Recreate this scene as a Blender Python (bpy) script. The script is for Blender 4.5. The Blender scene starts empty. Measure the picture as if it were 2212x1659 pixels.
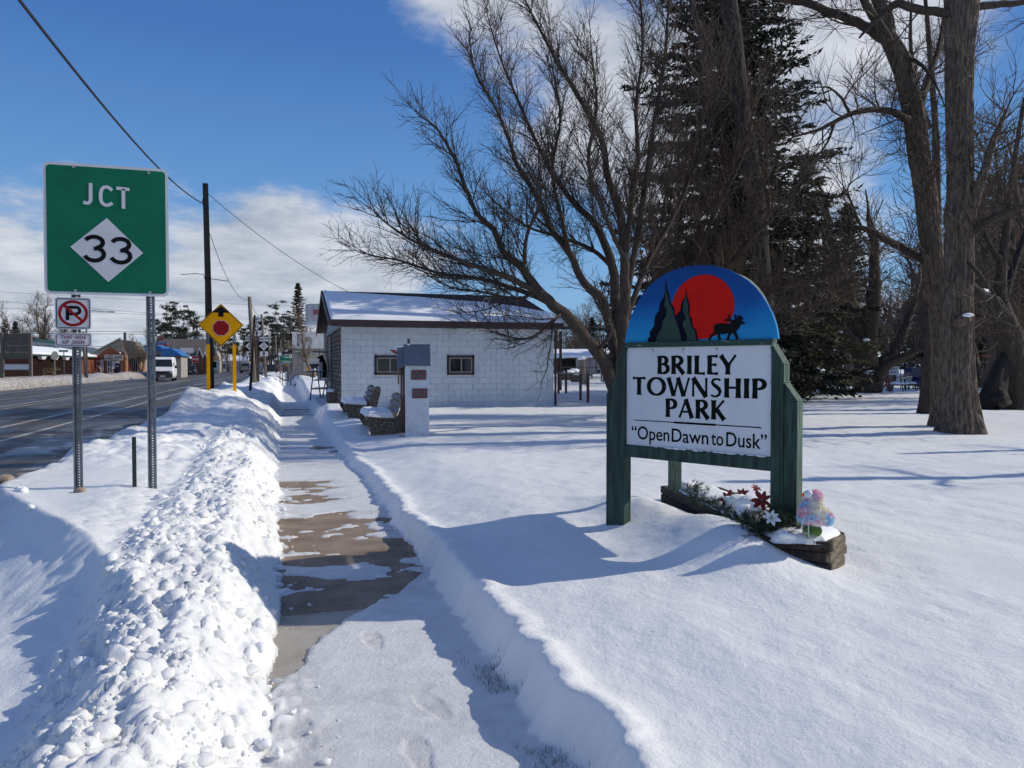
import bpy, bmesh, math, random
import numpy as np
from mathutils import Vector, Matrix
R = math.radians
random.seed(7)
SC = bpy.context.scene
COL = SC.collection

# ------------------------------------------------------------------ camera
YAW, PITCH, FPX, EYE = R(16.7), R(1.39), 760.0, 1.6
cd = bpy.data.cameras.new('camera'); cam = bpy.data.objects.new('camera', cd); COL.objects.link(cam)
cd.sensor_width = 36.0; cd.lens = FPX / 1024 * 36.0; cd.clip_start = 0.05; cd.clip_end = 4000
cam.location = (0, 0, EYE); cam.rotation_euler = (R(90) - PITCH, 0, -YAW)
SC.camera = cam

# ------------------------------------------------------------------ sky, sun, exposure
SUN_EL = R(31.0)
SUN_DIR = Vector((math.cos(SUN_EL), math.cos(SUN_EL) * -0.10, math.sin(SUN_EL))).normalized()   # towards the sun
world = bpy.data.worlds.new('World'); SC.world = world; world.use_nodes = True
nt = world.node_tree; nt.nodes.clear()
def N(t, typ, **kw):
    n = t.nodes.new(typ)
    for k, v in kw.items(): setattr(n, k, v)
    return n
def L(t, a, b): t.links.new(a, b)
def MATH(t, op, a, b=None, c=None, clamp=False):
    n = N(t, 'ShaderNodeMath', operation=op); n.use_clamp = clamp
    for i, v in enumerate((a, b, c)):
        if v is None: continue
        if isinstance(v, (int, float)): n.inputs[i].default_value = v
        else: L(t, v, n.inputs[i])
    return n.outputs[0]
sky = N(nt, 'ShaderNodeTexSky', sky_type='NISHITA'); sky.sun_disc = False
sky.sun_elevation = SUN_EL; sky.sun_rotation = math.atan2(SUN_DIR.x, SUN_DIR.y)
sky.air_density = 1.0; sky.dust_density = 0.6; sky.ozone_density = 2.2
tc = N(nt, 'ShaderNodeTexCoord')
sep = N(nt, 'ShaderNodeSeparateXYZ'); L(nt, tc.outputs['Generated'], sep.inputs[0])
zz = MATH(nt, 'MAXIMUM', sep.outputs[2], 0.0)
den = MATH(nt, 'ADD', zz, 0.16)
cx = MATH(nt, 'DIVIDE', sep.outputs[0], den); cy = MATH(nt, 'DIVIDE', sep.outputs[1], den)
cmb = N(nt, 'ShaderNodeCombineXYZ'); L(nt, cx, cmb.inputs[0]); L(nt, cy, cmb.inputs[1])
def sky_noise(scale, detail, rough, off, sx=1.0, sy=1.0):
    mp = N(nt, 'ShaderNodeMapping'); mp.inputs['Location'].default_value = off; mp.inputs['Scale'].default_value = (sx, sy, 1)
    L(nt, cmb.outputs[0], mp.inputs[0])
    n = N(nt, 'ShaderNodeTexNoise'); n.inputs['Scale'].default_value = scale; n.inputs['Detail'].default_value = detail
    n.inputs['Roughness'].default_value = rough; L(nt, mp.outputs[0], n.inputs['Vector']); return n.outputs[0]
n_big = sky_noise(0.55, 6, 0.52, (3.1, 1.7, 0)); n_fine = sky_noise(2.4, 8, 0.64, (7.0, 2.0, 0), 1.0, 1.0)
def cam_dir(px, py):
    d = Vector(((px - 512) / FPX, 1.0, -(py - 365.5) / FPX))
    F = Vector((math.sin(YAW), math.cos(YAW), 0)); Rt = Vector((math.cos(YAW), -math.sin(YAW), 0))
    return (Rt * d.x + F + Vector((0, 0, d.z))).normalized()
def blob(px, py, inner, outer, amp):
    d = cam_dir(px, py)
    v = N(nt, 'ShaderNodeVectorMath', operation='DOT_PRODUCT'); v.inputs[1].default_value = d
    L(nt, tc.outputs['Generated'], v.inputs[0])
    m = N(nt, 'ShaderNodeMapRange', interpolation_type='SMOOTHSTEP'); L(nt, v.outputs['Value'], m.inputs[0])
    m.inputs[1].default_value = math.cos(R(outer)); m.inputs[2].default_value = math.cos(R(inner))
    m.inputs[3].default_value = 0; m.inputs[4].default_value = amp
    return m.outputs[0]
dens = MATH(nt, 'ADD', MATH(nt, 'ADD', MATH(nt, 'MULTIPLY', n_big, 0.66), MATH(nt, 'MULTIPLY', n_fine, 0.52)), 0.11)
for b in [
        (440, 22, 2, 10, 0.17), (490, 110, 2, 8, -0.12), (560, 10, 2, 9, 0.02), (830, 60, 4, 14, 0.09), (790, 240, 3, 11, 0.17), (925, 60, 2, 7, .08), (620, 175, 4, 12, 0.18), (1010, 200, 3, 10, -0.12), (850, 145, 1, 6, -0.12), (900, 230, 1, 6, -0.08),
        (225, 205, 1, 8, 0.20), (330, 245, 1, 9, 0.20), (30, 235, 2, 8, 0.17), (30, 300, 3, 10, 0.08), (120, 150, 2, 6, 0.06), (250, 290, 4, 11, 0.10),
        (60, 130, 3, 9, 0.05), (120, 10, 8, 20, -0.28), (330, 95, 4, 13, -0.22), (560, 280, 2, 9, -0.18), (1000, 90, 3, 8, -0.10), (20, 60, 6, 16, -0.1)]:
    dens = MATH(nt, 'ADD', dens, blob(*b))
cr = N(nt, 'ShaderNodeMapRange', interpolation_type='SMOOTHSTEP'); L(nt, dens, cr.inputs[0])
cr.inputs[1].default_value = 0.655; cr.inputs[2].default_value = 0.85; cr.inputs[3].default_value = 0; cr.inputs[4].default_value = 0.92
tint = N(nt, 'ShaderNodeMix', data_type='RGBA', blend_type='MULTIPLY'); tint.inputs[0].default_value = 1.0
L(nt, sky.outputs[0], tint.inputs[6]); tint.inputs[7].default_value = (0.80, 0.98, 1.10, 1)
grad = N(nt, 'ShaderNodeValToRGB'); L(nt, MATH(nt, 'MULTIPLY', zz, 0.2 * 0 + 1.0), grad.inputs[0]); ge = grad.color_ramp.elements
ge[0].position = 0.0; ge[0].color = (.300, .510, .760, 1); ge[1].position = 1.0; ge[1].color = (.034, .112, .370, 1)
for q_, c_ in ((.08, (.235, .455, .760)), (.20, (.140, .335, .680)), (.38, (.060, .185, .520)), (.60, (.042, .140, .430))):
    k_ = ge.new(q_); k_.color = (*c_, 1)
g10 = N(nt, 'ShaderNodeMix', data_type='RGBA', blend_type='MULTIPLY'); g10.inputs[0].default_value = 1.0; L(nt, grad.outputs[0], g10.inputs[6]); g10.inputs[7].default_value = (9.7, 9.7, 9.7, 1)
g10.clamp_result = False
base_sky = N(nt, 'ShaderNodeMix', data_type='RGBA'); base_sky.inputs[0].default_value = 0.85; L(nt, tint.outputs[2], base_sky.inputs[6]); L(nt, g10.outputs[2], base_sky.inputs[7])
cshade = N(nt, 'ShaderNodeMapRange'); L(nt, n_fine, cshade.inputs[0])
cshade.inputs[1].default_value = 0.3; cshade.inputs[2].default_value = 0.7; cshade.inputs[3].default_value = 0.0; cshade.inputs[4].default_value = 1.0
ccol = N(nt, 'ShaderNodeMix', data_type='RGBA'); L(nt, cshade.outputs[0], ccol.inputs[0])
ccol.inputs[6].default_value = (3.6, 4.1, 5.0, 1); ccol.inputs[7].default_value = (7.6, 7.8, 8.3, 1)
mx = N(nt, 'ShaderNodeMix', data_type='RGBA'); L(nt, cr.outputs[0], mx.inputs[0])
L(nt, base_sky.outputs[2], mx.inputs[6]); L(nt, ccol.outputs[2], mx.inputs[7])
bg = N(nt, 'ShaderNodeBackground'); bg.inputs[1].default_value = 0.10; L(nt, mx.outputs[2], bg.inputs[0])
wo = N(nt, 'ShaderNodeOutputWorld'); L(nt, bg.outputs[0], wo.inputs[0])

sl = bpy.data.lights.new('sun', 'SUN'); sl.energy = 3.6; sl.angle = R(0.53); sl.color = (1.0, 0.94, 0.79)
sun = bpy.data.objects.new('sun', sl); COL.objects.link(sun)
sun.rotation_euler = (-SUN_DIR).to_track_quat('-Z', 'Y').to_euler(); sun.location = (30, 0, 40)

vs = SC.view_settings
vs.view_transform = 'Standard'; vs.look = 'None'; vs.gamma = 1.0; vs.exposure = 0.0; vs.use_curve_mapping = False
SC.render.resolution_x = 1024; SC.render.resolution_y = 768
SC.render.engine = 'CYCLES'
SC.cycles.max_bounces = 6; SC.cycles.diffuse_bounces = 3; SC.cycles.transparent_max_bounces = 8

# ------------------------------------------------------------------ helpers
def P(px, d, z=0.0):
    """world point at picture column px, d metres ahead of the camera"""
    lat = (px - 512) / FPX * d
    return Vector((math.sin(YAW) * d + math.cos(YAW) * lat, math.cos(YAW) * d - math.sin(YAW) * lat, z))
def LD(lat, d, z=0.0):
    return Vector((math.sin(YAW) * d + math.cos(YAW) * lat, math.cos(YAW) * d - math.sin(YAW) * lat, z))
def ZY(py, d): return EYE - (py - 365.5) * d / FPX
def PX_at_Y(px, Y):
    r = (px - 512) / FPX; s, c = math.sin(YAW), math.cos(YAW)
    return Y * (r * c + s) / (c - s * r)
def lin(r, g, b):
    f = lambda u: (u / 255 / 12.92) if u / 255 <= 0.04045 else ((u / 255 + 0.055) / 1.055) ** 2.4
    return (f(r), f(g), f(b))

MATS = {}
def mat(name, c1, c2=None, scale=6.0, rough=0.75, bump=0.0, bscale=60.0, metal=0.0, stretch=(1, 1, 1), detail=5, emit=0.0, world_space=False, spec=0.5, lo=0.35, hi=0.65):
    if name in MATS: return MATS[name]
    m = bpy.data.materials.new(name); m.use_nodes = True; t = m.node_tree; b = t.nodes['Principled BSDF']
    b.inputs['Roughness'].default_value = rough; b.inputs['Metallic'].default_value = metal
    b.inputs['Specular IOR Level'].default_value = spec
    tcn = N(t, 'ShaderNodeTexCoord')
    src = tcn.outputs['Object']
    if world_space: src = N(t, 'ShaderNodeNewGeometry').outputs['Position']
    mp = N(t, 'ShaderNodeMapping'); mp.inputs['Scale'].default_value = stretch; L(t, src, mp.inputs[0])
    if c2 is None: c2 = tuple(v * 0.82 for v in c1)
    n = N(t, 'ShaderNodeTexNoise'); n.inputs['Scale'].default_value = scale; n.inputs['Detail'].default_value = detail; n.inputs['Roughness'].default_value = 0.6
    L(t, mp.outputs[0], n.inputs['Vector'])
    mr = N(t, 'ShaderNodeMapRange'); mr.inputs[1].default_value = lo; mr.inputs[2].default_value = hi; L(t, n.outputs[0], mr.inputs[0])
    mixn = N(t, 'ShaderNodeMix', data_type='RGBA'); L(t, mr.outputs[0], mixn.inputs[0])
    mixn.inputs[6].default_value = (*c1, 1); mixn.inputs[7].default_value = (*c2, 1)
    L(t, mixn.outputs[2], b.inputs['Base Color'])
    if emit:
        L(t, mixn.outputs[2], b.inputs['Emission Color']); b.inputs['Emission Strength'].default_value = emit
    if bump:
        n2 = N(t, 'ShaderNodeTexNoise'); n2.inputs['Scale'].default_value = bscale; n2.inputs['Detail'].default_value = 5
        L(t, mp.outputs[0], n2.inputs['Vector'])
        bp = N(t, 'ShaderNodeBump'); bp.inputs['Strength'].default_value = min(1.0, bump); bp.inputs['Distance'].default_value = 0.02
        L(t, n2.outputs[0], bp.inputs['Height']); L(t, bp.outputs[0], b.inputs['Normal'])
    MATS[name] = m; return m

class MB:
    """collects geometry for ONE mesh object"""
    def __init__(s): s.v = []; s.f = []; s.m = []; s.mi = 0; s.smooth = False
    def add(s, vs_, fs_):
        o = len(s.v); s.v.extend([tuple(p) for p in vs_])
        for f in fs_: s.f.append(tuple(i + o for i in f)); s.m.append(s.mi)
        return s
    def box(s, c, size, rot=None, taper=1.0):
        x, y, z = size[0] / 2, size[1] / 2, size[2] / 2
        vv = [Vector(p) for p in ((-x, -y, -z), (x, -y, -z), (x, y, -z), (-x, y, -z), (-x * taper, -y * taper, z), (x * taper, -y * taper, z), (x * taper, y * taper, z), (-x * taper, y * taper, z))]
        if rot is not None: vv = [rot @ p for p in vv]
        c = Vector(c)
        return s.add([p + c for p in vv], [(0, 3, 2, 1), (4, 5, 6, 7), (0, 1, 5, 4), (1, 2, 6, 5), (2, 3, 7, 6), (3, 0, 4, 7)])
    def bevbox(s, c, size, b=0.01, rot=None):
        x, y, z = size[0] / 2, size[1] / 2, size[2] / 2; b = min(b, x * .9, y * .9, z * .9)
        vv = []
        for sx in (-1, 1):
            for sy in (-1, 1):
                for sz in (-1, 1):
                    vv += [(sx * x, sy * (y - b), sz * (z - b)), (sx * (x - b), sy * y, sz * (z - b)), (sx * (x - b), sy * (y - b), sz * z)]
        bm = bmesh.new(); vs_ = [bm.verts.new(p) for p in vv]
        r = bmesh.ops.convex_hull(bm, input=vs_)
        bmesh.ops.recalc_face_normals(bm, faces=bm.faces)
        bm.verts.index_update(); c = Vector(c)
        pts = [v.co.copy() for v in bm.verts]
        if rot is not None: pts = [rot @ p for p in pts]
        fs = [tuple(v.index for v in f.verts) for f in bm.faces]; bm.free()
        return s.add([p + c for p in pts], fs)
    def tube(s, pts, rad, n=8, cap=True, flat=1.0):
        pts = [Vector(p) for p in pts]; rad = rad if hasattr(rad, '__len__') else [rad] * len(pts)
        o = len(s.v); up = None
        for i, p in enumerate(pts):
            d = (pts[min(i + 1, len(pts) - 1)] - pts[max(i - 1, 0)])
            if d.length < 1e-9: d = Vector((0, 0, 1))
            d.normalize()
            if up is None:
                up = d.orthogonal().normalized()
            up = (up - d * up.dot(d))
            if up.length < 1e-6: up = d.orthogonal()
            up.normalize(); sd = d.cross(up)
            for k in range(n):
                a = 2 * math.pi * k / n
                s.v.append(tuple(p + (up * math.cos(a) + sd * math.sin(a) * flat) * rad[i]))
        for i in range(len(pts) - 1):
            for k in range(n):
                a, b = o + i * n + k, o + i * n + (k + 1) % n
                s.f.append((a, b, b + n, a + n)); s.m.append(s.mi)
        if cap:
            s.f.append(tuple(o + k for k in reversed(range(n)))); s.m.append(s.mi)
            s.f.append(tuple(o + (len(pts) - 1) * n + k for k in range(n))); s.m.append(s.mi)
        return s
    def cyl(s, c, r, h, n=16, axis='z', r2=None):
        c = Vector(c); a = {'x': Vector((1, 0, 0)), 'y': Vector((0, 1, 0)), 'z': Vector((0, 0, 1))}[axis]
        return s.tube([c - a * h / 2, c + a * h / 2], [r, r if r2 is None else r2], n)
    def prism(s, poly, fn, d0, d1):
        """poly: list of (a,b); fn(a,b,depth)->point; extruded from d0 to d1"""
        n = len(poly)
        vs_ = [fn(a, b, d0) for a, b in poly] + [fn(a, b, d1) for a, b in poly]
        return s.add(vs_, [tuple(range(n)), tuple(reversed(range(n, 2 * n)))] + [(i, i + n, (i + 1) % n + n, (i + 1) % n) for i in range(n)])
    def ball(s, c, r, nu=12, nv=8, sc=(1, 1, 1), jit=0.0, rnd=None):
        c = Vector(c); o = len(s.v)
        for j in range(nv + 1):
            th = math.pi * j / nv
            for i in range(nu):
                ph = 2 * math.pi * i / nu
                k = 1 + (rnd.uniform(-jit, jit) if jit and rnd and 0 < j < nv else 0)
                s.v.append((c.x + r * k * sc[0] * math.sin(th) * math.cos(ph), c.y + r * k * sc[1] * math.sin(th) * math.sin(ph), c.z + r * k * sc[2] * math.cos(th)))
        for j in range(nv):
            for i in range(nu):
                a, b = o + j * nu + i, o + j * nu + (i + 1) % nu
                s.f.append((a, a + nu, b + nu, b)); s.m.append(s.mi)
        return s
    def build(s, name, mats, parent=None, smooth=False, loc=None, rot=None, kind=None, fix=True):
        me = bpy.data.meshes.new(name)
        me.from_pydata(s.v, [], s.f)
        if not isinstance(mats, (list, tuple)): mats = [mats]
        for m in mats: me.materials.append(m)
        if len(mats) > 1: me.polygons.foreach_set('material_index', s.m)
        if fix and len(s.f) < 30000:
            bm = bmesh.new(); bm.from_mesh(me)
            bmesh.ops.recalc_face_normals(bm, faces=bm.faces); bm.to_mesh(me); bm.free()
        if smooth: me.polygons.foreach_set('use_smooth', [True] * len(me.polygons))
        me.update()
        o = bpy.data.objects.new(name, me); COL.objects.link(o)
        if parent is not None: o.parent = parent
        if loc is not None: o.location = loc
        if rot is not None: o.rotation_euler = rot
        if kind: o['kind'] = kind
        return o

def np_mesh(name, verts, quads, mats, parent=None, smooth=False, kind=None, mat_idx=None):
    verts = np.ascontiguousarray(verts, dtype=np.float32); quads = np.ascontiguousarray(quads, dtype=np.int32)
    k = quads.shape[1]; me = bpy.data.meshes.new(name)
    me.vertices.add(len(verts)); me.vertices.foreach_set('co', verts.ravel())
    me.loops.add(quads.size); me.loops.foreach_set('vertex_index', quads.ravel())
    me.polygons.add(len(quads)); me.polygons.foreach_set('loop_start', np.arange(0, quads.size, k, dtype=np.int32))
    me.polygons.foreach_set('loop_total', np.full(len(quads), k, dtype=np.int32))
    for m in (mats if isinstance(mats, (list, tuple)) else [mats]): me.materials.append(m)
    if mat_idx is not None: me.polygons.foreach_set('material_index', np.asarray(mat_idx, dtype=np.int32))
    if smooth: me.polygons.foreach_set('use_smooth', np.ones(len(quads), dtype=bool))
    me.update(); me.validate()
    o = bpy.data.objects.new(name, me); COL.objects.link(o)
    if parent is not None: o.parent = parent
    if kind: o['kind'] = kind
    return o

def tag(o, label, cat=None, group=None):
    o['label'] = label
    if cat: o['category'] = cat
    if group: o['group'] = group
    return o
def thing(name, label, cat, loc=(0, 0, 0), rz=0.0, group=None):
    o = bpy.data.objects.new(name, None); o.empty_display_size = 0.2; COL.objects.link(o)
    o.location = loc; o.rotation_euler = (0, 0, rz)
    return tag(o, label, cat, group)
def dup(root, loc, rz=None, label=None, group=None, scale=None):
    def cp(o, par):
        c = o.copy(); COL.objects.link(c)
        if par is not None: c.parent = par
        for ch in [q for q in KIDS.get(o.name, [])]:
            cp(ch, c)
        return c
    KIDS = {}
    for o in bpy.data.objects:
        if o.parent: KIDS.setdefault(o.parent.name, []).append(o)
    r = cp(root, None); r.location = loc
    if rz is not None: r.rotation_euler = (0, 0, rz)
    if scale: r.scale = (scale,) * 3 if not hasattr(scale, '__len__') else scale
    if label: r['label'] = label
    if group: r['group'] = group
    return r

# ---- flat lettering made as meshes
def text_part(txt, size, m, parent, loc, rot=(R(90), 0, 0), name='lettering', extrude=0.001, sx=1.0, align='CENTER', bold=0.0, spacing=1.0, line=1.0):
    cu = bpy.data.curves.new(name, 'FONT'); cu.body = txt; cu.size = size; cu.extrude = extrude; cu.align_x = align; cu.align_y = 'CENTER'
    cu.offset = bold; cu.space_character = spacing; cu.space_line = line; cu.resolution_u = 4
    tmp = bpy.data.objects.new('tmp', cu); COL.objects.link(tmp)
    dg = bpy.context.evaluated_depsgraph_get(); me = bpy.data.meshes.new_from_object(tmp.evaluated_get(dg))
    bpy.data.objects.remove(tmp); bpy.data.curves.remove(cu)
    me.name = name; me.materials.clear(); me.materials.append(m)
    for v in me.vertices: v.co.x *= sx
    o = bpy.data.objects.new(name, me); COL.objects.link(o); o.parent = parent; o.location = loc; o.rotation_euler = rot
    return o
def ribbon(mb, pts, ws, fn, depth, th=0.0015):
    """stroke with a width per point, laid on the plane fn(a,b,d)"""
    n = len(pts); Lf, Rt = [], []
    for i in range(n):
        a = pts[max(0, i - 1)]; b = pts[min(n - 1, i + 1)]
        dx, dy = b[0] - a[0], b[1] - a[1]; l = math.hypot(dx, dy) or 1
        nx, ny = -dy / l * ws[i] / 2, dx / l * ws[i] / 2
        Lf.append((pts[i][0] + nx, pts[i][1] + ny)); Rt.append((pts[i][0] - nx, pts[i][1] - ny))
    for i in range(n - 1):
        mb.prism([Lf[i], Lf[i + 1], Rt[i + 1], Rt[i]], fn, depth, depth + th)
def arcpts(cx, cy, rx, ry, a0, a1, n=14):
    return [(cx + rx * math.cos(R(a0 + (a1 - a0) * i / n)), cy + ry * math.sin(R(a0 + (a1 - a0) * i / n))) for i in range(n + 1)]

# ---- noise for the snow
_rng = np.random.RandomState(11)
_PERM = _rng.permutation(1024); _VAL = _rng.rand(1024).astype(np.float64)
def _h(ix, iy): return _VAL[_PERM[(ix + _PERM[iy & 1023]) & 1023]]
def vnoise(x, y):
    x = np.asarray(x, float); y = np.asarray(y, float)
    ix = np.floor(x).astype(int); iy = np.floor(y).astype(int); fx = x - ix; fy = y - iy
    u = fx * fx * fx * (fx * (fx * 6 - 15) + 10); v = fy * fy * fy * (fy * (fy * 6 - 15) + 10)
    a = _h(ix, iy); b = _h(ix + 1, iy); c = _h(ix, iy + 1); d = _h(ix + 1, iy + 1)
    return (a * (1 - u) + b * u) * (1 - v) + (c * (1 - u) + d * u) * v
def fbm(x, y, o=4, g=0.5):
    s = 0; a = 1; t = 0
    for k in range(o):
        s = s + a * vnoise(x * 2 ** k + 17.3 * k, y * 2 ** k - 9.1 * k); t += a; a *= g
    return s / t
def lumps(x, y, seed=0):
    """rounded clods: 1 at the middle of a cell falling to 0"""
    x = np.asarray(x, float); y = np.asarray(y, float)
    ix = np.floor(x).astype(int); iy = np.floor(y).astype(int); best = np.full(x.shape, 9.0); hh = np.zeros(x.shape)
    for dx in (-1, 0, 1):
        for dy in (-1, 0, 1):
            jx = ix + dx; jy = iy + dy
            px = jx + _h(jx + 31 + seed, jy + 7); py = jy + _h(jx + 5, jy + 91 + seed); hgt = _h(jx + 57 + seed, jy + 23)
            d = (x - px) ** 2 + (y - py) ** 2; d = d / (0.35 + 0.9 * hgt)
            m = d < best; best = np.where(m, d, best); hh = np.where(m, hgt, hh)
    return np.sqrt(np.clip(1 - best * 1.1, 0, 1)) * (0.35 + 0.65 * hh)
def ss(a, b, x):
    t = np.clip((x - a) / (b - a), 0, 1); return t * t * (3 - 2 * t)
def gau(x, y, cx_, cy_, sx, sy): return np.exp(-((x - cx_) / sx) ** 2 - ((y - cy_) / sy) ** 2)

RX_R, RX_L = -3.05, -16.8      # road edges
def height(x, y):
    x = np.asarray(x, float); y = np.asarray(y, float)
    # --- the park, right of the sidewalk
    park = 0.235 + 0.10 * (fbm(x * .22, y * .16, 3) - .5) + 0.035 * (fbm(x * 1.1 + 4, y * .8, 3) - .5) + 0.012 * (vnoise(x * 5, y * 3.2) - .5) + 0.014 * (fbm(x * 8, y * 6, 4, .6) - .5)
    park = park + 0.30 * ss(34, 50, y) * (0.7 + 0.6 * fbm(x * .1 + 3, y * .1, 2))
    park = park + 0.18 * gau(x, y, 15.5, 33, 5, 3) + 0.10 * ss(2.4, 1.6, x) * ss(16, 22, y)
    park = park + 0.05 * gau(x, y, 3.0, 7.0, 1.4, 1.6) + 0.25 * gau(x, y, 2.95, 4.65, .42, .60) + 0.17 * gau(x, y, 3.02, 5.9, .35, .9)
    park = park - .045 * ss(2.2, 1.3, x) * ss(16, 10, y) - .085 * ss(2.5, 1.25, x) * ss(5.0, 7.5, y) * ss(22, 16, y)
    park = park + 0.22 * gau(x, y, 1.35, 21.8, .5, 1.3) + 0.16 * gau(x, y, 1.5, 17.3, .5, 1.8)
    park = park + 0.45 * gau(x, y, 3.6, 52, 1.6, 3.0) + 0.35 * gau(x, y, 6.5, 56, 3, 3.0)
    e = 1.13 + .10 * (fbm(y * .9 + 40, y * 0, 2) - .5) + .05 * (vnoise(y * 5.0, x * 0 + 3) - .5) + .05 * (vnoise(y * 11.0, x * 0 + 9) - .5) + .03 * (vnoise(y * 27.0, x * 9) - .5)
    e = e - .12 * ss(9, 16, y)
    wall = ss(e - .10, e + .05, x)
    lip = 0.030 * np.exp(-((x - e - .07) / .09) ** 2)
    # --- thin film on the sidewalk
    fx = fbm(x * 1.3 + 8 + .8 * fbm(y * 1.1, x, 2), y * 2.6 + .9 * fbm(x * 2, y * .7, 2), 4, .55)
    fx2 = fbm(x * 5 + 3, y * 9, 3)
    f = (fx - .5) * 3.6 + (fx2 - .5) * 1.3
    bare = 0.95 * ss(4.9, 5.25, y + .55 * (x - .3) * -1) * ss(8.45, 8.1, y + .25 * x)
    bare = np.maximum(bare, 1.0 * ss(8.9, 9.15, y) * ss(11.2, 10.7, y) * ss(.95, .35, x))
    bare = np.maximum(bare, 1.6 * ss(3.95, 4.25, y - 1.91 * x) * ss(5.7, 5.2, y) * ss(-.5, .1, x + .3))
    bare = np.maximum(bare, 1.1 * ss(24.5, 25.2, y) * ss(31, 29, y) * (vnoise(y * 2.2, x * .3) > .42))
    bare = np.maximum(bare, .9 * ss(13.5, 14, y) * ss(16.5, 16, y) * ss(.3, .7, x) * (vnoise(y * 3.2, x * .3) > .55))
    cover = np.clip(f + .95 - 1.42 * bare + .35 * ss(.55, 1.0, x) * (1 - ss(5.0, 5.6, y) * ss(8.2, 7.7, y)), -1, 1.0)
    cover = np.where(y - 1.91 * x < 3.85, np.maximum(cover, .35 + .3 * f), cover)
    film = np.where(cover > 0, 0.004 + 0.013 * np.sqrt(np.clip(cover, 0, 1)), -0.006 + 0.02 * cover)
    film = film + 0.003 * (fbm(x * 22, y * 22, 2) - .5) * (cover > 0)
    for (qx, qy, a) in FOOT:
        ca, sa = math.cos(a), math.sin(a)
        u = ((x - qx) * ca + (y - qy) * sa); v = (-(x - qx) * sa + (y - qy) * ca)
        w = .045 + .012 * np.sin(v * 18 + 1.0)
        m = ss(.155, .14, np.abs(v)) * ss(w + .008, w - .006, np.abs(u))
        rim = np.exp(-((np.abs(u) - w - .006) / .007) ** 2) * ss(.165, .14, np.abs(v))
        film = film - m * (.006 + .003 * np.sin(v * 200 + 3 * u * 60)) * (.4 + vnoise(x * 18, y * 18)) + rim * .0022 * (.3 + vnoise(x * 25, y * 25))
    right = film * (1 - wall) + wall * (park + lip)
    right = np.where(x > 1.6, park, right)
    bl = ss(1.3, 1.6, x); right = right * 1.0
    right = np.where((x > 1.25) & (x <= 1.6), (park + lip) * (1 - bl) + park * bl, right)
    # --- left of the sidewalk
    yr = np.interp(x, [-6, -4, -2.41, -1.21, -.56, -.3], [15, 10.8, 7.9, 5.62, 3.97, 3.1])
    s = (y - yr) * .47 + .06 * (fbm(x * 2.2, y * 2.2, 3) - .5)
    low = .05 + .03 * (fbm(x * .9, y * .9, 3) - .5)
    plat = .44 - .10 * ss(-1.6, -.8, x) + .05 * (fbm(x * .9 + 9, y * .8, 3) - .5) + .02 * np.exp(-(s / .12) ** 2)
    t = np.clip((s + 1.0) / 1.0, 0, 1)
    slope = t ** 2.1
    face = ss(-1.0, -.6, s) * ss(0.02, -.12, s)
    verge = low + (plat - low) * slope + face * (.030 * (fbm(x * 6, y * 4, 3) - .5) + .025 * lumps(x * 5, y * 4, 3) * .6)
    verge = verge + ss(8.8, 11, y) * (.22 * (fbm(x * 1.5, y * .9, 4) - .45) + .10 * lumps(x * 2.4, y * 1.7, 5) + .05 * lumps(x * 5.5, y * 4.6, 9) + .02 * lumps(x * 13, y * 12, 19)) + ss(-1.9, -1.2, x) * ss(4.6, 6, y) * .03 * lumps(x * 8, y * 7, 22)
    verge = verge - .06 * ss(9, 12, y)
    verge = verge + .42 * gau(x, y, -2.35, 22.0, .75, 2.0) + .30 * gau(x, y, -1.6, 24.6, .6, 1.4) + .20 * gau(x, y, -1.1, 21, .5, 1.4) + .22 * gau(x, y, -2.6, 36, .5, 5) + .16 * gau(x, y, -1.8, 33, .8, 2)
    verge = verge + .30 * gau(x, y, -.95, 40, .45, 2.6) + .28 * gau(x, y, -.9, 54, .5, 4) + .4 * gau(x, y, -2.4, 66, .7, 6)
    verge = verge + ss(18, 20, y) * ss(90, 60, y) * .09 * lumps(x * 3.2, y * 2.0, 12)
    # shovelled rubble along the sidewalk
    xr = -.10 + .16 * (fbm(y * .8, y * 0 + 2, 3) - .5) + .05 * (vnoise(y * 5, y * 0 + 6) - .5)
    xr = xr + .10 * gau(y, y * 0, 7.2, 0, .5, 1)
    hr = .27 + .12 * (fbm(y * .7 + 3, y * 0 + 5, 2) - .5) + .06 * gau(y, y * 0, 7.3, 0, .8, 1)
    up = ss(xr + .02, xr - .42, x)
    rub_zone = ss(xr + .06, xr - .08, x) * ss(-1.15, -.85, x)
    cobble = .95 * (.075 * lumps(x * 5.5, y * 4.6, 1) + .060 * lumps(x * 11, y * 10, 2) + .036 * lumps(x * 21, y * 20, 4) + .015 * lumps(x * 43, y * 41, 6))
    amp = ss(24, 12, y) * .55 + .45
    cob = rub_zone * cobble * amp
    dn = ss(-.62, -1.05, x)
    nearrub = up * hr * (1 - dn) + dn * low
    j = ss(3.5, 4.5, y - (x + .7) * 1.0)
    left = up * (verge * .55 + hr * .45)
    mixv = ss(-.5, -.85, x)
    left = left * (1 - mixv) + verge * mixv
    left = nearrub * (1 - j) + np.maximum(left, verge * mixv) * j + cob
    left = left - rub_zone * .03 * amp
    # little crumbs thrown onto the paving
    cr_ = ss(xr + .30, xr, x) * (x > xr) * ss(14, 9, y)
    crumb = np.clip(lumps(x * 16, y * 15, 8) - (.93 - .45 * cr_), 0, 1) * .045 * (cr_ > 0)
    left = np.where(x > xr + .02, film + crumb, np.maximum(left, film * (x > xr - .3)))
    # road side
    red = RX_R + .22 * (fbm(y * .8, y * 0 + 1, 4) - .5) + .10 * (vnoise(y * 4, y * 0 + 8) - .5)
    edge = ss(red - .05, red + .55, x)
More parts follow.
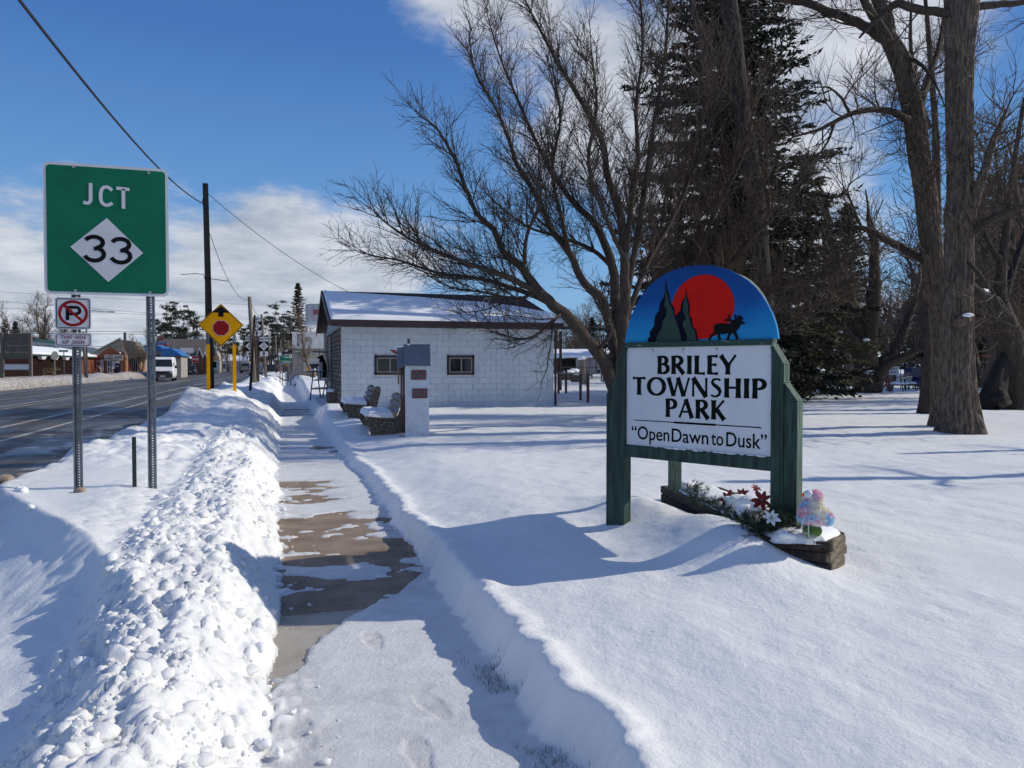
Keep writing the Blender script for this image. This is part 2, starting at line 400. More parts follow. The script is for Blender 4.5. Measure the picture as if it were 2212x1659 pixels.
    lb = .05 * lumps(x * 6, y * 5, 14) * ss(red + .9, red + .2, x)
    left = left * edge + (-.10) * (1 - edge) + lb * edge
    z = np.where(x > .5, right, left)
    # far side of the road
    le = RX_L + .6 * (fbm(y * .35, y * 0 + 13, 3) - .5)
    fb = ss(le + .1, le - 1.0, x)
    far = (.30 + .42 * np.exp(-((x - le + 1.7) / 1.1) ** 2) * (fbm(y * .16 + 2, y * 0, 3) * 1.5 - .15) + .16 * (fbm(x * .8, y * .6, 3) - .5) + .16 * lumps(x * 1.6, y * 1.3, 15) * np.exp(-((x - le + 1.5) / 1.5) ** 2) + .05 * lumps(x * 4, y * 4, 16))
    z = np.where(x < -10, -.10 * (1 - fb) + far * fb, z)
    return z
def _pxy(px, py):
    d = EYE * FPX / (py - 365.5); p = P(px, d); return p.x, p.y
FOOT = []
for (px, py, a) in ((372, 645, .35), (432, 712, .55), (418, 762, .3), (300, 742, .4)):
    X_, Y_ = _pxy(px, py); FOOT.append((X_, Y_, a - YAW))
def HZ(x, y): return float(height(np.array([x]), np.array([y]))[0])
# ------------------------------------------------------------------ ground materials
def snow_material():
    m = bpy.data.materials.new('snow'); m.use_nodes = True; t = m.node_tree; b = t.nodes['Principled BSDF']
    pos = N(t, 'ShaderNodeNewGeometry').outputs['Position']; sp = N(t, 'ShaderNodeSeparateXYZ'); L(t, pos, sp.inputs[0])
    def noise(scale, detail=4, rough=.55):
        n = N(t, 'ShaderNodeTexNoise'); n.inputs['Scale'].default_value = scale; n.inputs['Detail'].default_value = detail; n.inputs['Roughness'].default_value = rough
        L(t, pos, n.inputs['Vector']); return n.outputs[0]
    def rng(v, a, b_, c=0.0, d=1.0):
        n = N(t, 'ShaderNodeMapRange', interpolation_type='SMOOTHSTEP'); L(t, v, n.inputs[0])
        for i, q in enumerate((a, b_, c, d)): n.inputs[i + 1].default_value = q
        return n.outputs[0]
    # grit: along both road edges, thrown by ploughs
    nz = noise(3.2, 6, .65)
    r1 = rng(MATH(t, 'ADD', sp.outputs[0], MATH(t, 'MULTIPLY', nz, -1.6)), -2.75, -4.05)         # near kerb
    l1 = MATH(t, 'MULTIPLY', rng(MATH(t, 'ADD', sp.outputs[0], MATH(t, 'MULTIPLY', nz, 2.6)), -16.9, -15.9), rng(sp.outputs[0], -12.0, -14.0))
    side = MATH(t, 'MAXIMUM', MATH(t, 'MULTIPLY', r1, rng(sp.outputs[1], 16.0, 20.0, .55, .85)), l1)
    mound = MATH(t, 'MULTIPLY', rng(sp.outputs[0], -1.4, -2.2), MATH(t, 'MULTIPLY', rng(sp.outputs[1], 18, 21), rng(sp.outputs[1], 30, 26)))
    side = MATH(t, 'MAXIMUM', side, MATH(t, 'MULTIPLY', mound, rng(noise(7, 5, .7), .48, .66, 0, .75)))
    grit = MATH(t, 'MULTIPLY', side, rng(noise(9, 6, .75), .30, .55), clamp=True)
    c1 = N(t, 'ShaderNodeMix', data_type='RGBA'); L(t, rng(noise(1.1, 5), .35, .65), c1.inputs[0])
    c1.inputs[6].default_value = (.825, .825, .83, 1); c1.inputs[7].default_value = (.87, .866, .86, 1)
    c2 = N(t, 'ShaderNodeMix', data_type='RGBA'); L(t, grit, c2.inputs[0]); L(t, c1.outputs[2], c2.inputs[6]); c2.inputs[7].default_value = (.20, .155, .115, 1)
    # sand specks on the sidewalk film and frost greys
    spk = MATH(t, 'MULTIPLY', rng(noise(70, 2, .5), .69, .74), MATH(t, 'MULTIPLY', rng(sp.outputs[0], -.2, 0), rng(sp.outputs[0], 1.15, .95)), clamp=True)
    c3 = N(t, 'ShaderNodeMix', data_type='RGBA'); L(t, MATH(t, 'MULTIPLY', spk, .35), c3.inputs[0]); L(t, c2.outputs[2], c3.inputs[6]); c3.inputs[7].default_value = (.30, .25, .20, 1)
    film = MATH(t, 'MULTIPLY', rng(sp.outputs[2], .026, .012), MATH(t, 'MULTIPLY', rng(sp.outputs[0], -.3, -.15), rng(sp.outputs[0], 1.25, 1.1)), clamp=True)
    film = MATH(t, 'MULTIPLY', film, rng(noise(5, 7, .7), .25, .7, .25, .85))
    c4_ = N(t, 'ShaderNodeMix', data_type='RGBA'); L(t, film, c4_.inputs[0]); L(t, c3.outputs[2], c4_.inputs[6]); c4_.inputs[7].default_value = (.56, .555, .56, 1)
    L(t, c4_.outputs[2], b.inputs['Base Color'])
    b.inputs['Roughness'].default_value = .62; b.inputs['Specular IOR Level'].default_value = .35
    h1 = N(t, 'ShaderNodeBump'); h1.inputs['Strength'].default_value = .7; h1.inputs['Distance'].default_value = .012; L(t, noise(38, 6, .7), h1.inputs['Height'])
    h2 = N(t, 'ShaderNodeBump'); h2.inputs['Strength'].default_value = .7; h2.inputs['Distance'].default_value = .003; L(t, noise(240, 3, .7), h2.inputs['Height'])
    L(t, h1.outputs[0], h2.inputs['Normal']); L(t, h2.outputs[0], b.inputs['Normal'])
    return m
M_SNOW = snow_material()
M_SNOWCAP = mat('snow_cap', (.87, .875, .885), (.84, .85, .87), scale=3, rough=.65, bump=.35, bscale=30)

# ------------------------------------------------------------------ snow field (one sheet in four bands, finer towards the camera)
def snow_sheet():
    V, Q, o = [], [], 0
    bands = [(-2.2, 4.2, 1.7, 4.6, .0125), (-3.9, 7.0, 4.59, 8.6, .019), (-5.6, 12.0, 8.58, 15, .032), (-6, 24, 14.95, 30, .075), (-6, 10, 29.9, 62, .12), (10, 60, 29.8, 62, .3), (-6, 10, 61.8, 190, .3), (10, 120, 61.6, 190, .8)]
    extra = [(-34, -9.9, 15, 30, .15), (-60, -9.9, 29.8, 62, .22), (-60, -9.9, 61.7, 190, .45), (4.2, 9.0, 1.7, 4.6, .06), (24, 45, 15, 30, .3), (7.0, 16, 4.6, 8.6, .08), (12, 26, 8.6, 15, .1), (-8, 14, -4, 1.7, .15)]
    for (x0, x1, y0, y1, c) in bands + extra:
        nx = int(round((x1 - x0) / c)); ny = int(round((y1 - y0) / c))
        xs = np.linspace(x0, x1, nx + 1); ys = np.linspace(y0, y1, ny + 1)
        X, Y = np.meshgrid(xs, ys); Z = height(X, Y)
        V.append(np.stack([X.ravel(), Y.ravel(), Z.ravel()], 1))
        idx = np.arange((nx + 1) * (ny + 1)).reshape(ny + 1, nx + 1) + o
        q = np.stack([idx[:-1, :-1].ravel(), idx[:-1, 1:].ravel(), idx[1:, 1:].ravel(), idx[1:, :-1].ravel()], 1)
        if x1 > -9:
            # leave out what lies hidden below the road
            cxm = (X[:-1, :-1].ravel() + X[1:, 1:].ravel()) / 2
            zz_ = np.maximum.reduce([Z[:-1, :-1].ravel(), Z[1:, 1:].ravel(), Z[1:, :-1].ravel(), Z[:-1, 1:].ravel()])
            q = q[~((cxm < RX_R) & (cxm > RX_L) & (zz_ < -.07))]
        Q.append(q); o += (nx + 1) * (ny + 1)
    so = np_mesh('snow', np.concatenate(V), np.concatenate(Q), M_SNOW, smooth=True, kind='structure')
    return so
snow_sheet()
m_far = mat('far_snow', (.80, .82, .86), (.70, .72, .76), scale=.05, rough=.8, world_space=True)
mb = MB(); mb.add([(-1500, -300, -.16), (1500, -300, -.16), (1500, 2500, -.16), (-1500, 2500, -.16)], [(0, 1, 2, 3)]); mb.build('ground', m_far, kind='structure')

# ------------------------------------------------------------------ road
def asphalt():
    m = bpy.data.materials.new('asphalt'); m.use_nodes = True; t = m.node_tree; b = t.nodes['Principled BSDF']
    pos = N(t, 'ShaderNodeNewGeometry').outputs['Position']; sp = N(t, 'ShaderNodeSeparateXYZ'); L(t, pos, sp.inputs[0])
    def noise(scale, detail=4, rough=.55, st=(1, 1, 1)):
        mp = N(t, 'ShaderNodeMapping'); mp.inputs['Scale'].default_value = st; L(t, pos, mp.inputs[0])
        n = N(t, 'ShaderNodeTexNoise'); n.inputs['Scale'].default_value = scale; n.inputs['Detail'].default_value = detail; n.inputs['Roughness'].default_value = rough
        L(t, mp.outputs[0], n.inputs['Vector']); return n.outputs[0]
    def rng(v, a, b_, c=0.0, d=1.0):
        n = N(t, 'ShaderNodeMapRange', interpolation_type='SMOOTHSTEP'); L(t, v, n.inputs[0])
        for i, q in enumerate((a, b_, c, d)): n.inputs[i + 1].default_value = q
        return n.outputs[0]
    def mixc(f, a, c):
        n = N(t, 'ShaderNodeMix', data_type='RGBA'); L(t, f, n.inputs[0])
        if isinstance(a, tuple): n.inputs[6].default_value = (*a, 1)
        else: L(t, a, n.inputs[6])
        n.inputs[7].default_value = (*c, 1); return n.outputs[2]
    base = mixc(rng(noise(.9, 5, .6, (1.6, .10, 1)), .38, .62), (.050, .046, .044), (.092, .082, .074))
    base = mixc(rng(noise(60, 3, .6), .45, .75, 0, .35), base, (.17, .15, .13))
    # salt dried along the lanes
    base = mixc(rng(noise(1.0, 6, .6, (2.4, .05, 1)), .56, .70, 0, .45), base, (.23, .20, .17))
    # meltwater frost and sand beside the near bank
    nz = noise(1.3, 7, .62, (1.0, .45, 1))
    edge = rng(sp.outputs[0], -6.2, -4.0)
    fr = MATH(t, 'MULTIPLY', edge, rng(nz, .50, .58), clamp=True)
    fr = MATH(t, 'MULTIPLY', fr, rng(sp.outputs[1], 26, 17), clamp=True)
    base = mixc(MATH(t, 'MULTIPLY', fr, .62), base, (.52, .57, .62))
    sand = MATH(t, 'MULTIPLY', rng(sp.outputs[0], -4.6, -3.2), rng(noise(4.5, 6, .7, (1, .5, 1)), .40, .60), clamp=True)
    base = mixc(MATH(t, 'MULTIPLY', sand, .75), base, (.17, .125, .085))
    sand2 = MATH(t, 'MULTIPLY', rng(sp.outputs[0], -15.6, -16.6), rng(noise(3, 6, .7), .35, .6), clamp=True)
    base = mixc(MATH(t, 'MULTIPLY', sand2, .7), base, (.22, .18, .14))
    L(t, base, b.inputs['Base Color'])
    L(t, rng(noise(.8, 4, .6, (1, .3, 1)), .35, .65, .42, .8), b.inputs['Roughness'])
    bp = N(t, 'ShaderNodeBump'); bp.inputs['Strength'].default_value = .5; bp.inputs['Distance'].default_value = .006; L(t, noise(90, 4, .7), bp.inputs['Height']); L(t, bp.outputs[0], b.inputs['Normal'])
    return m
mb = MB(); mb.add([(RX_L - .6, -30, 0), (RX_R + .5, -30, 0), (RX_R + .5, 600, 0), (RX_L - .6, 600, 0)], [(0, 1, 2, 3)])
mb.build('road', asphalt(), kind='structure')
def line_mat(name, c):
    m = mat(name, c, tuple(v * .55 for v in c), scale=2.2, rough=.6, stretch=(3, .6, 1), world_space=True, lo=.42, hi=.62); return m
m_white = line_mat('road_white', (.50, .48, .45)); m_yel = line_mat('road_yellow', (.47, .37, .22))
def marking(x, w, y0, y1, m, name='lane_line'):
    mb = MB(); ys = np.linspace(y0, y1, max(2, int((y1 - y0) / 4)))
    for a, b in zip(ys[:-1], ys[1:]):
        mb.add([(x - w / 2, a, .004), (x + w / 2, a, .004), (x + w / 2, b, .004), (x - w / 2, b, .004)], [(0, 1, 2, 3)])
    mb.build(name, m, kind='structure')
marking(-5.75, .13, 4, 140, m_white); marking(-7.0, .13, 4, 140, m_white)
marking(-9.95, .13, 4, 140, m_yel); marking(-10.5, .13, 4, 140, m_white); marking(-12.6, .13, 4, 140, m_yel); marking(-15.4, .13, 4, 140, m_white)
mb = MB(); mb.add([(-6.9, 112, .006), (-3.3, 112, .006), (-3.3, 112.7, .006), (-6.9, 112.7, .006)], [(0, 1, 2, 3)]); mb.build('stop_line', m_white, kind='structure')

# ------------------------------------------------------------------ sidewalk of concrete slabs
m_slabA = mat('concrete_brown', (.34, .255, .185), (.20, .145, .105), scale=3.0, rough=.85, bump=.5, bscale=120, world_space=True, detail=8)
m_slabB = mat('concrete_grey', (.46, .42, .37), (.33, .295, .25), scale=2.5, rough=.85, bump=.5, bscale=120, world_space=True, detail=8)
mb = MB(); mb.box((.5, 60, -.13), (1.9, 140, .16)); side = mb.build('sidewalk', mat('sidewalk_base', (.10, .09, .08), rough=.9), kind='structure')
y = 5.05 - 1.52 * 3; k = 0; meshA = meshB = None
while y < 80:
    if k < 50:
        gray = (y < 5.0) or (k in (11, 17))
        src = meshB if gray else meshA
        if src is None:
            mb = MB(); mb.bevbox((0, 0, -.025), (1.52, 1.508, .05), .008); o = mb.build('slab', m_slabB if gray else m_slabA, side)
            if gray: meshB = o.data
            else: meshA = o.data
        else:
            o = bpy.data.objects.new('slab', src); COL.objects.link(o); o.parent = side
        o.location = (.48, y + .76, random.uniform(-.0015, .0015)); o.rotation_euler = (random.uniform(-.001, .001), random.uniform(-.001, .001), 0)
    y += 1.52; k += 1

# snow clods lying on the paving, and the grass showing through
rnd = random.Random(5)
def clod(px, py, size, label):
    d = EYE * FPX / (py - 365.5) * .985; p = P(px, d); z = HZ(p.x, p.y)
    mb = MB()
    for q in range(3):
        off = Vector((rnd.uniform(-.35, .35), rnd.uniform(-.35, .35), rnd.uniform(-.1, .25))) * size
        mb.ball(off, size * rnd.uniform(.38, .62), 9, 6, (1, rnd.uniform(.8, 1.1), rnd.uniform(.7, .95)), .16, rnd)
    o = mb.build('snow_clod', M_SNOWCAP, smooth=True, loc=(p.x, p.y, max(z, 0) + size * .28))
    tag(o, label, 'snow clod', 'clods of snow fallen onto the sidewalk')
for (px, py, s, l) in [(257, 647, .052, 'white snow clod on the grey paving, beside the bare concrete edge'), (259, 667, .050, 'blocky snow clod lying just nearer than its twin by the bare concrete'),
                       (266, 686, .020, 'tiny snow crumb on frosty paving between two larger clods'), (267, 697, .030, 'small snow clod on frosty paving halfway to the picture bottom'),
                       (277, 612, .016, 'pea sized snow clod alone on the brown slab by the joint'), (291, 716, .022, 'small snow clod farthest right on the frosty paving'),
                       (262, 722, .026, 'rounded snow clod resting at the rubble foot'), (258, 755, .055, 'tall lumpy snow clod at the bottom edge by the rubble'),
                       (274, 762, .030, 'small snow clod at the bottom edge, right of a tall one'), (277, 561, .022, 'small snow clod on dark brown paving beside the rubble'),
                       (283, 500, .022, 'small snow clod on the snowy strip near the far brown slab')]:
    clod(px, py, s, l)
def bank_clod(px, d, s, label):
    p = P(px, d); mb = MB()
    for q in range(3):
        off = Vector((rnd.uniform(-.4, .4), rnd.uniform(-.4, .4), rnd.uniform(-.1, .2))) * s
        mb.ball(off, s * rnd.uniform(.4, .65), 9, 6, (1, 1, .8), .14, rnd)
    o = mb.build('snow_clod', M_SNOWCAP, smooth=True, loc=(p.x, p.y, HZ(p.x, p.y) + s * .15)); tag(o, label, 'snow clod', 'clods of snow on the banks')
bank_clod(18, 6.9, .07, 'round snow clod perched on the crest at the far left')
bank_clod(78, 3.55, .055, 'rounded snow clod in the hollow left of the rubble bank')
bank_clod(30, 6.2, .05, 'small snow clod just below the left crest')
# frozen slush lumps at the road edge
m_slush = mat('slush_ice', (.42, .34, .27), (.20, .15, .11), scale=5, rough=.5, bump=.4, bscale=20)
for (px, d, s, l) in [(2, 10.3, .11, 'big brown frozen slush lump at the left picture edge'), (20, 10.6, .09, 'small pointed slush lump right of the big brown one'), (64, 11.2, .12, 'dirty ice lump by the road edge left of the sign post'), (78, 6.98, .04, 'brown slush lump stuck to the foot of the left sign post')]:
    p = P(px, d); mb = MB(); mb.ball((0, 0, 0), s, 10, 7, (1.3, .9, .8), .16, rnd); mb.ball((s * .7, 0, -.2 * s), s * .6, 9, 6, (1, 1, .8), .16, rnd)
    o = mb.build('slush_lump', m_slush, loc=(p.x, p.y, max(0, HZ(p.x, p.y)) + s * .3), smooth=True); tag(o, l, 'slush lump', 'frozen slush lumps')
# loose snow crumbs and chunks heaped along the sidewalk
def rubble():
    rs_ = np.random.RandomState(3); bm = bmesh.new(); bmesh.ops.create_icosphere(bm, subdivisions=2, radius=1.0); bm.verts.ensure_lookup_table()
    V1 = np.array([v.co[:] for v in bm.verts]); F1 = np.array([[v.index for v in f.verts] for f in bm.faces]); bm.free()
    bm = bmesh.new(); bmesh.ops.create_icosphere(bm, subdivisions=1, radius=1.0); V0 = np.array([v.co[:] for v in bm.verts]); F0 = np.array([[v.index for v in f.verts] for f in bm.faces]); bm.free()
    Vs, Fs, o = [], [], 0
    for (VT, FT, n, s0, s1) in ((V1, F1, 1500, .012, .055), (V0, F0, 5500, .005, .014)):
        y = 2.4 * (22 / 2.4) ** rs_.rand(n); xr = -.10 + .16 * (fbm(y * .8, y * 0 + 2, 3) - .5) + .05 * (vnoise(y * 5, y * 0 + 6) - .5) + .10 * gau(y, y * 0, 7.2, 0, .5, 1)
        u = rs_.rand(n); x = xr + .05 - 1.05 * u ** .9; spill = rs_.rand(n) < .05; x = np.where(spill, xr + .02 + .30 * rs_.rand(n) ** 2, x)
        dens = fbm(x * 2.2, y * 2.0, 3); keep = dens > .40; x, y = x[keep], y[keep]; n = len(x)
        s = s0 * (s1 / s0) ** (rs_.rand(n) ** 1.6); z = height(x, y); z = np.maximum(z, 0) - s * .12
        jit = 1 + .30 * (rs_.rand(n, len(VT), 1) - .5) * (1.3 if len(VT) < 20 else .9); sc = np.stack([rs_.uniform(.7, 1.3, n), rs_.uniform(.7, 1.3, n), rs_.uniform(.55, .95, n)], 1)[:, None, :]
        # cut some facets flat so that the larger ones read as broken slabs
        P_ = VT[None] * jit; cutn = rs_.normal(size=(n, 3)); cutn /= np.linalg.norm(cutn, axis=1, keepdims=True); dpr = np.einsum('nvk,nk->nv', P_, cutn); ex = np.clip(dpr - .45, 0, 9); P_ = P_ - ex[..., None] * cutn[:, None, :]
        a = rs_.rand(n) * 6.28; ca, sa = np.cos(a)[:, None], np.sin(a)[:, None]; P_ = P_ * sc; X = P_[..., 0] * ca - P_[..., 1] * sa; Y = P_[..., 0] * sa + P_[..., 1] * ca
        P_ = np.stack([X, Y, P_[..., 2]], 2) * s[:, None, None] + np.stack([x, y, z], 1)[:, None, :]
        Vs.append(P_.reshape(-1, 3)); Fs.append((FT[None] + (np.arange(n) * len(VT))[:, None, None]).reshape(-1, 3) + o); o += n * len(VT)
    q = np_mesh('snow_rubble', np.concatenate(Vs), np.concatenate(Fs), M_SNOW, smooth=True, kind='stuff'); tag(q, 'shovelled crumbs and chunks of snow heaped along the left edge of the sidewalk', 'snow')
rubble()
# grass
m_grass = mat('dry_grass', (.055, .048, .026), (.10, .078, .035), scale=30, rough=.9, world_space=True)
gv, gq = [], []
for k in range(2600):
    zone = rnd.random()
    yy = rnd.uniform(2.6, 4.4) if zone < .75 else rnd.uniform(5.6, 8.4)
    xc = 1.00 if zone < .75 else .97
    xx = rnd.gauss(xc, .045)
    if zone < .75 and vnoise(yy * 3.3 + 2, xx * 6) < .44: continue
    zz0 = max(0, HZ(xx, yy)) - .01
    if zz0 > .06: continue
    a = rnd.uniform(0, 6.28); l = rnd.uniform(.012, .035); w = .0016
    dx, dy = math.cos(a), math.sin(a); t_ = rnd.uniform(.3, 1.2)
    o = len(gv)
    gv += [(xx - dy * w, yy + dx * w, zz0), (xx + dy * w, yy - dx * w, zz0), (xx + dx * l * t_ + dy * w * .3, yy + dy * l * t_ - dx * w * .3, zz0 + l), (xx + dx * l * t_ - dy * w * .3, yy + dy * l * t_ + dx * w * .3, zz0 + l)]
    gq.append((o, o + 1, o + 2, o + 3))
g = np_mesh('grass', gv, gq, m_grass, kind='stuff'); tag(g, 'dark dead grass showing through thin snow along the sidewalk edge', 'grass')

# ------------------------------------------------------------------ shared materials
m_galv = mat('galvanised_steel', (.27, .28, .29), (.17, .18, .19), scale=14, rough=.45, metal=.7, bump=.15, bscale=80)
m_galvL = mat('weathered_steel', (.20, .205, .21), (.13, .135, .14), scale=10, rough=.5, metal=.5)
m_bolt = mat('bolt_zinc', (.45, .45, .44), rough=.4, metal=.8)
m_sg = mat('sign_green', (.006, .165, .085), (.004, .135, .070), scale=3, rough=.6, spec=.2)
m_sw = mat('sign_white', (.72, .70, .70), (.64, .63, .64), scale=4, rough=.6, spec=.2)
m_sk = mat('sign_black', (.008, .008, .009), rough=.75, spec=.15)
m_sr = mat('sign_red', (.36, .012, .016), (.28, .010, .014), scale=8, rough=.7, spec=.15)
m_sy = mat('sign_yellow', (.95, .42, .004), (.86, .36, .003), scale=5, rough=.7, spec=.15)
m_wood_pole = mat('pole_wood', (.085, .062, .045), (.040, .030, .024), scale=7, rough=.9, bump=.8, bscale=20, stretch=(6, 6, .5))
m_wood_grey = mat('pole_wood_grey', (.23, .19, .15), (.13, .105, .085), scale=7, rough=.9, bump=.6, bscale=20, stretch=(6, 6, .5))
m_wire = mat('cable', (.018, .018, .02), rough=.7)

def rrect(w, h, r, n=6):
    p = []
    for (cx_, cy_, a0) in ((w / 2 - r, h / 2 - r, 0), (-w / 2 + r, h / 2 - r, 90), (-w / 2 + r, -h / 2 + r, 180), (w / 2 - r, -h / 2 + r, 270)):
        for k in range(n + 1): p.append((cx_ + r * math.cos(R(a0 + 90 * k / n)), cy_ + r * math.sin(R(a0 + 90 * k / n))))
    return p
XZ = lambda a, b, d: (a, d, b)          # sign plane facing -Y
def plate(name, parent, poly, m, y0, th=.003, loc=(0, 0, 0)):
    mb = MB(); mb.prism(poly, XZ, y0, y0 + th); return mb.build(name, m, parent, loc=loc)
def channel_post(parent, x, z0, z1, y=0.012, w=.078, name='post', m=None, flip=1):
    """U channel with a row of real holes down its web"""
    mb = MB(); hw = w / 2; wb = .022; t = .004; dp = .036
    # profile: flange, wall, web with holes, wall, flange (open towards -Y when flip=1)
    prof = [(-hw, 0), (-wb - .006, 0), (-wb, dp), (-.006, dp)]
    for sx in (1, -1):
        for a, b in zip(prof[:-1], prof[1:]):
            (x0, y0), (x1, y1) = a, b
            mb.add([(x + sx * x0, y + y0 * flip, z0), (x + sx * x1, y + y1 * flip, z0), (x + sx * x1, y + y1 * flip, z1), (x + sx * x0, y + y0 * flip, z1),
                    (x + sx * x0, y + y0 * flip + t, z0), (x + sx * x1, y + y1 * flip + t, z0), (x + sx * x1, y + y1 * flip + t, z1), (x + sx * x0, y + y0 * flip + t, z1)],
                   [(0, 1, 2, 3), (7, 6, 5, 4), (0, 3, 7, 4), (1, 5, 6, 2), (3, 2, 6, 7)])
    z = z0
    while z < z1:      # web bridges between holes
        mb.box((x, y + (dp + t / 2) * flip, min(z + .0085, z1)), (.0125, t, .015)); z += .0254
    return mb.build(name, m or m_galv, parent)
def bolt(parent, x, z, y=-.004, r=.010):
    mb = MB(); mb.cyl((x, y, z), r, .006, 10, 'y'); mb.cyl((x, y - .004, z), r * .55, .006, 6, 'y'); return mb.build('bolt', m_bolt, parent)

# ------------------------------------------------------------------ the junction sign
Y0 = 8.0; xa = PX_at_Y(45.6, Y0); xb = PX_at_Y(170.2, Y0); xc = (xa + xb) / 2; W_, H_ = xb - xa, 1.222
def dep(X, Y): return math.sin(YAW) * X + math.cos(YAW) * Y
ztop = ZY(162.3, dep(xa, Y0)); zc = ztop - H_ / 2
xl = PX_at_Y(76.6, Y0); xr_ = PX_at_Y(151.0, Y0)
T = thing('junction_sign', 'large green road sign reading JCT over a white diamond with 33, on two steel posts', 'road sign', (xc, Y0, 0))
zl = HZ(xl, Y0); zr = HZ(xr_, Y0)
plate('sign_panel', T, rrect(W_, H_, .055), m_sw, 0, .003, (0, 0, zc))
plate('green_field', T, rrect(W_ - .052, H_ - .052, .035), m_sg, -.0015, .0012, (0, 0, zc))
dz = zc - .0
s_ = W_ / 125.0
def jp(px_, py_):  # picture px on the sign -> local metres (measured on the enlarged photograph)
    return ((px_ - 596) / 681.0 * W_, (1267 - py_) / 728.0 * H_)
d4 = [jp(594, 1198), jp(792, 1386), jp(598, 1556), jp(396, 1367)]
plate('diamond', T, d4, m_sw, -.0030, .0012, (0, 0, zc))
def jct_strokes():
    mb = MB(); w = .030
    def st(pts, ww=None, mb=None):
        mb = MB() if mb is None else mb; ribbon(mb, [jp(*p) for p in pts], [ww or w] * len(pts), XZ, -.0045, .0015); mb.build('letter', m_sw, T, loc=(0, 0, zc))
    st([(509, 1008), (508, 1095), (506, 1108), (498, 1119), (487, 1121), (468, 1117)])
    st([(625, 1042), (612, 1030), (596, 1024), (580, 1027), (568, 1040), (563, 1060), (562, 1088), (566, 1108), (576, 1121), (590, 1127), (607, 1124), (626, 1112)])
    q_ = MB(); ribbon(q_, [jp(648, 1027), jp(720, 1031)], [w, w], XZ, -.0045, .0015); st([(686, 1030), (686, 1141)], mb=q_)
jct_strokes()
def three(mb, cx_, cy_, h, w, th, fn, d, t_=.0015):
    r1 = h * .245; r2 = h * .275
    a = arcpts(cx_, cy_ + h / 2 - r1 - th * .2, w * .40, r1 - th * .3, 160, -75, 14); b = arcpts(cx_, cy_ - h / 2 + r2 + th * .2, w * .44, r2 - th * .3, 78, -165, 16)
    ribbon(mb, a, [th] * len(a), fn, d, t_); ribbon(mb, b, [th] * len(b), fn, d - .0002, t_)
    ribbon(mb, [(cx_ - w * .02, cy_ + h * .005), (cx_ + w * .14, cy_ + h * .005)], [th * .95] * 2, fn, d - .0004, t_)
mb = MB(); c1_ = jp(524, 1372); c2_ = jp(668, 1378)
three(mb, c1_[0], c1_[1], .262, .185, .039, XZ, -.0045); mb.build('digit', m_sk, T, loc=(0, 0, zc))
mb = MB(); three(mb, c2_[0], c2_[1], .262, .185, .039, XZ, -.0045); mb.build('digit', m_sk, T, loc=(0, 0, zc))
channel_post(T, xl - xc, zl - .3, zc + .55, name='post'); channel_post(T, xr_ - xc, zr - .3, zc + .55, name='post')
for bx, bz in ((xl - xc, zc + .575), (xr_ - xc, zc + .565), (xl - xc, zc - .575), (xr_ - xc, zc - .575)): bolt(T, bx, bz, -.004, .013)

# ------------------------------------------------------------------ no parking signs on the left post (own post behind)
dN = dep(xl, Y0); xN = PX_at_Y(74.5, Y0) ; 
T = thing('no_parking_sign', 'square no parking sign with a red ring and slash over a black P', 'road sign', (xN, Y0 - .012, 0))
w12 = .302; zN = ZY((1190.5 + 1318) / 8 * 1.0 + 0, dN) if False else ZY((1100 + 244 * .633) / 4, dN)
plate('sign_panel', T, rrect(w12, w12 * .985, .025), m_sw, -.006, .003, (0, 0, zN))
mb = MB(); rr = rrect(w12 - .022, w12 - .026, .02); ri = rrect(w12 - .036, w12 - .040, .014); n = len(rr)
for i in range(n):
    j = (i + 1) % n; mb.prism([rr[i], rr[j], ri[j], ri[i]], XZ, -.0078, -.0066)
mb.build('border', mat('navy_ink', (.010, .012, .030), rough=.5), T, loc=(0, 0, zN))
mb = MB(); px0 = -.047
ribbon(mb, [(px0, -.064), (px0, .068)], [.029, .029], XZ, -.0080, .001)
pp = [(px0 - .012, .056)] + arcpts(.022, .026, .034, .031, 90, -90, 12) + [(px0, -.006)]; ribbon(mb, pp, [.027] * len(pp), XZ, -.0083, .001)
mb.build('letter_p', m_sk, T, loc=(0, 0, zN))
mb = MB(); ring = arcpts(0, 0, .112, .109, 0, 360, 48); ribbon(mb, ring, [.025] * len(ring), XZ, -.0100, .001)
ribbon(mb, [(-.077, .077), (.078, -.074)], [.024] * 2, XZ, -.0103, .001); mb.build('red_ring', m_sr, T, loc=(0, 0, zN))
bolt(T, 0, zN + .135, -.013, .011); bolt(T, 0, zN - .135, -.013, .011)
T = thing('side_of_sign_plate', 'small white plate reading THIS SIDE OF SIGN with a maroon border', 'road sign', (xN, Y0 - .012, 0))
zS = ZY((1100 + 409 * .633) / 4, dN); hS = .125
plate('sign_panel', T, rrect(.306, hS + .005, .008), m_sw, -.006, .003, (0, 0, zS))
mb = MB(); rr = rrect(.286, hS - .014, .022); ri = rrect(.274, hS - .026, .016)
for i in range(len(rr)):
    j = (i + 1) % len(rr); mb.prism([rr[i], rr[j], ri[j], ri[i]], XZ, -.0078, -.0066)
m_mar = mat('sign_maroon', (.20, .012, .035), rough=.5); mb.build('border', m_mar, T, loc=(0, 0, zS))
text_part('THIS  SIDE', .043, m_mar, T, (0, -.0072, zS + .022), extrude=.0006, bold=.0009, spacing=1.08)
text_part('OF  SIGN', .043, m_mar, T, (0, -.0072, zS - .024), extrude=.0006, bold=.0009, spacing=1.08)
bolt(T, 0, zS + .028, -.013, .009); bolt(T, 0, zS - .030, -.013, .009)

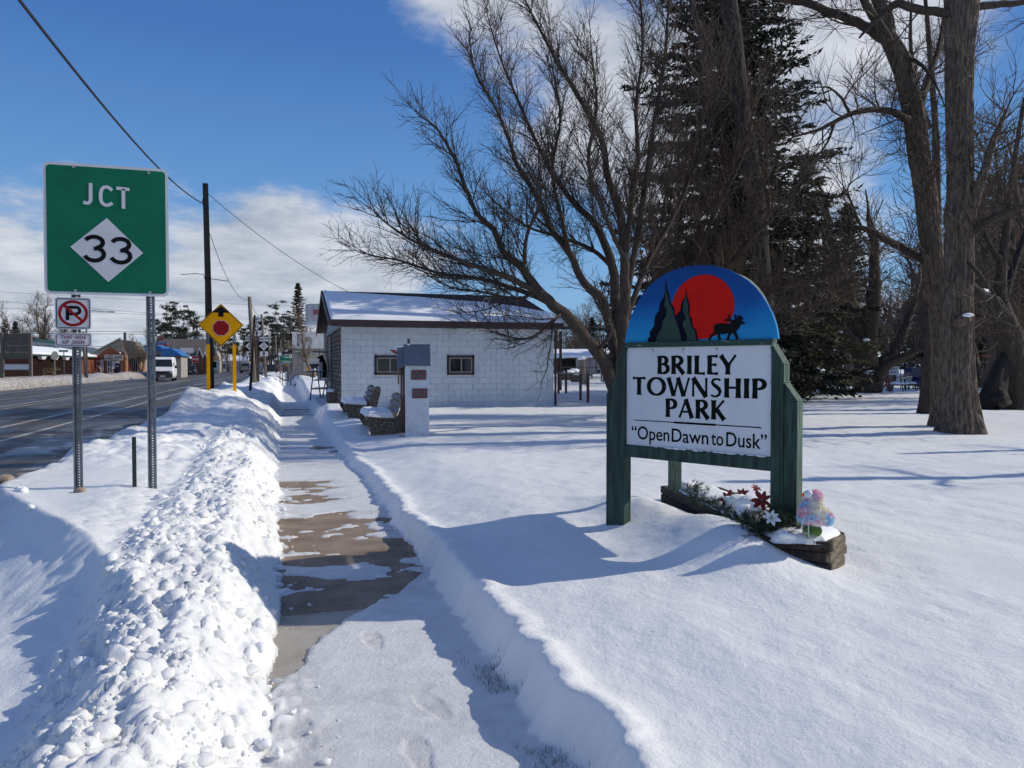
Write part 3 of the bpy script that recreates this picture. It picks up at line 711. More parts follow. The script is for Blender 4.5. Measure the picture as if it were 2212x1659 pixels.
# ------------------------------------------------------------------ small green stake
p = P(133, 7.24); z = HZ(p.x, p.y)
mb = MB(); mb.box((0, 0, z - .3 + .39), (.030, .004, .78)); mb.box((-.015, .012, z - .3 + .39), (.004, .024, .78)); mb.box((.015, .012, z - .3 + .39), (.004, .024, .78))
T = thing('marker_stake', 'short dark green steel stake in the snow between the two sign posts', 'stake', (p.x, p.y, 0)); mb.build('stake', mat('stake_green', (.012, .035, .028), rough=.5), T)
for k in range(5): mb = MB(); mb.cyl((0, -.0035, z + .06 + k * .09), .004, .002, 8, 'y'); mb.build('hole', m_sk, T)

# ------------------------------------------------------------------ stop ahead sign on two sleeved posts
p = P(221.5, 22.6); T = thing('stop_ahead_sign', 'yellow diamond warning sign with black arrow above a red octagon, on posts sleeved in yellow', 'road sign', (p.x, p.y, 0))
zc = ZY(325, 22.6); q = .63
rs = lambda r, k: [((x_ * math.cos(R(45)) - y_ * math.sin(R(45))), (x_ * math.sin(R(45)) + y_ * math.cos(R(45)))) for x_, y_ in rrect(r, r, k)]
plate('sign_panel', T, rs(.90, .05), m_sy, 0, .003, (0, 0, zc)); 
mb = MB(); a_, b_ = rs(.875, .045), rs(.845, .035)
for i in range(len(a_)):
    j = (i + 1) % len(a_); mb.prism([a_[i], a_[j], b_[j], b_[i]], XZ, -.002, -.0008)
mb.build('border', m_sk, T, loc=(0, 0, zc))
plate('octagon_rim', T, [(.252 * math.cos(R(22.5 + 45 * k)), .252 * math.sin(R(22.5 + 45 * k))) for k in range(8)], mat('rim_white', (.75, .62, .45), rough=.5), -.0020, .0012, (0, 0, zc - .09))
plate('octagon', T, [(.235 * math.cos(R(22.5 + 45 * k)), .235 * math.sin(R(22.5 + 45 * k))) for k in range(8)], m_sr, -.0038, .0012, (0, 0, zc - .09))
mb = MB(); mb.prism([(-.075, .245), (-.075, .365), (-.24, .365), (0, .565), (.24, .365), (.075, .365), (.075, .245)], XZ, -.002, -.0008); mb.build('arrow', m_sk, T, loc=(0, 0, zc))
for sx in (-.365, .365):
    zb = -.1
    channel_post(T, sx, zb, zc + .22 - (0 if sx < 0 else .0), name='post'); mb = MB(); zt = ZY(344.6, 22.6)
    mb.box((sx, .004, (zt + zb) / 2), (.098, .012, zt - zb)); mb.build('sleeve', m_sy, T)
# ------------------------------------------------------------------ the park sign
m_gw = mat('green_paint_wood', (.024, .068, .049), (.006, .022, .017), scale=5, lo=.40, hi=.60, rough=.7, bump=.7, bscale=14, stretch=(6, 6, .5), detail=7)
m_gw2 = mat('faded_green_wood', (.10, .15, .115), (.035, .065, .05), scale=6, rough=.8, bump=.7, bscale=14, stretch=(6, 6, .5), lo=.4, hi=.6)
m_board = mat('sign_board_white', (.66, .68, .72), (.53, .55, .58), scale=2.2, rough=.6, spec=.25, detail=9, bump=.08, bscale=24, stretch=(1, 1, .35), lo=.42, hi=.78)
m_ink = mat('lettering_green_black', (.004, .009, .007), rough=.8, spec=.1)
def arch_blue():
    m = bpy.data.materials.new('arch_blue'); m.use_nodes = True; t = m.node_tree; b = t.nodes['Principled BSDF']
    tcn = N(t, 'ShaderNodeTexCoord'); sp = N(t, 'ShaderNodeSeparateXYZ'); L(t, tcn.outputs['Object'], sp.inputs[0])
    n = N(t, 'ShaderNodeTexNoise'); n.inputs['Scale'].default_value = 3.2; n.inputs['Detail'].default_value = 4
    mp = N(t, 'ShaderNodeMapping'); mp.inputs['Scale'].default_value = (1, 1, .6); L(t, tcn.outputs['Object'], mp.inputs[0]); L(t, mp.outputs[0], n.inputs[0])
    v = MATH(t, 'ADD', sp.outputs[2], MATH(t, 'MULTIPLY', MATH(t, 'SUBTRACT', n.outputs[0], .5), .22))
    r = N(t, 'ShaderNodeValToRGB'); L(t, v, r.inputs[0]); e = r.color_ramp.elements
    e[0].position = .02; e[0].color = (.022, .30, .58, 1); e[1].position = .60; e[1].color = (.006, .050, .21, 1)
    k = e.new(.22); k.color = (.010, .165, .44, 1); k = e.new(.36); k.color = (.007, .080, .29, 1)
    L(t, r.outputs[0], b.inputs['Base Color']); b.inputs['Roughness'].default_value = .75; b.inputs['Specular IOR Level'].default_value = .2
    n2 = N(t, 'ShaderNodeTexNoise'); n2.inputs['Scale'].default_value = 40; mp2 = N(t, 'ShaderNodeMapping'); mp2.inputs['Scale'].default_value = (3, 3, .3); L(t, tcn.outputs['Object'], mp2.inputs[0]); L(t, mp2.outputs[0], n2.inputs[0])
    bp = N(t, 'ShaderNodeBump'); bp.inputs['Strength'].default_value = .25; bp.inputs['Distance'].default_value = .004; L(t, n2.outputs[0], bp.inputs['Height']); L(t, bp.outputs[0], b.inputs['Normal'])
    return m
pr = LD(.3428 * 5.25, 5.25); pl = LD(.1507 * 6.105, 6.105)
BW = (pr - pl).length; BH = .78; ZB = .964; ZT = ZB + BH
ang = math.atan2(pr.y - pl.y, pr.x - pl.x)
T = PSIGN = thing('park_sign', 'white township park board under a blue arch with red sun and elk, on green posts', 'park sign', (pl.x, pl.y, 0), ang)
def c4(x, y):
    """pixel of the enlarged photograph -> metres along the board and above its top edge"""
    f = (x - 360) / 1020.0; u = 1.163 * f / (1 + .163 * f); hs = 679 + 110 * f; yb = 683 - 23 * f
    return (u * BW, (yb - y) / hs * BH)
F3 = lambda a, b, d: (a, d, b)
# board with fine bevel, rails
mb = MB(); mb.bevbox((BW / 2, .012, ZB + BH / 2), (BW, .024, BH), .003); mb.build('sign_board', m_board, T)
mb = MB(); mb.bevbox((BW / 2, .02, ZT + .020), (BW + .004, .090, .038), .004); mb.build('top_rail', mat('rail_peeling', (.020, .060, .045), (.28, .27, .25), scale=11, rough=.8, stretch=(1, 3, 5), lo=.60, hi=.645, bump=.4, bscale=30), T)
mb = MB(); mb.bevbox((BW / 2, .02, ZB - .048), (BW, .088, .092), .004); mb.build('bottom_rail', m_gw, T)
mb = MB(); rn = random.Random(3)
for k in range(26):
    xx = rn.uniform(.25, BW - .05); mb.ball((xx, -.018 + rn.uniform(0, .012), ZB + .003), rn.uniform(.006, .018), 8, 5, (rn.uniform(1.2, 3), .8, .45), .2, rn)
mb.build('snow_line', M_SNOWCAP, T, smooth=True, kind='stuff')
for bx in (.012, .25, .52, .80, BW - .012):
    mb = MB(); mb.cyl((bx, -.002, ZT - .022 if bx > .02 else ZT - .014), .0055, .004, 8, 'y'); mb.build('nail', mat('rusty_nail', (.10, .035, .015), rough=.8), T)
    mb = MB(); zz_n = ZT - .028; mb.prism([(bx - .003, zz_n), (bx + .003, zz_n), (bx + .001, zz_n - .045)], F3, -.0006, -.0002); mb.build('rust_drip', mat('rust_stain', (.38, .28, .22), (.52, .46, .42), scale=30, rough=.8), T)
for bz in (.30, .52, .70):
    mb = MB(); mb.cyl((BW - .010, -.002, ZB + bz), .0045, .004, 8, 'y'); mb.build('nail', MATS['rusty_nail'], T)
# posts (stepped, clipped tops)
def post(poly, name='post', y0=-.024, y1=.066, m=m_gw, cap=True):
    mb = MB(); mb.prism(poly, F3, y0, y1); o = mb.build(name, m, T)
    if cap:
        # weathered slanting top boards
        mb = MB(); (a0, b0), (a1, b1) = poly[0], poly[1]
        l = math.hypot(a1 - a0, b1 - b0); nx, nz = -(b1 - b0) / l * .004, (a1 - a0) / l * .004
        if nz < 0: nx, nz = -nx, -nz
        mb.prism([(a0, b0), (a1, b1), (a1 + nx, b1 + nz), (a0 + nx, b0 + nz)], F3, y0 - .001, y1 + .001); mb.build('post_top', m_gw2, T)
    return o
g = .0015; g2_ = .005; pw = .090
zt0, zt1 = ZT + .005, ZT - .135
post([(BW + g, zt0), (BW + pw, zt1), (BW + pw, -.2), (BW + g, -.2)])
post([(BW + pw + g2_, ZT - .265), (BW + 2 * pw + g2_, ZT - .385), (BW + 2 * pw + g2_, -.2), (BW + pw + g2_, -.2)], y0=-.020)
post([(-g, zt0), (-pw, zt1), (-pw, -.2), (-g, -.2)])
post([(-pw - g, ZT - .265), (-2 * pw - g, ZT - .385), (-2 * pw - g, -.2), (-pw - g, -.2)])
for e_ in (BW + pw, BW + 2 * pw + g2_):           # faded edge boards on the right-hand sides
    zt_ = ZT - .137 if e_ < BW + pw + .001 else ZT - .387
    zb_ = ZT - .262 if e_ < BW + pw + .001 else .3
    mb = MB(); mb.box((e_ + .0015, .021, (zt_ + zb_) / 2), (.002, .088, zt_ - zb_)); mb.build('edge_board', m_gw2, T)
# arch
out = [(342, 682), (346, 640), (352, 600), (362, 550), (378, 492), (402, 432), (432, 370), (470, 305), (512, 254), (560, 212), (625, 168), (700, 136), (775, 117), (850, 109), (905, 107), (960, 110), (1020, 124), (1080, 145), (1145, 178), (1200, 213), (1255, 262), (1300, 318), (1338, 378), (1370, 440), (1393, 500), (1408, 560), (1416, 620), (1418, 680)]
op = [c4(*q) for q in out]; op[0] = (op[0][0], .0405); op[-1] = (op[-1][0], -.01)
op = [(a, max(b, .0405)) if 0 < i < len(op) - 1 else (a, b) for i, (a, b) in enumerate(op)]
op[-1] = (op[-1][0], .0405)
mb = MB(); mb.prism(op, F3, .004, .026); mb.build('arch', arch_blue(), T, loc=(0, 0, ZT))
cs = c4(884, 398); rad = c4(1108, 398)[0] - cs[0]; zr2 = c4(884, 174)[1] - cs[1]
sp_ = [(cs[0] + rad * math.cos(R(a)), max(.041, cs[1] + zr2 * math.sin(R(a)))) for a in range(0, 360, 6)]
sp2 = []
for q in sp_:
    if not sp2 or q != sp2[-1]: sp2.append(q)
mb = MB(); mb.prism(sp2, F3, .0015, .0035); mb.build('red_sun', mat('arch_red', (.62, .010, .006), (.54, .008, .006), scale=5, rough=.75, spec=.15), T, loc=(0, 0, ZT))
m_nav = mat('arch_navy', (.004, .006, .018), rough=.8, spec=.1); m_dg = mat('arch_tree_green', (.040, .072, .058), (.032, .060, .048), rough=.8, spec=.1); m_bk = mat('arch_black', (.006, .006, .007), rough=.8, spec=.15)
t1 = [(632, 213), (638, 270), (655, 320), (662, 365), (690, 405), (698, 460), (722, 515), (738, 560), (745, 600), (746, 648), (512, 648), (506, 622), (524, 602), (520, 575), (552, 530), (556, 470), (585, 420), (592, 370), (618, 330), (626, 270)]
t1g = [(632, 250), (636, 300), (650, 330), (656, 370), (680, 412), (690, 462), (712, 515), (728, 560), (738, 600), (740, 646), (568, 646), (572, 600), (604, 555), (612, 500), (640, 455), (640, 420), (622, 385), (630, 340), (624, 300)]
t2 = [(775, 275), (780, 320), (795, 370), (800, 410), (795, 450), (815, 480), (820, 530), (845, 560), (852, 600), (862, 630), (860, 645), (746, 645), (745, 600), (738, 560), (722, 510), (700, 462), (735, 420), (740, 370), (765, 330)]
t2g = [(772, 300), (778, 350), (790, 385), (786, 440), (802, 480), (812, 535), (835, 565), (843, 600), (850, 643), (778, 643), (785, 600), (752, 530), (752, 505), (775, 480), (752, 420), (756, 370), (768, 340)]
for k, (poly, m_, d) in enumerate(((t1, m_nav, -.0015), (t2, m_nav, -.0012), (t1g, m_dg, -.0035), (t2g, m_dg, -.0032))):
    pp = [c4(*q) for q in poly]; pp = [(a, max(b, .0405)) for a, b in pp]
    mb = MB(); mb.prism(pp, F3, d, d + .0016); mb.build('painted_pine', m_, T, loc=(0, 0, ZT))
elk = [(966, 538), (982, 518), (1020, 512), (1075, 516), (1106, 504), (1128, 490), (1135, 468), (1130, 455), (1148, 462), (1158, 458), (1160, 470), (1172, 470), (1168, 482), (1160, 490), (1186, 510), (1180, 517), (1162, 515), (1150, 530), (1138, 552), (1122, 568), (1132, 590), (1145, 632), (1134, 634), (1116, 600), (1098, 578), (1090, 580), (1078, 605), (1074, 628), (1078, 636), (1056, 634), (1066, 600), (1070, 578), (1040, 588), (1012, 586), (1010, 600), (1016, 622), (1030, 634), (1010, 637), (998, 612), (994, 582), (975, 592), (955, 606), (940, 632), (924, 630), (936, 618), (944, 596), (968, 578), (972, 560)]
# elk silhouette in convex-friendly pieces
mb = MB(); mb.prism([c4(*q) for q in elk], F3, -.0045, -.0005); mb.build('elk', m_bk, T, loc=(0, 0, ZT))
def antler(pts, w=5):
    mb = MB(); q = [c4(*p_) for p_ in pts]; ws_ = np.linspace(w, w * .6, len(q)) / 760 * BH; ribbon(mb, q, list(ws_), F3, -.0050, .0035); return mb
for pts in ([(1128, 490), (1095, 498), (1060, 486), (1044, 497)], [(1085, 493), (1076, 470), (1074, 448)], [(1062, 488), (1050, 484)], [(1124, 490), (1120, 470), (1115, 450)], [(1110, 496), (1090, 505)], [(1150, 470), (1152, 458)]):
    antler(pts, 14).build('antler', m_bk, T, loc=(0, 0, ZT))

# flared roman capitals
def glyph(ch):
    TK, TN = .235, .098
    def stem(x, y0=0, y1=1, th=TK): return ([(x, y0), (x, y0 + .06), (x, (y0 + y1) / 2), (x, y1 - .06), (x, y1)], [th * 1.28, th * 1.06, th * .92, th * 1.06, th * 1.28])
    def dg(x0, y0, x1, y1, th): return ([(x0, y0), (x0 * .9 + x1 * .1, y0 * .9 + y1 * .1), (x0 * .5 + x1 * .5, y0 * .5 + y1 * .5), (x0 * .1 + x1 * .9, y0 * .1 + y1 * .9), (x1, y1)], [th * 1.2, th, th * .93, th, th * 1.2])
    def bar(x0, x1, y, th=TN): return ([(x0, y), (x0 * .4 + x1 * .6, y), (x1, y)], [th, th, th * 1.6])
    def bowl(cx_, cy_, rx, ry, a0, a1, tk=TK * .95, tn=TN, n=16):
        pts = arcpts(cx_, cy_, rx, ry, a0, a1, n); ws_ = [tn + (tk - tn) * abs(math.cos(R(a0 + (a1 - a0) * i / n))) ** 1.4 for i in range(n + 1)]; return (pts, ws_)
    G = {
        'B': (.60, [stem(.12), ([(.12, .955), (.3, .955)], [TN, TN]), bowl(.26, .745, .21, .205, 90, -90), ([(.12, .53), (.3, .53)], [TN, TN]), bowl(.28, .29, .26, .245, 90, -90), ([(.12, .045), (.3, .045)], [TN, TN])]),
        'R': (.66, [stem(.12), ([(.12, .955), (.28, .955)], [TN, TN]), bowl(.27, .735, .24, .22, 90, -90), ([(.12, .51), (.28, .51)], [TN, TN]), dg(.28, .52, .62, 0, TK * .95)]),
        'I': (.26, [stem(.13)]), 'L': (.50, [stem(.12), bar(.12, .50, .045)]),
        'E': (.50, [stem(.12), bar(.12, .48, .955), bar(.12, .43, .51), bar(.12, .50, .045)]),
        'Y': (.68, [dg(.02, 1, .33, .46, TK * .95), dg(.68, 1, .36, .46, TN * 1.2), stem(.34, 0, .5)]),
        'T': (.66, [bar(.33, .0, .95), bar(.33, .66, .95), stem(.33, 0, .96)]),
        'O': (.92, [bowl(.46, .5, .385, .46, 0, 360, TK, TN, 40)]),
        'W': (1.06, [dg(.04, 1, .30, 0, TK * .95), dg(.53, 1, .31, 0, TN * 1.1), dg(.50, 1, .78, 0, TK * .95), dg(1.03, 1, .79, 0, TN * 1.1)]),
        'N': (.74, [stem(.07, 0, 1, TN * 1.15), dg(.07, 1, .66, 0, TK * .95), stem(.67, 0, 1, TN * 1.15)]),
        'S': (.52, [([(.46, .88), (.38, .94), (.27, .955), (.14, .90), (.10, .77), (.16, .66), (.28, .56), (.40, .44), (.45, .30), (.41, .14), (.28, .045), (.15, .05), (.05, .12)], [.10, .09, TN, .13, .155, .165, .185, .185, .165, .13, TN, .09, .10])]),
        'H': (.74, [stem(.12), stem(.62), ([(.12, .52), (.62, .52)], [TN, TN])]),
        'P': (.58, [stem(.12), ([(.12, .955), (.28, .955)], [TN, TN]), bowl(.26, .72, .25, .235, 90, -90), ([(.12, .48), (.28, .48)], [TN, TN])]),
        'A': (.74, [dg(.04, 0, .37, 1, TN * 1.15), dg(.36, 1, .67, 0, TK * .95), ([(.18, .33), (.55, .33)], [TN, TN])]),
        'K': (.68, [stem(.12), dg(.60, 1, .22, .50, TN * 1.15), dg(.24, .56, .62, 0, TK * .95)])}
    return G[ch]
def word(txt, u0, u1, z0, z1, name='letter'):
    adv = [glyph(c)[0] for c in txt]; gap = .10; tot = sum(adv) + gap * (len(txt) - 1); sx = (u1 - u0) / tot; h = z1 - z0; x = u0
    for c in txt:
        wd, strokes = glyph(c); mb = MB()
        for q, (pts, ws_) in enumerate(strokes):
            pp = [(x + a * sx, z0 + b * h) for a, b in pts]; ribbon(mb, pp, [w * (sx * .5 + h * .5) for w in ws_], F3, -.0018 - q * .0002, .0014)
        mb.build(name, m_ink, T); x += (wd + gap) * sx
a_, b_ = c4(575, 868), c4(1122, 735); word('BRILEY', a_[0], b_[0], ZT + c4(850, 868)[1], ZT + c4(850, 737)[1])
a_, b_ = c4(405, 0), c4(1337, 0); word('TOWNSHIP', a_[0], b_[0], ZT + c4(850, 1025)[1], ZT + c4(850, 893)[1])
a_, b_ = c4(634, 0), c4(1054, 0); word('PARK', a_[0], b_[0], ZT + c4(850, 1178)[1], ZT + c4(850, 1045)[1])
zl_ = ZT + c4(850, 1214)[1]
mb = MB(); mb.prism([(c4(412, 0)[0], zl_ + .0035), (c4(412, 0)[0] + .01, zl_ - .003), (c4(1312, 0)[0], zl_ - .0045), (c4(1300, 0)[0], zl_ + .0035)], F3, -.0018, -.0006); mb.build('rule', m_ink, T)
mb = MB(); mb.prism([(c4(695, 0)[0], zl_ + .007), (c4(695, 0)[0], zl_ - .008), (c4(984, 0)[0], zl_ - .008), (c4(984, 0)[0], zl_ + .007)], F3, -.0026, -.0014); mb.build('rule', m_ink, T)
zq = ZT + (c4(850, 1262)[1] + c4(850, 1362)[1]) / 2
LETTER_SPLIT = []
def open_line():
    # condensed text, one object per word
    segs = [('\u201cOpen', c4(398, 0)[0], c4(662, 0)[0]), ('Dawn', c4(678, 0)[0], c4(935, 0)[0]), ('to', c4(955, 0)[0], c4(1040, 0)[0]), ('Dusk\u201d', c4(1060, 0)[0], c4(1345, 0)[0])]
    for s_t, u0, u1 in segs:
        o = text_part(s_t, .148, m_ink, T, (0, -.0018, zq), extrude=.0006, bold=.0012, name='words')
        xs_ = [v.co.x for v in o.data.vertices]; w0 = max(xs_) - min(xs_); k = (u1 - u0) / w0; mid = (max(xs_) + min(xs_)) / 2
        ys_ = [v.co.y for v in o.data.vertices]
        for v in o.data.vertices: v.co.x = (v.co.x - mid) * k
        o.location.x = (u0 + u1) / 2
open_line()
# second face of the V, seen from behind
P0 = T.matrix_world if False else None
near = LD(1.93, 5.45); far2 = LD(1.50, 6.98)
a2 = math.atan2(near.y - far2.y, near.x - far2.x)
T2 = thing('rear_park_sign', 'rear companion sign with a faded green arch, peeping out behind the blue arch', 'park sign', (far2.x, far2.y, 0), a2)
BW2 = (near - far2).length - .15
mb = MB(); mb.box((BW2 / 2 + .05, 0, ZB + BH / 2), (BW2, .024, BH)); mb.build('sign_board', m_gw2, T2)
ap = [(BW2 / 2 + .05 + (BW2 / 2 + .02) * math.cos(R(a)), .58 * math.sin(R(a))) for a in range(0, 181, 9)]
mb = MB(); mb.prism(ap, F3, -.012, .012); mb.build('arch', mat('arch_back', (.30, .36, .27), (.20, .27, .20), scale=5, rough=.8, stretch=(6, 6, .5)), T2, loc=(0, 0, ZT + .03))
mb = MB(); mb.box((0, 0, ZT / 2 - .15), (.09, .09, ZT + .1)); mb.build('post', m_gw2, T2)

# ------------------------------------------------------------------ planter of landscape timbers
m_tim = mat('shaded_old_timber', (.060, .044, .033), (.014, .010, .008), scale=5, rough=.9, bump=1.0, bscale=10, stretch=(5, 5, 5), detail=8)  # old wood, with the shade on the planter's sides put into the colour
m_timL = mat('lit_weathered_timber', (.27, .215, .145), (.06, .045, .032), scale=9, rough=.9, bump=1.0, bscale=24, stretch=(1, 1, 4), detail=8)  # paler copy for the sunny end, light and wear both in the colour
cor = [LD(2.07, 4.90), LD(2.29, 5.16), LD(1.97, 7.18), LD(1.42, 7.25), LD(1.66, 5.05)]
ZP = .455; TH = .071
T = PLANT = thing('timber_planter', 'raised planter of weathered timbers stacked three high at the foot of the park sign', 'planter', (cor[0].x, cor[0].y, 0))
rn = random.Random(9)
def timber(a, b, z, m, over=.0, inset=.04):
    d = (b - a); l = d.length; u = d / l; nrm = Vector((u.y, -u.x, 0)); c = (a + b) / 2 - nrm * inset - Vector(cor[0]); c.z = z
    an = math.atan2(u.y, u.x)
    mb = MB(); mb.bevbox((0, 0, 0), (l + over, .078, TH - .003), .007)
    return mb.build('timber', m, T, loc=(c.x + rn.uniform(-.003, .003), c.y + rn.uniform(-.003, .003), z), rot=(rn.uniform(-.015, .015), rn.uniform(-.006, .006), an + rn.uniform(-.006, .006)))
for r_ in range(5):
    z = ZP - TH / 2 - r_ * TH
    A, E, G, H_2, B = cor
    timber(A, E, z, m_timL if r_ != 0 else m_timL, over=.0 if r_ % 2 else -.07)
    timber(E, G, z, m_tim, over=-.05); timber(G, H_2, z, m_tim, over=-.05); timber(H_2, B, z, m_tim, over=-.04); timber(B, A, z, m_tim, over=.0 if r_ % 2 == 0 else -.06)
# soil and snow pillow inside
def inside_poly(t): 
    c = sum(cor, Vector()) / 5; return [c + (p_ - c) * t for p_ in cor]
mb = MB(); pp = inside_poly(.90); o0 = Vector(cor[0])
mb.add([(p_.x - o0.x, p_.y - o0.y, ZP - .06) for p_ in pp], [tuple(range(5))]); mb.build('soil', mat('soil', (.03, .022, .016), rough=.95), T)
def pillow(name, label_c, ring, h, n=120, jit=.02):
    """soft snow cushion over a polygon (world xy); grid of heights"""
    xs_ = [p_.x for p_ in ring]; ys_ = [p_.y for p_ in ring]
    gx = np.linspace(min(xs_) - .02, max(xs_) + .02, n); gy = np.linspace(min(ys_) - .02, max(ys_) + .02, n); X, Y = np.meshgrid(gx, gy)
    D = np.full(X.shape, 9.0)
    for i in range(len(ring)):
        a, b = ring[i], ring[(i + 1) % len(ring)]; u = (b - a); l = u.length; u = u / l
        D = np.minimum(D, -((X - a.x) * u.y - (Y - a.y) * u.x) if ccw > 0 else ((X - a.x) * u.y - (Y - a.y) * u.x))
    D = D + .02 * (fbm(X * 6, Y * 6, 3) - .5) * 2
    t = np.clip(D / .15, 0, 1); Z = h[0] + (h[1] - h[0]) * np.sqrt(1 - (1 - t) ** 2) + .012 * (fbm(X * 9, Y * 9, 3) - .5)
    idx = np.arange(n * n).reshape(n, n); q = np.stack([idx[:-1, :-1].ravel(), idx[:-1, 1:].ravel(), idx[1:, 1:].ravel(), idx[1:, :-1].ravel()], 1)
    dm = D.ravel(); keep = (dm[q] > -.012).any(1)
    V = np.stack([X.ravel() - o0.x, Y.ravel() - o0.y, Z.ravel()], 1)
    return np_mesh(name, V, q[keep], M_SNOWCAP, T, smooth=True)
ring = [LD(1.73, 4.97), LD(2.05, 4.925), LD(2.265, 5.16), LD(2.20, 5.55), LD(2.10, 5.9), LD(1.72, 5.9), LD(1.68, 5.3)]
def area(r): return sum(r[i].x * r[(i + 1) % len(r)].y - r[(i + 1) % len(r)].x * r[i].y for i in range(len(r)))
ccw = area(ring)
pillow('snow_pillow', '', ring, (ZP - .02, ZP + .055))
ring = [LD(1.66, 5.55), LD(2.0, 5.9), LD(1.9, 7.0), LD(1.50, 7.1), LD(1.58, 6.2)]; ccw = area(ring)
pillow('snow_pillow', '', ring, (ZP - .02, ZP + .055))
# second planter end peeping out at the left
e0 = P(700, 7.15); mb = MB(); mb.bevbox((0, 0, 0), (.11, .40, .075), .008)
T = thing('loose_timber', 'end of a dark timber in the snow left behind the planter', 'timber', (e0.x - .02, e0.y + .15, 0)); mb.build('timber', m_tim, T, loc=(0, 0, .40)); mb = MB(); mb.bevbox((0, 0, 0), (.11, .40, .075), .008); mb.build('timber', m_tim, T, loc=(0, 0, .325))
mb = MB(); mb.ball((-.06, 0, .45), .10, 12, 8, (1, 1.6, .5), .05, rn); mb.build('snow_cap', M_SNOWCAP, T, smooth=True)

# ------------------------------------------------------------------ evergreen garland with poinsettias
m_ndl = mat('garland_needles', (.026, .062, .028), (.012, .030, .016), scale=12, rough=.7)
def garland(name, label, spine, n_sprigs, rad, seed):
    rn = random.Random(seed); V, Qd = [], []
    base = spine[0]
    T = thing(name, label, 'garland', tuple(base))
    mb = MB()
    def along(t):
        s = t * (len(spine) - 1); i = min(int(s), len(spine) - 2); return spine[i].lerp(spine[i + 1], s - i)
    for k in range(n_sprigs):
        c = along(rn.random()) + Vector((rn.gauss(0, rad * .35), rn.gauss(0, rad * .35), rn.uniform(-.2, .6) * rad)) - base
        d = Vector((rn.gauss(0, 1), rn.gauss(0, 1), rn.gauss(.35, .6))).normalized(); ln = rn.uniform(.05, .11)
        mb.tube([c, c + d * ln], .0022, 4)
        for j in range(34):
            t = rn.uniform(.05, 1); o = c + d * ln * t; dd = (d * rn.uniform(.4, 1.1) + Vector((rn.gauss(0, .6), rn.gauss(0, .6), rn.gauss(0, .6)))).normalized() * rn.uniform(.022, .04)
            w = dd.cross(Vector((rn.gauss(0, 1), rn.gauss(0, 1), rn.gauss(0, 1)))).normalized() * .0015
            b0 = len(V); V.extend([o - w, o + w, o + dd + w * .3, o + dd - w * .3]); Qd.append((b0, b0 + 1, b0 + 2, b0 + 3))
    mb.build('stem', mat('garland_stem', (.05, .035, .02), rough=.9), T, kind='stuff')
    np_mesh('needles', [tuple(v) for v in V], Qd, m_ndl, T, kind='stuff')
    return T
g1 = garland('evergreen_garland', 'dark evergreen garland heaped against the foot of the green post', [LD(1.60, 5.18, .42), LD(1.72, 5.12, .48), LD(1.79, 5.14, .56), LD(1.76, 5.2, .47), LD(1.86, 5.06, .44)], 260, .115, 1)
g2 = garland('evergreen_garland', 'dark evergreen garland trailing along the planter edge away from the post', [LD(1.66, 5.3, .50), LD(1.66, 5.8, .44), LD(1.58, 6.3, .44), LD(1.62, 6.9, .46)], 190, .10, 2)
g3 = garland('evergreen_garland', 'few evergreen sprigs behind the right edge of the green post', [LD(2.0, 5.62, .50), LD(2.02, 5.6, .62)], 26, .07, 3)
m_rp = mat('petal_red', (.30, .008, .012), (.16, .004, .007), scale=20, rough=.6); m_wp = mat('petal_white', (.66, .68, .70), (.50, .52, .56), scale=25, rough=.5)
def flower(c, nrm, r, m, label, snowy=False):
    T = thing('poinsettia', label, 'artificial flower', tuple(c)); nrm = nrm.normalized(); u = nrm.orthogonal().normalized(); v = nrm.cross(u)
    for k in range(7):
        a = 2 * math.pi * k / 7 + rn.uniform(-.12, .12); d = (u * math.cos(a) + v * math.sin(a)); s = nrm.cross(d); rr = r * rn.uniform(.85, 1.08)
        mb = MB(); prof = [(0, .04), (.25, .17), (.5, .22), (.75, .15), (1, .0)]
        pts = []
        for t, w in prof: pts.append((d * t * rr + nrm * (.18 * rr * math.sin(t * 2.2)), s * w * rr))
        vv = []; ff = []
        for i, (c_, w_) in enumerate(pts):
            vv += [c_ - w_, c_ + nrm * -.03 * rr, c_ + w_]
        for i in range(len(pts) - 1):
            ff += [(3 * i, 3 * i + 1, 3 * i + 4, 3 * i + 3), (3 * i + 1, 3 * i + 2, 3 * i + 5, 3 * i + 4)]
        mb.add(vv, ff); mb.build('petal', m, T, smooth=True, fix=False)
    mb = MB()
    for k in range(5): mb.ball(nrm * .01 + Vector((rn.uniform(-.008, .008),) * 3), .006, 6, 4)
    mb.build('flower_centre', mat('flower_centre', (.25, .22, .10), rough=.6), T, kind='stuff')
    if snowy:
        mb = MB(); mb.ball(Vector((0, 0, .012)), r * .5, 10, 6, (1.1, 1, .5), .12, rn); mb.build('snow_cap', M_SNOWCAP, T, smooth=True)
    return T
to_cam = lambda c: (Vector((0, 0, 1.6)) - c).normalized()
def fl(px, py, d, r, m, label, snowy=False, tilt=(0, 0, .3)):
    c = P(px, d, ZY(py, d)); return flower(c, to_cam(c) + Vector(tilt), r, m, label, snowy)
fl(772.5, 518.5, 4.90, .062, m_wp, 'white poinsettia flower on the garland at the near side of the green post')
fl(729, 500.5, 6.0, .085, m_rp, 'red poinsettia flower holding a lump of snow at the planter far left end', True)
fl(763, 501, 5.35, .085, m_rp, 'red poinsettia flower half hidden left of the green post')
fl(743, 478 + 17, 6.9, .075, m_rp, 'red poinsettia flower beside sprigs at the back of the planter', tilt=(0, 0, .9))
fl(757, 489, 6.7, .05, m_rp, 'small red poinsettia bud right of the back flower', tilt=(.4, 0, .9))
fl(803, 503, 5.6, .055, m_wp, 'white poinsettia flower just behind the right edge of the green post')
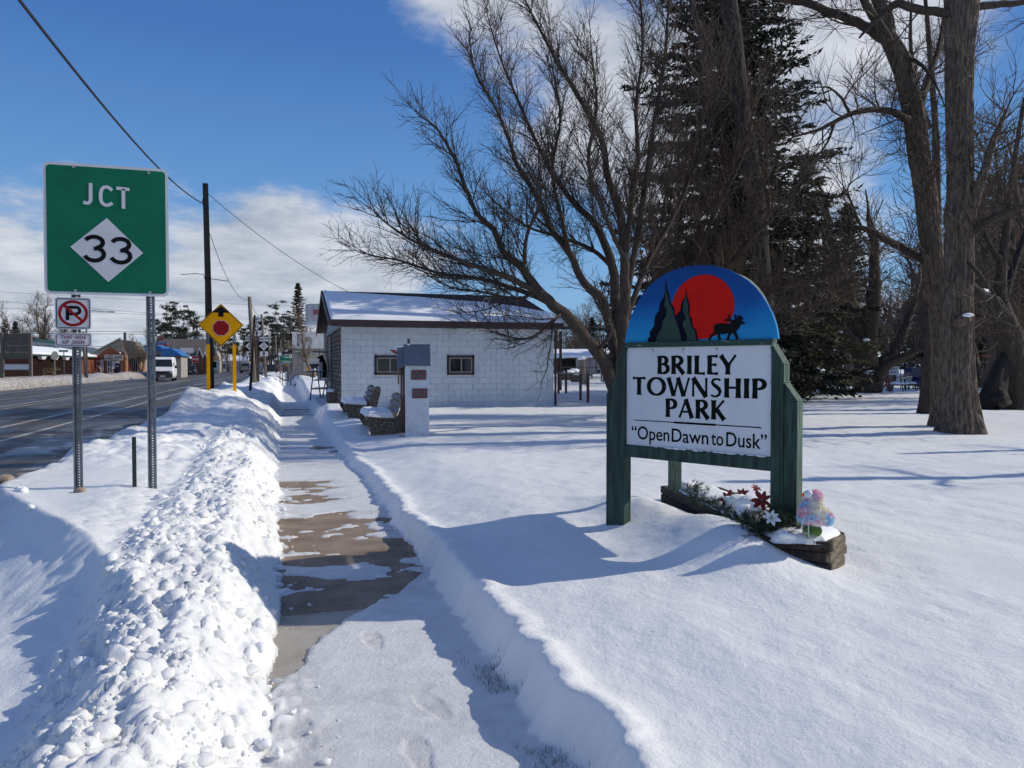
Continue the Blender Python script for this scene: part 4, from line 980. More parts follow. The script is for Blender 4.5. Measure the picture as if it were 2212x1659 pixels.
# snow lumps hanging over the garland
def snow_lump(pts, label):
    mb = MB(); c0 = P(pts[0][0], pts[0][2], ZY(pts[0][1], pts[0][2]))
    for (px, py, d, r) in pts:
        c = P(px, d, ZY(py, d)); mb.ball(c - c0, r, 14, 10, (1.25, 1.1, .75), .06, rn)
    o = mb.build('snow_lump', M_SNOWCAP, smooth=True, loc=tuple(c0)); tag(o, label, 'snow lump', 'lumps of snow on the planter')
snow_lump([(740, 503, 5.9, .085), (752, 505, 5.6, .095), (748, 512, 5.5, .070), (760, 509, 5.4, .055)], 'rounded snow lump drooping over the garland between the red flowers')
snow_lump([(786, 548 - 12, 4.95, .035), (792, 537, 4.97, .030)], 'small snow lump at the front timber left of the goose')

# ------------------------------------------------------------------ the goose figurine in a fur coat
gp = LD((813.5 - 512) / FPX * 4.94, 4.94); GZ = ZY(538.5, 4.94) + .004
SZ = .302 / 46.0 * (46 / 46)        # metres per photo pixel at this distance
T = GOOSE = thing('goose_figurine', 'toy goose in a pink, blue and yellow fur coat on a round grassy base', 'goose figurine', (gp.x, gp.y, GZ), -YAW - .28)
k = 4.99 / FPX * (800 / 2042 / 4)    # metres per pixel of the enlarged crop
def gq_(x, y): return ((x - 1150) * k, (1035 - y) * k)      # x to the right, height
mb = MB(); c = gq_(1150, 968); mb.ball((c[0], 0, c[1]), 97 * k, 24, 16, (1, 1, .72)); mb.build('base', mat('toy_grass', (.07, .22, .025), (.16, .24, .05), scale=40, rough=.95, bump=1, bscale=150), T, smooth=True)
c = gq_(1155, 1010); mb = MB(); mb.ball((c[0], -80 * k, c[1]), 30 * k, 12, 8, (1.2, .5, .8)); mb.build('pebble', mat('toy_stone', (.30, .31, .30), rough=.35), T, smooth=True)
m_or = mat('toy_orange', (.95, .16, .010), rough=.5, spec=.2)
for sx in (1185, 1135):
    mb = MB(); a = gq_(sx, 900); b = gq_(sx, 945); mb.tube([(a[0], -.005, a[1]), (b[0], -.008, b[1])], [9 * k, 12 * k], 8)
    for tz in (-26, 0, 26): mb.tube([(b[0], -.008, b[1] + 4 * k), (b[0] + tz * k, -.03, b[1] - 8 * k)], [11 * k, 7 * k], 6)
    mb.build('foot', m_or, T, smooth=True)
def skinball(mb, pts, rads, n=18): mb.tube(pts, rads, n)
# body under the coat
mb = MB()
cen = [(1165, 915, 60), (1175, 880, 105), (1180, 830, 118), (1165, 780, 98), (1150, 730, 68), (1148, 680, 58), (1158, 630, 50), (1160, 590, 34)]
pts = [Vector((gq_(x, y)[0], 0, gq_(x, y)[1])) for x, y, r in cen]
mb.tube(pts, [r * k for x, y, r in cen], 20); mb.build('body', mat('toy_white', (.72, .75, .80), rough=.4), T, smooth=True)
hp = gq_(1110, 596); mb = MB(); mb.ball((hp[0], -.016, hp[1]), 44 * k, 16, 12, (1, .9, 1.0)); mb.build('head', MATS['toy_white'], T, smooth=True)
mb = MB(); a = gq_(1098, 592); b = gq_(1034, 614); mb.tube([(a[0], -.006, a[1]), ((a[0] + b[0]) / 2, -.010, (a[1] + b[1]) / 2 - 2 * k), (b[0], -.014, b[1])], [33 * k, 21 * k, 3 * k], 12); mb.build('beak', m_or, T, smooth=True)
mb = MB(); e_ = gq_(1110, 574); mb.ball((e_[0], -.004 - 31 * k, e_[1]), 5.5 * k, 10, 6); mb.build('eye', m_bk, T, smooth=True)
# fur coat: thousands of hair strands over puffs
m_fur = [mat('fur_pink', (.93, .42, .55), (.95, .60, .68), scale=60, rough=.9), mat('fur_blue', (.36, .66, .93), (.58, .80, .95), scale=60, rough=.9), mat('fur_cream', (.95, .88, .58), (.95, .92, .78), scale=60, rough=.9)]
rf = random.Random(21)
puffs = [  # x, y, z-depth offset, radius x, y(depth), z in crop px, hang
    (1172, 845, 0, 168, 130, 52, 'skirt'), (1170, 800, 0, 165, 125, 50, 'cape'), (1120, 760, -12, 108, 98, 60, 'cape'), (1230, 790, 8, 95, 90, 60, 'cape'),
    (1150, 700, 6, 98, 88, 78, 'hood'), (1185, 640, 12, 62, 72, 78, 'hood'), (1172, 604, 26, 36, 50, 42, 'hood'), (1092, 690, 0, 34, 52, 46, 'hood'), (1290, 840, 5, 60, 70, 62, 'skirt')]
V, Qd, MI = [], [], []
def furcol(x, z, y):
    v = vnoise(np.array([x * 15 + 3.3 + y * 9]), np.array([z * 17 + 8 - y * 9]))[0] * 1.0
    w = vnoise(np.array([x * 20 + 40]), np.array([z * 20 + y * 12 + 2]))[0]
    if z > .165 and x > -.022: return 2 if v < .60 else 0
    if w > .60: return 1
    if v > .50: return 0
    return 2 if w < .36 else (1 if v < .25 else 0)
coat = MB()
for (x, y, dy, rx, ry, rz_, kind) in puffs:
    c = gq_(x, y); cv = Vector((c[0], dy * k, c[1])); coat.ball(cv, 1.0, 16, 10, (rx * k * .93, ry * k * .93, rz_ * k * .93))
    nn = int(2600 * (rx * rz_) / (120 * 55.0))
    for q in range(nn):
        th = math.acos(rf.uniform(-1, 1)); ph = rf.uniform(0, 2 * math.pi)
        n_ = Vector((math.sin(th) * math.cos(ph), math.sin(th) * math.sin(ph), math.cos(th)))
        p_ = cv + Vector((n_.x * rx * k, n_.y * ry * k, n_.z * rz_ * k)) * .9
        if p_.x < gq_(1142, 0)[0] and p_.z > gq_(0, 640)[1]: continue
        nn_ = Vector((n_.x / rx, n_.y / ry, n_.z / rz_)).normalized()
        d = (nn_ + Vector((rf.gauss(0, .35), rf.gauss(0, .35), rf.gauss(-.45, .30)))).normalized() * rf.uniform(18, 34) * k
        w = d.cross(Vector((rf.gauss(0, 1), rf.gauss(0, 1), rf.gauss(0, 1)))).normalized() * .0011
        b0 = len(V); V.extend([p_ - w, p_ + w, p_ + d + w * .2, p_ + d - w * .2]); Qd.append((b0, b0 + 1, b0 + 2, b0 + 3)); MI.append(furcol(p_.x, p_.z, p_.y))
coat.build('coat', mat('coat_base', (.80, .62, .70), (.66, .72, .84), scale=30, rough=.95), T, smooth=True)
np_mesh('fur', [tuple(v) for v in V], Qd, m_fur, T, kind='stuff', mat_idx=MI)
# drawstrings
m_cord = mat('cord_white', (.72, .70, .70), rough=.8)
for pts in ([(1078, 768), (1058, 830), (1042, 890), (1046, 938), (1052, 960)], [(1122, 768), (1112, 830), (1104, 900), (1106, 960), (1112, 1020)]):
    mb = MB(); L_ = [Vector((gq_(x, y)[0], -112 * k - .004 + (.006 if i == 0 else 0) - .002 * i * (1 if i < 4 else .6), gq_(x, y)[1])) for i, (x, y) in enumerate(pts)]
    mb.tube(L_, 4.6 * k, 8); mb.build('drawstring', m_cord, T, smooth=True)
text_part('DR', .022, mat('toy_print', (.72, .76, .72), rough=.6), T, (gq_(1076, 0)[0] + .006, -.048, gq_(0, 988)[1]), rot=(R(78), 0, R(-38)), extrude=.0006)
# ------------------------------------------------------------------ the white block house
m_blk = mat('painted_block', (.60, .65, .70), (.52, .57, .63), scale=1.6, rough=.8, bump=.35, bscale=40, world_space=True)
m_mort = mat('block_joint', (.60, .65, .70), rough=.9)
m_brn = mat('brown_trim', (.045, .022, .026), (.035, .018, .02), rough=.6)
m_stone = [mat('stone_a', (.20, .155, .115), (.12, .09, .07), scale=6, rough=.9, bump=.8, bscale=12), mat('stone_b', (.27, .21, .155), (.17, .13, .10), scale=6, rough=.9, bump=.8, bscale=12), mat('stone_c', (.15, .085, .055), (.22, .11, .06), scale=6, rough=.9, bump=.8, bscale=12), mat('stone_d', (.17, .16, .15), (.11, .10, .095), scale=6, rough=.9, bump=.8, bscale=12)]
m_glass = mat('dark_glass', (.012, .014, .018), (.02, .025, .03), rough=.08)
m_shin = mat('brown_shingle', (.075, .048, .036), (.040, .026, .022), scale=9, rough=.95, bump=.8, bscale=12, stretch=(1, 3, 3))
HX0, HX1, HY0, HY1 = 1.73, 8.86, 24.54, 33.4; WZ = 2.83
T = HOUSE = thing('block_house', 'low white concrete block building with brown eaves, stone street side and snow on its roof', 'building', (HX0, HY0, 0))
def hb(name, c, s, m, par=None, bev=None):
    mb = MB(); (mb.bevbox(c, s, bev) if bev else mb.box(c, s)); return mb.build(name, m, par or T)
W_ = HX1 - HX0; D_ = HY1 - HY0
wins = []
for (pa, pb) in ((374.3, 404.5), (446.9, 474.2)):
    wins.append((PX_at_Y(pa, HY0) - HX0, PX_at_Y(pb, HY0) - HX0, ZY(374.9, dep(PX_at_Y(pa, HY0), HY0)), ZY(355.2, dep(PX_at_Y(pa, HY0), HY0))))
wall = hb('wall', (W_ / 2, .14, WZ / 2 - .1), (W_ - .012, .24, WZ + .2), m_mort)
hb('wall', (W_ / 2, D_ - .12, WZ / 2 - .1), (W_, .2, WZ + .2), m_blk); hb('wall', (W_ - .1, D_ / 2, WZ / 2 - .1), (.2, D_ - .5, WZ + .2), m_blk)
sidew = hb('side_wall', (.125, D_ / 2, WZ / 2 - .1), (.20, D_ - .55, WZ + .2), mat('mortar', (.11, .095, .08), rough=.95))
meshes = {}; rn = random.Random(4)
def block(x0, x1, z, h=.199):
    w = x1 - x0 - .004
    if w < .04: return
    key = round(w, 2)
    if key not in meshes:
        mb = MB(); mb.bevbox((0, 0, 0), (key, .03, h), .004); o = mb.build('block', m_blk, wall); meshes[key] = o.data
    else:
        o = bpy.data.objects.new('block', meshes[key]); COL.objects.link(o); o.parent = wall
    o.location = ((x0 + x1) / 2, .008 + rn.uniform(-.0012, .0012), z + .1)
z = WZ - .203; row = 0
while z > -.05:
    segs = [(0, W_)]
    for (a, b, z0, z1) in wins:
        if z + .2 > z0 + .02 and z < z1 - .02:
            ns = []
            for s0, s1 in segs:
                if b <= s0 or a >= s1: ns.append((s0, s1)); continue
                if a > s0: ns.append((s0, a))
                if b < s1: ns.append((b, s1))
            segs = ns
    xs_ = -.2032 if row % 2 else 0
    while xs_ < W_:
        for s0, s1 in segs:
            a, b = max(xs_, s0), min(xs_ + .4064, s1)
            if b - a > .03: block(a, b, z)
        xs_ += .4064
    z -= .203; row += 1
for i, (a, b, z0, z1) in enumerate(wins):
    w = MB(); w.box(((a + b) / 2, .015, (z0 + z1) / 2), (b - a - .006, .05, z1 - z0 - .006)); fr = w.build('window', m_brn, T)
    mb = MB(); t = .05
    for (cx_, cz_, sx, sz) in ((a + .045, (z0 + z1) / 2, .05, z1 - z0), (b - .045, (z0 + z1) / 2, .05, z1 - z0), ((a + b) / 2, z0 + .045, b - a, .05), ((a + b) / 2, z1 - .045, b - a, .05)):
        mb.box((cx_, -.022, cz_), (sx, .03, sz))
    mb.build('outer_frame', m_brn, fr)
    m_tan = mat('window_tan', (.30, .27, .24), rough=.6)
    a2, b2, z2, z3 = a + .075, b - .075, z0 + .075, z1 - .075
    for (cx_, cz_, sx, sz) in ((a2 + .018, (z2 + z3) / 2, .036, z3 - z2), (b2 - .018, (z2 + z3) / 2, .036, z3 - z2), ((a2 + b2) / 2, z2 + .018, b2 - a2 - .074, .036), ((a2 + b2) / 2, z3 - .018, b2 - a2 - .074, .036), ((a2 + b2) / 2 + .02, (z2 + z3) / 2, .04, z3 - z2 - .074)):
        mb = MB(); mb.box((cx_, -.016, cz_), (sx, .02, sz)); mb.build('sash', m_tan, fr)
    mb = MB(); mb.box(((a2 + b2) / 2, -.0115, (z2 + z3) / 2), (b2 - a2 - .01, .003, z3 - z2 - .01)); mb.build('pane', m_glass, fr)
# stones of the street side (face -X)
sh = [None] * 6
def stone(yc, zc_, w, h, par, xface=-.02):
    k = rn.randrange(6)
    if sh[k] is None:
        mb = MB(); mb.ball((0, 0, 0), .5, 8, 6, (1, 1, 1), .10, rn)
        vv = []
        for v in mb.v:
            q = Vector(v); mxx = max(abs(q.x), abs(q.y), abs(q.z)) + 1e-6; q2 = q.lerp(q * (.5 / mxx), .78); vv.append(tuple(q2))
        mb.v = vv; o = mb.build('stone', m_stone[k % 4], par, smooth=True); sh[k] = o.data
    else:
        o = bpy.data.objects.new('stone', sh[k]); COL.objects.link(o); o.parent = par
    o.location = (xface + .02, yc, zc_); o.scale = (.13, w * .97, h * .97); return o
def stones(par, y0, y1, z0, z1, xface, hmin=.10, hmax=.20):
    z = z0
    while z < z1 - .03:
        h = min(rn.uniform(hmin, hmax), z1 - z); y = y0
        while y < y1 - .02:
            w = min(rn.uniform(.16, .42), y1 - y); 
            if y1 - y - w < .08: w = y1 - y
            stone(y + w / 2, z + h / 2, w, h, par, xface); y += w
        z += h
stones(sidew, .03, 4.1, .1, WZ - .02, 0)
stones(sidew, 6.2, 8.4, .3, WZ - .02, 0, .16, .24)
hb('doorway', (-.02, 5.15, 1.35), (.10, 2.05, 2.7), mat('recess_shade', (.012, .011, .012), rough=.5))  # flat slab; shade of the door recess put into its near-black colour
mb = MB(); mb.box((-.02, 1.0, 0), (.02, .01, .01)); 
# low stone planter by the entrance
T2 = thing('stone_flower_box', 'low stone flower box with a snow cap at the stone corner of the block building', 'flower box', (HX0 - .45, HY0 + 1.6, 0))
mb = MB(); mb.box((.32, .9, .40), (.22, 1.8, .62)); b2_ = mb.build('box_wall', m_stone[0], T2); stones(b2_, .0, 1.8, .1, .70, .19, .12, .18)
mb = MB(); mb.ball((.30, .9, .72), .2, 16, 8, (.85, 4.6, .45)); mb.build('snow_cap', M_SNOWCAP, T2, smooth=True)
# gable ends, roof
RZ0 = 3.02; EV = .42; RIDY = D_ / 2; pitch = (4.36 - RZ0) / (RIDY + EV)
XL_, XR_ = -.38, W_ + .18
def rz(y): return RZ0 + (y + EV) * pitch if y <= RIDY else RZ0 + (2 * RIDY + EV - y) * pitch
gm = mat('gable_siding', (.42, .43, .45), (.36, .37, .39), scale=3, rough=.7)
for xg in (.02, W_ - .02):
    mb = MB(); mb.prism([(0.02, WZ + .005), (D_ - .02, WZ + .005), (RIDY, rz(RIDY) - .2)], lambda a, b, d: (d, a, b), xg - .02, xg + .02); mb.build('gable', gm, T)
for k in range(9):
    yy = k; mb = MB(); z_ = WZ + .07 + k * .15
    half = RIDY * (1 - (z_ - WZ) / (rz(RIDY) - .2 - WZ))
    if half > .1: mb.box((-.012, RIDY, z_), (.022, half * 2 - .1, .012)); mb.build('clapboard', m_brn if k == 99 else gm, T)
th = .15
for s_, y0, y1 in ((0, -EV, RIDY), (1, RIDY, D_ + EV)):
    mb = MB(); mb.prism([(y0, rz(y0)), (y1, rz(y1)), (y1, rz(y1) - .04), (y0, rz(y0) - .04)], lambda a, b, d: (d, a, b), XL_, XR_); mb.build('roof', m_shin, T)
# shingle courses along the bare strip below the ridge
for k in range(16):
    yv = RIDY - .10 - k * .145; mb = MB(); x = XL_ + .02; mb.smooth = False
    while x < XR_ - .05:
        w = min(rn.uniform(.22, .34), XR_ - x); mb.prism([(yv - .145, rz(yv - .145) + .016), (yv, rz(yv) + .006), (yv, rz(yv) + .0005), (yv - .145, rz(yv - .145) + .0005)], lambda a, b, d: (d, a, b), x, x + w - .012); x += w
    o = mb.build('shingle_course', m_shin, T, kind='stuff')
mb = MB(); mb.prism([(-EV - .02, RZ0 + .012), (-EV - .02, RZ0 - .175), (-EV, RZ0 - .175), (-EV, RZ0 + .012)], lambda a, b, d: (d, a, b), XL_ - .02, XR_ + .02); mb.build('fascia', m_brn, T)
mb = MB(); mb.box((W_ / 2, -EV / 2, RZ0 - .17), (W_ + .5, EV - .02, .02)); mb.build('soffit', m_brn, T)
for xg in (XL_ - .012, XR_ + .012):
    for y0, y1 in ((-EV, RIDY), (RIDY, D_ + EV)):
        mb = MB(); mb.prism([(y0, rz(y0) + .02), (y1, rz(y1) + .02), (y1, rz(y1) - .18), (y0, rz(y0) - .18)], lambda a, b, d: (d, a, b), xg - .012, xg + .012); mb.build('barge_board', m_brn, T)
mb = MB(); mb.prism([(-EV, RZ0 - .165), (RIDY, rz(RIDY) - .165), (RIDY, rz(RIDY) - .18), (-EV, RZ0 - .18)], lambda a, b, d: (d, a, b), XL_, -.02); mb.build('soffit', mat('vent_soffit', (.05, .04, .04), rough=.7), T)
# snow blanket on the front slope, torn upper edge
nx, ny = 220, 60; xs_ = np.linspace(XL_ + .04, XR_ - .02, nx); ts = np.linspace(0, 1, ny); X, TT = np.meshgrid(xs_, ts)
fr_ = (X - XL_) / (XR_ - XL_); topv = np.interp(fr_, [0, .05, .2, .4, .6, .75, .88, 1.0], [.975, .95, .89, .80, .72, .64, .52, .28]) + .05 * (fbm(X * 1.4, X * 0 + 2, 4) - .5)
yv = -EV + (RIDY + EV) * topv * TT; edge = np.minimum(np.minimum(TT * 14, (1 - TT) * 9), np.minimum((X - XL_ - .04) / .12, (XR_ - .02 - X) / .12)); ed = np.sqrt(np.clip(1 - (1 - np.clip(edge, 0, 1)) ** 2, 0, 1))
Z = RZ0 + (yv + EV) * pitch + .01 + .095 * ed + .02 * (fbm(X * 1.1, yv * 1.1, 3) - .5) * ed
idx = np.arange(nx * ny).reshape(ny, nx); q = np.stack([idx[:-1, :-1].ravel(), idx[:-1, 1:].ravel(), idx[1:, 1:].ravel(), idx[1:, :-1].ravel()], 1)
np_mesh('roof_snow', np.stack([X.ravel(), yv.ravel() - .01, Z.ravel()], 1), q, M_SNOWCAP, T, smooth=True)
# roof pipes
def roofpipe(px, yfrac, h, r, hook=False):
    y = -EV + (RIDY + EV) * yfrac; X_ = PX_at_Y(px, HY0 + y) - HX0; z = rz(y)
    mb = MB()
    if hook: mb.tube([(X_, y, z), (X_, y, z + h - .08), (X_ + .03, y, z + h), (X_ + .12, y, z + h + .02), (X_ + .17, y, z + h - .05), (X_ + .17, y, z + h - .12)], r, 10)
    else: mb.cyl((X_, y, z + h / 2), r, h, 12)
    mb.build('vent_pipe', mat('pipe_metal', (.42, .43, .44), (.25, .26, .28), scale=8, rough=.45, metal=.5), T, smooth=True)
roofpipe(484, .35, .46, .030, True); roofpipe(489.5, .35, .50, .035); roofpipe(517, .62, .62, .055); 
mb = MB(); mb.box((W_ + .05, -.02, 1.5), (.07, .05, 2.6)); mb.build('downpipe', m_brn, T)
# ------------------------------------------------------------------ trees
m_bark = mat('bark_brown', (.085, .062, .045), (.034, .025, .019), scale=6, rough=.95, bump=.8, bscale=24, stretch=(4, 4, .7), world_space=True)
m_twig = mat('twig_brown', (.080, .055, .041), (.042, .030, .023), scale=2, rough=.9, world_space=True)
m_twig2 = mat('twig_redbrown', (.095, .064, .047), (.045, .031, .024), scale=2, rough=.9, world_space=True)
m_cott = mat('bark_grey_furrowed', (.200, .150, .112), (.050, .036, .027), scale=7, rough=.95, bump=1.0, bscale=14, stretch=(3, 3, .8), world_space=True, detail=8)
m_spr = mat('spruce_needles', (.014, .019, .009), (.030, .028, .014), scale=1.5, rough=.85, world_space=True)
m_spr2 = mat('spruce_needles_olive', (.045, .048, .018), (.085, .068, .028), scale=1.2, rough=.85, world_space=True)
m_fars = mat('far_needles', (.024, .032, .020), (.045, .048, .032), scale=.8, rough=.9, world_space=True)
def vunit(a): return a / (np.linalg.norm(a, axis=-1, keepdims=True) + 1e-12)
class Segs:
    def __init__(s): s.a = []
    def add(s, p0, p1, r0, r1): s.a.append((p0[0], p0[1], p0[2], p1[0], p1[1], p1[2], r0, r1))
    def build(s, name, m, parent, k=3, kind=None, origin=(0, 0, 0)):
        if not s.a: return None
        A = np.array(s.a); p0 = A[:, 0:3] - np.array(origin); p1 = A[:, 3:6] - np.array(origin); r0 = A[:, 6:7]; r1 = A[:, 7:8]
        d = vunit(p1 - p0); ref = np.where(np.abs(d[:, 2:3]) > .9, np.array([[1., 0, 0]]), np.array([[0, 0, 1.]])); u = vunit(np.cross(d, ref)); v = np.cross(d, u)
        n = len(A); V = np.zeros((n, 2 * k, 3))
        for j in range(k):
            a = 2 * math.pi * j / k; o = u * math.cos(a) + v * math.sin(a)
            V[:, j] = p0 + o * r0 - d * r0 * .3; V[:, k + j] = p1 + o * r1 + d * r1 * .3
        base = (np.arange(n) * 2 * k)[:, None]; Q = []
        for j in range(k): Q.append(base + np.array([[j, (j + 1) % k, k + (j + 1) % k, k + j]]))
        return np_mesh(name, V.reshape(-1, 3), np.concatenate(Q), m, parent, smooth=(k > 4), kind=kind)
def rv(rn, s=1.0): return Vector((rn.gauss(0, s), rn.gauss(0, s), rn.gauss(0, s)))
def grow(S, rn, p, d, Ln, r, lev, cfg):
    """one branch with its children; cfg per level: seg, wander, lift, spacing, child length, child angle"""
    c = cfg[lev]; n = max(2, int(Ln / c['seg'])); st = Ln / n; r_end = r * c.get('taper', .35); acc = rn.uniform(0, c['space']); side = rn.choice((-1, 1))
    ax = d.orthogonal().normalized()
    for i in range(n):
        d = (d + rv(rn, c['wander']) + Vector((0, 0, c['lift']))).normalized(); q = p + d * st
        ra = r + (r_end - r) * i / n; rb = r + (r_end - r) * (i + 1) / n
        S.add(p, q, ra, rb); acc += st
        if lev + 1 < len(cfg) and i >= c.get('skip', 1):
            while acc > c['space']:
                acc -= c['space']; side = -side
                t = rn.random(); pp = p.lerp(q, t); f = 1 - (i / n) * .65
                ang = R(rn.uniform(*c['ang'])); rot = Matrix.Rotation(rn.gauss(0, .8) + (0 if side > 0 else math.pi), 3, d)
                cd_ = (d * math.cos(ang) + (rot @ (ax - d * ax.dot(d)).normalized()) * math.sin(ang)).normalized()
                cd_ = (cd_ + Vector((0, 0, c.get('clift', .15)))).normalized()
                grow(S, rn, pp, cd_, c['clen'] * f * rn.uniform(.6, 1.25), max(c['crad'] * f, .0022), lev + 1, cfg)
        p = q
    return p, d
def wpts(pts, D):
    """(px, py, metres nearer/farther, radius) -> world points + radii"""
    out = []
    for q in pts:
        d = D + q[2]; w = P(q[0], d, ZY(q[1], d)); out.append((w, q[3]))
    return out
def smooth_path(pts, sub=4):
    P_ = [p for p, r in pts]; R_ = [r for p, r in pts]; out = []
    for i in range(len(P_) - 1):
        p0 = P_[max(i - 1, 0)]; p1 = P_[i]; p2 = P_[i + 1]; p3 = P_[min(i + 2, len(P_) - 1)]
        for k in range(sub):
            t = k / sub; t2 = t * t; t3 = t2 * t
            out.append((.5 * ((2 * p1) + (p2 - p0) * t + (2 * p0 - 5 * p1 + 4 * p2 - p3) * t2 + (3 * p1 - p0 - 3 * p2 + p3) * t3), R_[i] + (R_[i + 1] - R_[i]) * t))
    out.append((P_[-1], R_[-1])); return out
def limb(S, rn, pts, D, cfg, part, base, name, m, sides=9, spawn_from=.25, mult=1.0, lean=None, minlen=.5):
    W = smooth_path(wpts(pts, D)); mb = MB(); org = Vector(base)
    jp_ = [(p + rv(rn, r * .10), r) for p, r in W]
    mb.tube([p - org for p, r in jp_], [r for p, r in jp_], sides); mb.build(name, m, part, smooth=True)
    tot = sum((jp_[i + 1][0] - jp_[i][0]).length for i in range(len(jp_) - 1)); run = 0; acc = 0; c = cfg[0]; side = 1
    for i in range(len(jp_) - 1):
        a, b = jp_[i], jp_[i + 1]; l = (b[0] - a[0]).length; d = (b[0] - a[0]).normalized(); run += l
        if run / tot < spawn_from: continue
        acc += l * mult
        while acc > c['space']:
            acc -= c['space']; side = -side; t = rn.random(); p = a[0].lerp(b[0], t); r = a[1]
            f = 1 - .62 * run / tot; ang = R(rn.uniform(*c['ang'])); rr = d.orthogonal().normalized(); rr = Matrix.Rotation(rn.uniform(0, 6.28), 3, d) @ rr
            cd_ = (d * math.cos(ang) + rr * math.sin(ang) + Vector((0, 0, c.get('clift', .2)))).normalized()
            grow(S, rn, p, cd_, max(minlen, c['clen'] * f * rn.uniform(.55, 1.2)), min(c['crad'] * (.6 + f * .5), r * .7), 1, cfg)
    e, d = jp_[-1][0], (jp_[-1][0] - jp_[-2][0]).normalized(); grow(S, rn, e, d, c['clen'] * .35, jp_[-1][1], 1, cfg)

# --- the many-stemmed maple behind the park sign
D = 17.5; rn = random.Random(12); b0 = P(621, D, 0); zb = HZ(b0.x, b0.y)
T = thing('bare_maple', 'wide spreading bare tree with many rising limbs behind the left side of the park sign', 'tree', (b0.x, b0.y, zb - .1)); base = Vector(T.location)
cfg = [dict(seg=.3, wander=.06, lift=.02, space=.165, clen=1.95, crad=.018, ang=(22, 50), clift=.25),
       dict(seg=.20, wander=.10, lift=.035, space=.15, clen=.85, crad=.0085, ang=(25, 55), taper=.35, clift=.18, skip=0),
       dict(seg=.14, wander=.13, lift=.03, space=.13, clen=.38, crad=.0050, ang=(25, 60), taper=.5, clift=.12, skip=0),
       dict(seg=.13, wander=.14, lift=.03, space=9, clen=.2, crad=.003, ang=(20, 50), taper=.7)]
S = Segs()
tr_ = wpts([(622, 436, 0, .26), (620, 405, 0, .21), (618, 385, 0, .20)], D)
mb = MB(); mb.tube([p - base for p, r in tr_], [r for p, r in tr_], 14); mb.build('trunk', m_bark, T, smooth=True)
LM = [
    ([(616, 392, 0, .16), (606, 366, -.2, .150), (590, 343, -.5, .140), (570, 320, -.9, .130), (548, 300, -1.2, .115), (535, 287, -1.4, .105), (520, 266, -1.5, .085), (504, 253, -1.6, .07), (494, 231, -1.7, .06), (477, 214, -1.8, .05), (466, 190, -1.8, .045), (455, 160, -1.8, .035), (437, 130, -1.7, .025), (420, 118, -1.6, .012)], .42, 1.0),
    ([(545, 298, -1.2, .075), (520, 283, -1.6, .065), (492, 272, -1.9, .055), (463, 262, -2.2, .042), (430, 249, -2.4, .032), (398, 232, -2.5, .022), (376, 214, -2.5, .010)], .1, 1.0),
    ([(553, 305, -1.1, .065), (520, 291, -.8, .055), (481, 279, -.6, .042), (437, 273, -.3, .032), (401, 261, -.1, .024), (374, 256, 0, .014), (356, 248, .1, .008)], .1, 1.0),
    ([(536, 292, -1.3, .040), (515, 300, -1.0, .034), (488, 293, -.6, .026), (450, 287, -.2, .018), (420, 270, 0, .010)], .1, .9),
    ([(617, 388, .1, .12), (612, 340, .2, .115), (602, 300, .3, .105), (584, 283, .3, .095), (570, 255, .4, .085), (550, 228, .5, .075), (536, 196, .5, .065), (518, 168, .5, .055), (509, 142, .6, .045), (497, 112, .6, .035), (476, 76, .6, .024), (470, 40, .6, .012)], .35, 1.15),
    ([(619, 390, .3, .15), (617, 340, .4, .14), (615, 298, .5, .125), (612, 268, .6, .105), (597, 228, .9, .09), (574, 204, 1.1, .075), (556, 180, 1.2, .062), (538, 148, 1.3, .05), (522, 112, 1.3, .038), (500, 60, 1.4, .022), (488, 20, 1.4, .010)], .35, 1.15),
    ([(621, 390, 0, .15), (623, 340, -.2, .135), (625, 298, -.4, .12), (624, 258, -.6, .10), (620, 217, -.8, .085), (608, 181, -1.0, .075), (601, 141, -1.2, .062), (583, 108, -1.3, .05), (556, 63, -1.4, .038), (530, 15, -1.4, .022), (517, -15, -1.4, .014)], .30, 1.15),
    ([(625, 258, -.4, .07), (631, 199, 0, .06), (637, 154, .3, .05), (635, 108, .5, .042), (641, 54, .7, .032), (638, -10, .8, .018)], .12, 1.2),
    ([(625, 300, -.3, .08), (636, 244, -.6, .07), (645, 181, -1.0, .058), (653, 127, -1.2, .045), (663, 60, -1.4, .034), (668, -10, -1.5, .018)], .15, 1.2),
    ([(626, 320, .2, .075), (644, 270, .8, .065), (676, 210, 1.4, .05), (700, 150, 1.8, .036), (716, 95, 2.0, .022), (725, 50, 2.1, .01)], .15, 1.2),
    ([(612, 268, .6, .06), (592, 250, 1.2, .05), (560, 238, 1.7, .04), (525, 226, 2.1, .03), (492, 200, 2.4, .018)], .1, 1.0),
    ([(570, 255, .4, .05), (560, 215, .0, .045), (552, 170, -.3, .038), (560, 120, -.5, .028), (552, 70, -.6, .016)], .15, 1.1),
    ([(624, 258, -.6, .06), (604, 215, -1.6, .05), (588, 165, -2.2, .04), (596, 110, -2.6, .028), (590, 50, -2.9, .014)], .12, 1.1),
    ([(524, 270, -1.5, .045), (527, 235, -1.9, .038), (540, 205, -2.1, .028), (538, 170, -2.2, .014)], .1, 1.0),
    ([(598, 350, -.4, .05), (612, 330, -1.2, .04), (600, 310, -1.8, .026), (590, 290, -2.2, .014)], .3, .8),
    ([(562, 312, -1.0, .04), (552, 322, -1.5, .034), (530, 338, -1.9, .026), (505, 336, -2.1, .018), (480, 325, -2.2, .010)], .1, .8)]
for pts, sf, mu in LM: limb(S, rn, pts, D, cfg, T, base, 'limb', m_bark, 9, sf, mu)
S.build('twigs', m_twig, T, 3, 'stuff', base)
print('maple segs', len(S.a))

